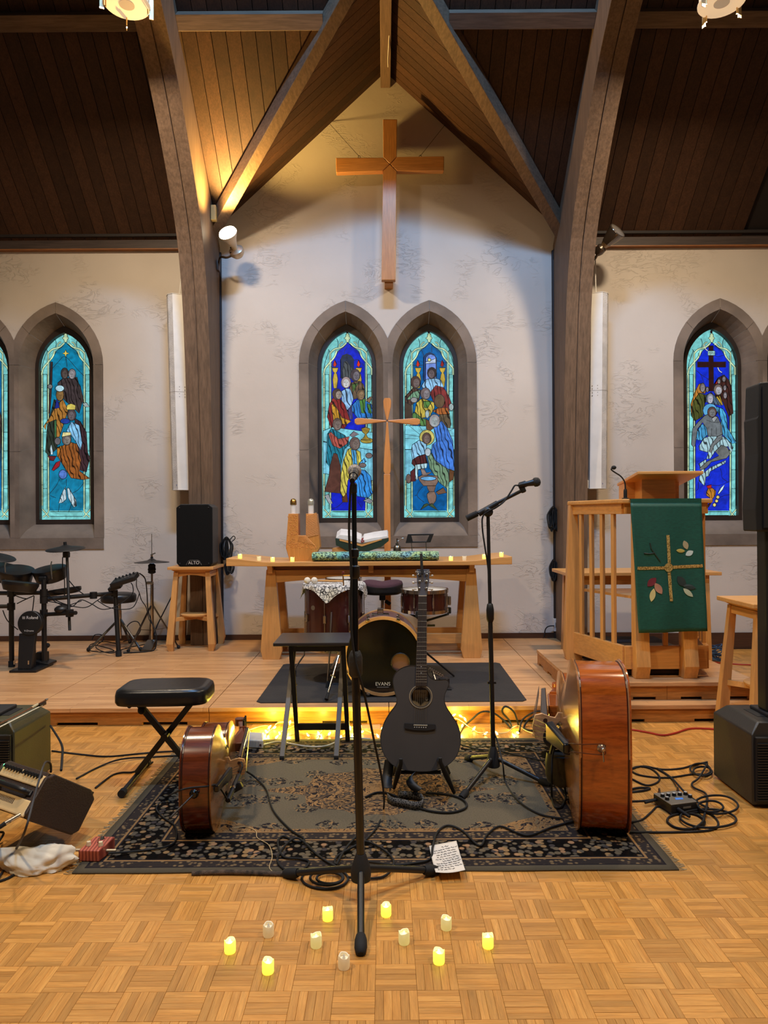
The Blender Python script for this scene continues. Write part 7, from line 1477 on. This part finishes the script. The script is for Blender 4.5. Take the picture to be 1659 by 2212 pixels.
obj('fingerboard', MB().hexa([T(sb + .05, .72, -.045), T(sb + .05, .72, .045), T(sb + .0, 1.55, .025), T(sb + .0, 1.55, -.025), T(sb + .09, .72, -.035), T(sb + .09, .72, .035), T(sb + .03, 1.55, .02), T(sb + .03, 1.55, -.02)]), gloss, t, bev=.005); obj('neck', MB().hexa([T(.06, 1.07, -.03), T(.06, 1.07, .03), T(.07, 1.42, .02), T(.07, 1.42, -.02), T(sb + .02, 1.07, -.035), T(sb + .02, 1.07, .035), T(sb, 1.42, .022), T(sb, 1.42, -.022)]), bw, t, bev=.008)
tb = px(1300, 1617, 3.012); obj('end_button', MB().lathe([(.017, 0), (.019, .006), (.012, .012), (.010, .03), (.006, .034)], tb + V((0, .01, 0)), (0, -1, 0), 18), plain((170, 150, 124), .25, .8), t, sm=40); obj('end_pin', MB().cyl(tb + V((.0, -.015, -.005)), tb + V((.002, -.02, -.05)), .004, n=8), chrome, t)
for dz in (.022, -.022): obj('tail_wire', MB().tube(smooth([tb + V((.012, -.012, dz * .4)), tb + V((0, -.014, dz)), px(1250, 1608 if dz > 0 else 1626, 2.995), px(1236, 1606 if dz > 0 else 1624, 3.05), T(sb + .01, .11, dz)], 4), .0022, 5), plain((96, 60, 40), .3, .6), t)
obj('peg_box', MB().hexa([T(.06, 1.42, -.03), T(.06, 1.42, .03), T(.02, 1.62, .02), T(.02, 1.62, -.02), T(.12, 1.42, -.03), T(.12, 1.42, .03), T(.07, 1.62, .02), T(.07, 1.62, -.02)]), bw, t, bev=.006); obj('scroll', MB().lathe([(.0, -.03), (.045, -.03), (.045, .03), (0, .03)], T(.04, 1.66, 0), (0, 0, 1), 18), bw, t, sm=30)
# leather bow quiver hung on the tailpiece
t2 = thing('bow_quiver', 'dark leather bow quiver strapped to the tailpiece of the double bass', 'quiver', px(1210, 1690, 3.45)); qd = 3.46
def qv(u, v):
    a = 2 * pi * u; k = [(30, 1626), (33, 1645), (33, 1672), (28, 1688), (16, 1694)]; kk = v * 4; i = min(int(kk), 3); f = kk - i; rx_ = k[i][0] * (1 - f) + k[i + 1][0] * f; y = k[i][1] * (1 - f) + k[i + 1][1] * f; p = px(1211, y, qd); return p + V((rx_ / 443 * cos(a), .045 * sin(a), 0))
mb = MB().grid(qv, 28, 12, True); mb.f.append(tuple(range(28 * 12, 28 * 13))); obj('leather_pouch', mb, plain((66, 56, 26), .4, bump=.3, bscale=30), t2, sm=60); obj('pouch_lining', MB().lathe([(.06, 0), (.06, .002)], px(1211, 1630, qd), (0, 0, 1), 24), plain((20, 16, 10), .8), t2)
obj('strap', MB().tube(smooth([px(1190, 1628, 3.44), px(1200, 1600, 3.43), px(1222, 1606, 3.42), px(1238, 1628, 3.40)], 5), .010, 6), black, t2, sm=60)
t2 = thing('pickup_disc', 'round dark pickup volume disc clamped below the double bass bridge', 'pickup', px(1195, 1600, 3.5)); obj('disc', MB().lathe([(.03, -.02), (.05, -.014), (.054, .0), (.05, .014), (.02, .02)], px(1196, 1594, 3.52), (-.5, -1, .3), 22), gloss, t2, sm=50); obj('clamp', MB().tube(smooth([px(1206, 1580, 3.55), px(1212, 1568, 3.6), px(1200, 1562, 3.65)], 4), .008, 6), black, t2)
cable('bass_cable', [px(1203, 1580, 3.44), px(1205, 1600, 3.42), px(1194, 1630, 3.40), px(1192, 1680, 3.38), fl(1192, 1720, .02), fl(1198, 1742, ZR + .006), fl(1212, 1743, ZR + .006), fl(1222, 1722, ZR + .006), px(1218, 1690, 3.5)], .005, rubber, 'black cable looping from the double bass pickup onto the rug')
# ================================================================ AMPLIFIER, CLOTH, PEDALS
P0, PU, PV = px(108, 1668, 2.95), px(213, 1712, 3.20), px(50, 1770, 2.79); U = PU - P0; Vv = PV - P0; W_ = px(10, 1638, 3.10) - P0
low = min((P0 + U * a + Vv * b + W_ * c).z for a in (0, 1) for b in (0, 1) for c in (0, 1)); P0 = P0 + V((0, 0, .004 - low if low < .004 else 0))
t = thing('acoustic_amplifier', 'brown and cream acoustic amplifier tipped back on a bundle of cloth', 'amplifier', P0 + U + Vv)
def AP(u, v, w_): return P0 + U * u + Vv * v + W_ * w_
def ablock(nm, u0, u1, v0, v1, w0, w1, m, bev=.003): return obj(nm, MB().hexa([AP(u0, v0, w0), AP(u1, v0, w0), AP(u1, v1, w0), AP(u0, v1, w0), AP(u0, v0, w1), AP(u1, v0, w1), AP(u1, v1, w1), AP(u0, v1, w1)]), m, t, bev=bev)
brown = plain((50, 33, 22), .6, bump=.25, bscale=140); creamp = plain((206, 172, 118), .5, var=.04)
oc = [(.0, .12), (.10, .0), (.86, .0), (1.0, .16), (1.0, .88), (.9, 1.0), (.08, 1.0), (0, .9)]
for w0, w1 in ((0, .05), (.95, 1.0)): obj('side_panel', MB().prism([AP(a, b, w0) for a, b in oc], W_ * (w1 - w0)), brown, t, bev=.010, seg=3)
ablock('cabinet', .035, .97, .02, .97, .05, .95, brown); ablock('control_panel', .01, .2, .10, .36, .05, .95, creamp, .006); ablock('vent_panel', .01, .2, .64, .97, .05, .95, creamp, .006)
for i in range(20): ablock('vent_slot', .006, .02, .69, .80, .36 + i * .028, .372 + i * .028, plain((70, 46, 28), .7), 0)
for i in range(13):
    if i != 6: c = AP(.012, .14, .12 + i * .062); k = obj('control_knob', MB().cyl(c, c - U.normalized() * .016, .0085, .007, n=12), black, t)
ablock('mute_switch', .0, .02, .14, .19, .48, .53, black); obj('power_light', MB().sph(AP(.004, .13, .92), .0055, 10, 6), glow((90, 255, 150), 9.0), t)
ht = [AP(.03, .5, .18), AP(-.06, .5, .26), AP(-.07, .5, .50), AP(-.06, .5, .74), AP(.03, .5, .82)]
obj('handle_grip', MB().tube(smooth(ht, 5), .013, 8), black, t, sm=50)
for w_ in (.18, .82): ablock('handle_end', .0, .03, .44, .56, w_ - .05, w_ + .05, black)
wr = -W_.normalized(); obj('lettering', text('FISHMAN', .024, AP(.004, .885, .74), wr, -Vv.normalized(), .001), plain((50, 34, 24), .6), t)
obj('front_grille', MB().hexa([AP(.12, .97, .05), AP(.96, .97, .05), AP(.96, .985, .05), AP(.12, .985, .05), AP(.12, .97, .95), AP(.96, .97, .95), AP(.96, .985, .95), AP(.12, .985, .95)]), plain((12, 11, 11), .8, bump=.4, bscale=200), t)
jk = AP(.01, .93, .10); obj('jack_plug', MB().cyl(jk, jk + V((-.045, -.03, -.022)), .008, n=10), chrome, t); obj('jack_sleeve', MB().cyl(jk + V((-.045, -.03, -.022)), jk + V((-.09, -.06, -.05)), .009, .006, n=10), rubber, t)
# crumpled cloth
cc = px(74, 1836, 2.86); cc.z = .03
def cf(u, v):
    a = 2 * pi * u; b = pi * v; d_ = V((cos(a) * sin(b), sin(a) * sin(b), cos(b))); k = 1 + .30 * noise.noise(d_ * 1.8 + V((3, 1, 2))) + .14 * noise.noise(d_ * 4.2) + .05 * noise.noise(d_ * 9)
    p = V((d_.x * .155 * k, d_.y * .075 * k, d_.z * .052 * k)); p.z = max(p.z + .02 * sin(a * 2 + 1) * sin(b), -.028); return cc + p
obj('crumpled_cloth', MB().grid(cf, 64, 32, True), plain((206, 194, 172), .9, var=.06), sm=60, label='crumpled off-white cloth bundled under the tilted amplifier', cat='cloth')
# red wooden pedal
t = thing('red_pedal', 'small red striped wooden effects pedal with two cream knobs on the rug corner', 'pedal', fl(200, 1862, ZR)); a = fl(169, 1861, ZR); b = fl(214, 1862, ZR); dv = V((.022, .115, 0)); zz = V((0, 0, .045))
def pedm():
    m, nt, bb_ = newmat('striped_wood'); tc = N(nt, 'ShaderNodeTexCoord'); wv = N(nt, 'ShaderNodeTexWave', wave_type='BANDS', bands_direction='X', i_Scale=22.0, i_Distortion=1.5, i_Detail=3.0); L(nt, tc.outputs['Object'], wv.inputs['Vector']); r = ramp(nt, wv.outputs[0], [(0.1, (128, 52, 40)), (0.9, (186, 96, 74))]); L(nt, r.outputs[0], bb_.inputs['Base Color']); bb_.inputs['Roughness'].default_value = .4; return m
obj('enclosure', MB().hexa([a, b, b + dv, a + dv, a + zz, b + zz, b + dv + zz * 1.15, a + dv + zz * 1.15]), pedm(), t, bev=.004)
for u, v in ((.22, .35), (.80, .35)): c = a.lerp(b, u) + dv * v + zz * 1.06; obj('knob', MB().lathe([(.010, 0), (.008, .016), (0, .017)], c, (0, 0, 1), 14), plain((216, 196, 158), .5), t, sm=40)
c = a.lerp(b, .5) + dv * .55 + zz * 1.08; obj('toggle', MB().cyl(c, c + V((.004, 0, .018)), .003, n=8), chrome, t); c = a.lerp(b, .5) + dv * .82 + zz * 1.1; obj('foot_switch', MB().lathe([(.011, 0), (.009, .004), (.006, .012), (0, .013)], c, (0, 0, 1), 14), chrome, t)
for p, d_ in ((a + dv * .45 + zz * .5, V((-1, 0, 0))), (b + dv * .45 + zz * .5, V((1, 0, 0)))): obj('jack_plug', MB().cyl(p, p + d_ * .04, .006, n=10), plain((190, 176, 150), .3, .6), t)
# grey preamp box with knobs
t = thing('preamp_box', 'grey preamp box with black knobs and blue display among coiled cables', 'pedal', fl(1450, 1757, 0)); zt4 = .05; top4 = [fl(1411, 1713, zt4), fl(1450, 1738, zt4), fl(1506, 1731, zt4), fl(1466, 1706, zt4)]; bot4 = [V((p.x, p.y, .006)) for p in top4]
ctr = sum(top4, V((0, 0, 0))) / 4; obj('enclosure', MB().hexa(bot4 + [V((p.x, p.y, zt4 - .006)) for p in top4]), plain((30, 27, 25), .5), t, bev=.004); obj('top_plate', MB().hexa([V((p.x, p.y, zt4 - .006)) for p in top4] + top4), plain((132, 122, 106), .4, .3), t, bev=.003)
q = P2((1395, 1690, .07836))
for x, y in ((462, 395), (620, 380), (780, 370), (937, 355), (1093, 340), (1222, 415), (588, 480)): c = fl(*q(x, y), zt4); k = obj('knob', MB().lathe([(.0105, 0), (.009, .013)], c, (0, 0, 1), 14), black, t, sm=40); obj('knob_cap', MB().cyl(c + V((0, 0, .013)), c + V((0, 0, .0145)), .0075, n=12), plain((210, 206, 198), .3, .3), k)
obj('display', MB().prism([fl(*q(x, y), zt4 + .0004) for x, y in ((800, 430), (1010, 425), (1040, 465), (830, 480))], (0, 0, .001)), glow((60, 110, 180), .6), t)
for x, y in ((372, 275), (885, 235)): c = fl(*q(x, y), zt4); obj('foot_switch', MB().lathe([(.008, 0), (.006, .004), (.0045, .02), (0, .021)], c, (0, 0, 1), 12), chrome, t, sm=40)
obj('label_plate', MB().prism([bot4[1].lerp(bot4[2], u) + V((0, -.0012, z)) for u, z in ((.45, .018), (.75, .018), (.75, .027), (.45, .027))], (0, -.0008, 0)), plain((120, 112, 100), .5), t); obj('jack_plug', MB().cyl(bot4[0].lerp(bot4[1], .15) + V((0, 0, .02)), bot4[0].lerp(bot4[1], .15) + V((-.06, -.02, .014)), .007, n=10), rubber, t); pj = bot4[1].lerp(bot4[2], .25) + V((0, 0, .02)); obj('jack_plug', MB().cyl(pj, pj + V((.03, -.06, -.012)), .009, .007, n=10), rubber, t)
# ================================================================ CELLO BOW on the left subwoofer
t = thing('cello_bow', 'cello bow with dark frog lying across the left subwoofer', 'bow', V((-1.95, 3.7, .39))); e0 = px(98, 1513, 3.88); e0.z = .398; dr = (px(0, 1580, 3.45) - e0); dr.z = 0; dr.normalize(); e1 = e0 + dr * .68; up = V((0, 0, 1)); sd = V((-dr.y, dr.x, 0))
obj('stick', MB().tube([e0 + up * .014, e0 + dr * .3 + up * .010, e1 + up * .016], .0045, 8), wood((90, 50, 26), (120, 70, 36), 'X', 1, .3), t, sm=60); obj('hair', MB().bar(e0 + dr * .05 + sd * .008, e1 + sd * .008, .010, .002), plain((206, 196, 168), .6), t); obj('frog', MB().bar(e0 + dr * .01 + sd * .002 + up * .003, e0 + dr * .08 + sd * .002 + up * .003, .020, .018), gloss, t, bev=.003); obj('adjuster', MB().cyl(e0 - dr * .02 + up * .014, e0 + up * .014, .006, n=10), chrome, t); obj('tip', MB().box(e1 + up * .008, (.02, .01, .02)), plain((220, 210, 186), .4), t); obj('wrap', MB().cyl(e0 + dr * .08 + up * .0135, e0 + dr * .14 + up * .012, .0058, n=10), plain((190, 176, 140), .4), t)
# ================================================================ STRING LIGHTS
t = thing('string_lights', 'string of warm white fairy lights strung along the foot of the stage', 'string lights', fl(800, 1580, 0)); wm = plain((206, 200, 150), .5)
wire = [(512, 1585), (538, 1577), (560, 1570), (578, 1568), (582, 1580), (575, 1586), (590, 1572), (604, 1560), (640, 1562), (632, 1570), (600, 1585), (612, 1590), (645, 1584), (667, 1586), (690, 1584), (700, 1572), (716, 1569), (735, 1590), (757, 1572), (775, 1572), (790, 1578), (818, 1588), (840, 1580), (900, 1585), (950, 1580), (975, 1556), (985, 1552), (1000, 1560), (1010, 1568), (1022, 1575), (1032, 1582), (1047, 1583), (1070, 1584), (1095, 1582), (1107, 1572), (1120, 1568), (1135, 1578), (1160, 1586), (1190, 1586)]
wp = [fl(x, max(y, 1566), .006 + .02 * (i % 3 == 1)) if y >= 1566 else px(x, y, 4.74) for i, (x, y) in enumerate(wire)]
obj('wire', MB().tube(smooth(wp, 4), .0028, 5), wm, t, sm=60)
bulbs = [(538, 1576), (565, 1588), (580, 1570), (591, 1570), (578, 1580), (595, 1592), (605, 1583), (616, 1566), (626, 1563), (645, 1580), (667, 1587), (690, 1585), (709, 1585), (713, 1568), (723, 1570), (737, 1593), (757, 1574), (778, 1570), (780, 1579), (818, 1590), (824, 1572), (978, 1546), (997, 1548), (1006, 1556), (998, 1567), (1022, 1574), (1046, 1583), (1075, 1584), (1113, 1589), (1120, 1581), (1188, 1586), (1201, 1580)]
bm_ = glow((250, 240, 150), 7.0); random.seed(9)
for i, (x, y) in enumerate(bulbs):
    c = fl(x, y + 3, .008) if y > 1563 else px(x, y, 4.72); a = random.uniform(0, 6.28); d_ = V((cos(a) * .6, sin(a) * .5, random.uniform(.3, 1.0))).normalized()
    b_ = obj('bulb', MB().lathe([(.0045, 0), (.007, .008), (.0055, .018), (0, .028)], c, d_, 10), bm_, t, sm=60); obj('bulb_socket', MB().cyl(c - d_ * .012, c, .0045, n=8), wm, b_)
for x, y, e in ((575, 1568, 4.0), (620, 1566, 4.0), (690, 1570, 2.4), (765, 1570, 3.2), (890, 1570, 2.0), (992, 1556, 5.0), (1112, 1578, .8)):
    p = px(x, y, 4.66); p.z = max(p.z, .045); lamp('fairy_light', 'POINT', p, e, (1.0, .80, .10), size=.02)
# white power block and its lead
t = thing('power_block', 'white plastic power block lying at the back edge of the rug', 'power block', fl(545, 1617, ZR)); a = fl(531, 1616, ZR); b = fl(569, 1618, ZR); dv = V((-.03, .16, 0)); zz = V((0, 0, .052))
obj('casing', MB().hexa([a, b, b + dv, a + dv, a + zz, b + zz, b + dv + zz, a + dv + zz]), plain((190, 184, 172), .5), t, bev=.008, seg=3); obj('button', MB().lathe([(.007, 0), (.007, .002)], b + V((-.018, -.001, .024)), (0, -1, 0), 12), plain((60, 40, 40), .4), t); obj('grip_line', MB().tube(smooth([a + V((.02, -.001, .02)), a + V((.04, -.001, .034)), a + V((.07, -.001, .032)), a + V((.085, -.001, .02))], 4), .0012, 4), plain((120, 116, 108), .5), t)
cable('white_lead', [b + V((0, .02, .02)), fl(600, 1602, ZR + .006), fl(625, 1606, ZR + .006), fl(660, 1612, ZR + .006), fl(700, 1612, ZR + .006), fl(725, 1603, ZR + .006), fl(742, 1594, ZR + .006), fl(800, 1596, ZR + .006)], .005, plain((200, 192, 176), .5), 'white lead from the power block passing the tray table legs')
# ================================================================ HANDWRITTEN NOTE
nl, nr, fr_, fl2 = fl(927, 1827, ZR + .004), fl(986, 1816, ZR + .012), fl(1005, 1879, .040), fl(941, 1884, .038)
t = thing('handwritten_note', 'white handwritten note curling up at the front edge of the rug', 'paper', (nl + fr_) / 2 - V((0, 0, .02)))
def nt_f(u, v, o=0.0):
    p = nl.lerp(nr, u).lerp(fl2.lerp(fr_, u), v); s_ = v * v; z0 = nl.z + (nr.z - nl.z) * u; z1 = fl2.z + (fr_.z - fl2.z) * u; p.z = z0 + (z1 - z0) * s_ - .006 * sin(pi * u) * v + o; return p
obj('paper_sheet', MB().grid(lambda u, v: nt_f(u, v), 14, 16), plain((214, 204, 190), .8, var=.02), t, sm=60, mods=[('SOLIDIFY', dict(thickness=.0006))]); random.seed(4)
ink = plain((34, 26, 26), .8); mb = MB()
for k, (u0, u1) in enumerate(((.42, .68), (.12, .92), (.10, .86), (.18, .78), (.18, .84), (.12, .92), (.34, .80), (.12, .90), (.12, .92), (.08, .92), (.10, .70))):
    v = .12 + k * .076; u = u0
    while u < u1:
        L_ = random.uniform(.06, .16); n_ = int(L_ / .012); pts = [(u + i * .012, v - .05 * (u - .5) + random.uniform(-.017, .017)) for i in range(n_ + 1)]; mb.tube([nt_f(a, b, .0012) for a, b in pts], .00085, 4); u += L_ + .03
obj('handwriting', mb, ink, t, kind='stuff')
# ================================================================ CABLES ON THE FLOOR
def fc(name, pts, label, r=.0048, z=.0055, m=rubber, k=6, cross=()):
    P = []
    for i, p in enumerate(pts):
        on_rug = RX0 < fl(*p[:2]).x < RX1 and RY0 < fl(*p[:2]).y < RY1
        P.append(fl(p[0], p[1], (ZR if on_rug else 0) + z + (p[2] if len(p) > 2 else 0)))
    return cable(name, P, r, m, label, k)
fc('floor_cable', [(112, 1622), (170, 1629), (230, 1634), (300, 1628), (350, 1624), (400, 1622)], 'black cable from the left subwoofer across the parquet behind the bench')
fc('floor_cable', [(165, 1682), (215, 1656), (262, 1640, .01), (330, 1635), (395, 1632)], 'black cable from the amplifier crossing under the bench legs')
fc('floor_cable', [(206, 1702), (240, 1676), (262, 1669), (285, 1668), (308, 1660), (330, 1646)], 'short black cable curving between the amplifier and the bench foot')
cable('amplifier_cable', [px(109, 1568, 3.9), px(133, 1608, 3.7), px(134, 1640, 3.45), px(132, 1664, 3.3)], .006, rubber, 'black cable dropping from the left subwoofer behind the amplifier')
cable('amplifier_cable', [px(110, 1668, 3.0), px(109, 1650, 2.98), px(98, 1647, 2.9), px(88, 1672, 2.82), px(72, 1730, 2.74), px(52, 1800, 2.66), fl(25, 1850, .006), fl(0, 1892, .006), fl(-30, 1935, .006)], .0045, plain((40, 34, 30), .6), 'grey cable arching over the front of the amplifier to the floor')
fc('floor_cable', [(158, 1846, .02), (130, 1849), (90, 1860), (50, 1878), (10, 1900), (-40, 1912)], 'black cable from the red pedal running off across the parquet')
cable('amplifier_cable', [jk + V((-.09, -.06, -.05)), fl(8, 1800, .04), fl(-20, 1840, .006)], .005, rubber, 'black cable plugged into the lower jack of the amplifier')
fc('floor_cable', [(532, 1666, .06), (552, 1680, .01), (575, 1705), (590, 1750), (625, 1790), (657, 1812), (640, 1818), (612, 1806), (600, 1820), (612, 1850), (648, 1855), (668, 1862), (650, 1880), (615, 1878), (600, 1850), (640, 1810, .006), (690, 1850), (740, 1880, .006)], 'black cable from the cello looping on the rug beside the stand base')
mb = MB()
for cx_, cy_, rx_, ry_ in ((702, 1898, 50, 22), (706, 1896, 36, 16), (712, 1897, 28, 12)): mb.tube(smooth([fl(cx_ + rx_ * cos(a), cy_ + ry_ * sin(a), .006 + .008 * (rx_ < 45) + .002 * cos(a)) for a in [2 * pi * i / 12 for i in range(12)]], 4, True), .005, 6, closed=True)
mb.tube(smooth([fl(752, 1895, .012), fl(790, 1898, .008), fl(830, 1893, .008), fl(850, 1870, .016), fl(845, 1850, .016), fl(820, 1830, .016), fl(790, 1818, .018), fl(770, 1826, .018), fl(728, 1850, .018), fl(726, 1868, .018), fl(745, 1835, .02), fl(775, 1800, .016)], 5), .005, 6)
obj('coiled_cable', mb, rubber, sm=60, label='black cable coiled under the base of the straight microphone stand', cat='cable')
fc('floor_cable', [(775, 1858, .05), (800, 1862, .05), (850, 1868), (910, 1862), (931, 1852), (935, 1828, .006), (945, 1797), (968, 1783), (1000, 1795), (1036, 1827), (1052, 1803), (1080, 1785), (1120, 1800), (1146, 1804), (1195, 1786), (1245, 1772)], 'long black cable crossing the note and winding to the double bass')
fc('floor_cable', [(790, 1722), (815, 1712), (845, 1716), (885, 1738), (930, 1752), (975, 1755), (1006, 1745), (1003, 1730), (975, 1718), (920, 1712)], 'black guitar cable lying in a loop in front of the guitar stand', .0055)
fc('floor_cable', [(995, 1608), (1030, 1618), (1075, 1622), (1120, 1632), (1175, 1644)], 'thin black cable along the back of the rug behind the boom stand', .004)
for pts, lb in (([(985, 1598), (1000, 1572), (1018, 1555), (1040, 1538), (1065, 1540), (1088, 1556), (1105, 1573), (1100, 1556), (1085, 1538), (1092, 1526), (1110, 1538), (1120, 1566)], 'thick black cable rising and looping against the stage front'), ([(1122, 1580), (1128, 1556), (1150, 1540), (1172, 1537), (1188, 1553), (1196, 1560)], 'thick black cable arching behind the double bass bridge'), ([(1196, 1562), (1170, 1545), (1145, 1552), (1132, 1572), (1150, 1578), (1165, 1575)], 'second thick black cable arching beside the double bass bridge')):
    cable('stage_cable', [px(x, y, 4.74) if y < 1572 else fl(x, y, .008) for x, y in pts], .0065, rubber, lb)
fc('floor_cable', [(1362, 1662), (1390, 1655), (1430, 1662), (1470, 1660), (1500, 1652), (1528, 1646)], 'black cable from behind the double bass to the right subwoofer')
fc('floor_cable', [(1360, 1680), (1395, 1696), (1420, 1690), (1424, 1676), (1405, 1660), (1378, 1656), (1364, 1664), (1385, 1675), (1440, 1680), (1500, 1672), (1530, 1676)], 'black cable looping twice beside the double bass')
fc('floor_cable', [(1362, 1711), (1390, 1708), (1404, 1703), (1380, 1702), (1360, 1706)], 'short doubled black cable end beside the double bass', .006)
fc('floor_cable', [(1362, 1731), (1390, 1730), (1412, 1727, .012)], 'black jack lead plugged into the preamp box')
fc('floor_cable', [(1362, 1776), (1385, 1772), (1405, 1756), (1420, 1742), (1436, 1748), (1452, 1760)], 'black cable bending around the corner of the preamp box')
fc('floor_cable', [(1360, 1797), (1420, 1798), (1480, 1797), (1535, 1793), (1552, 1780), (1540, 1762), (1515, 1754), (1480, 1758)], 'long black cable running from under the double bass past the preamp box')
mb = MB()
for cx_, cy_, rx_, ry_, h in ((1482, 1774, 40, 17, 0), (1530, 1768, 60, 20, 1), (1548, 1738, 46, 20, 2), (1535, 1742, 27, 12, 3), (1513, 1662, 22, 13, 1), (1518, 1666, 20, 10, 2)): mb.tube(smooth([fl(cx_ + rx_ * cos(a) * (1 + .08 * sin(2 * a)), cy_ + ry_ * sin(a), .006 + .007 * h) for a in [2 * pi * i / 14 for i in range(14)]], 4, True), .0052, 6, closed=True)
mb.tube(smooth([fl(1528, 1650, .03), fl(1510, 1680, .02), fl(1495, 1692, .012), fl(1500, 1702, .01), fl(1525, 1715, .012), fl(1527, 1740, .02), fl(1522, 1760, .02), fl(1518, 1775, .02), fl(1500, 1790, .012)], 5), .0052, 6); mb.tube(smooth([fl(1420, 1660, .008), fl(1450, 1680, .008), fl(1480, 1712, .03), fl(1510, 1735, .012), fl(1530, 1745, .012)], 5), .0052, 6)
obj('coiled_cable', mb, rubber, sm=60, label='tangle of black cable coiled between the preamp box and the right subwoofer', cat='cable')
fc('loose_thread', [(505, 1789), (530, 1786), (552, 1795), (556, 1810), (580, 1825), (588, 1850), (582, 1875), (600, 1890)], 'thin cream thread lying on the front of the rug', .0018, .001, plain((186, 160, 116), .9))
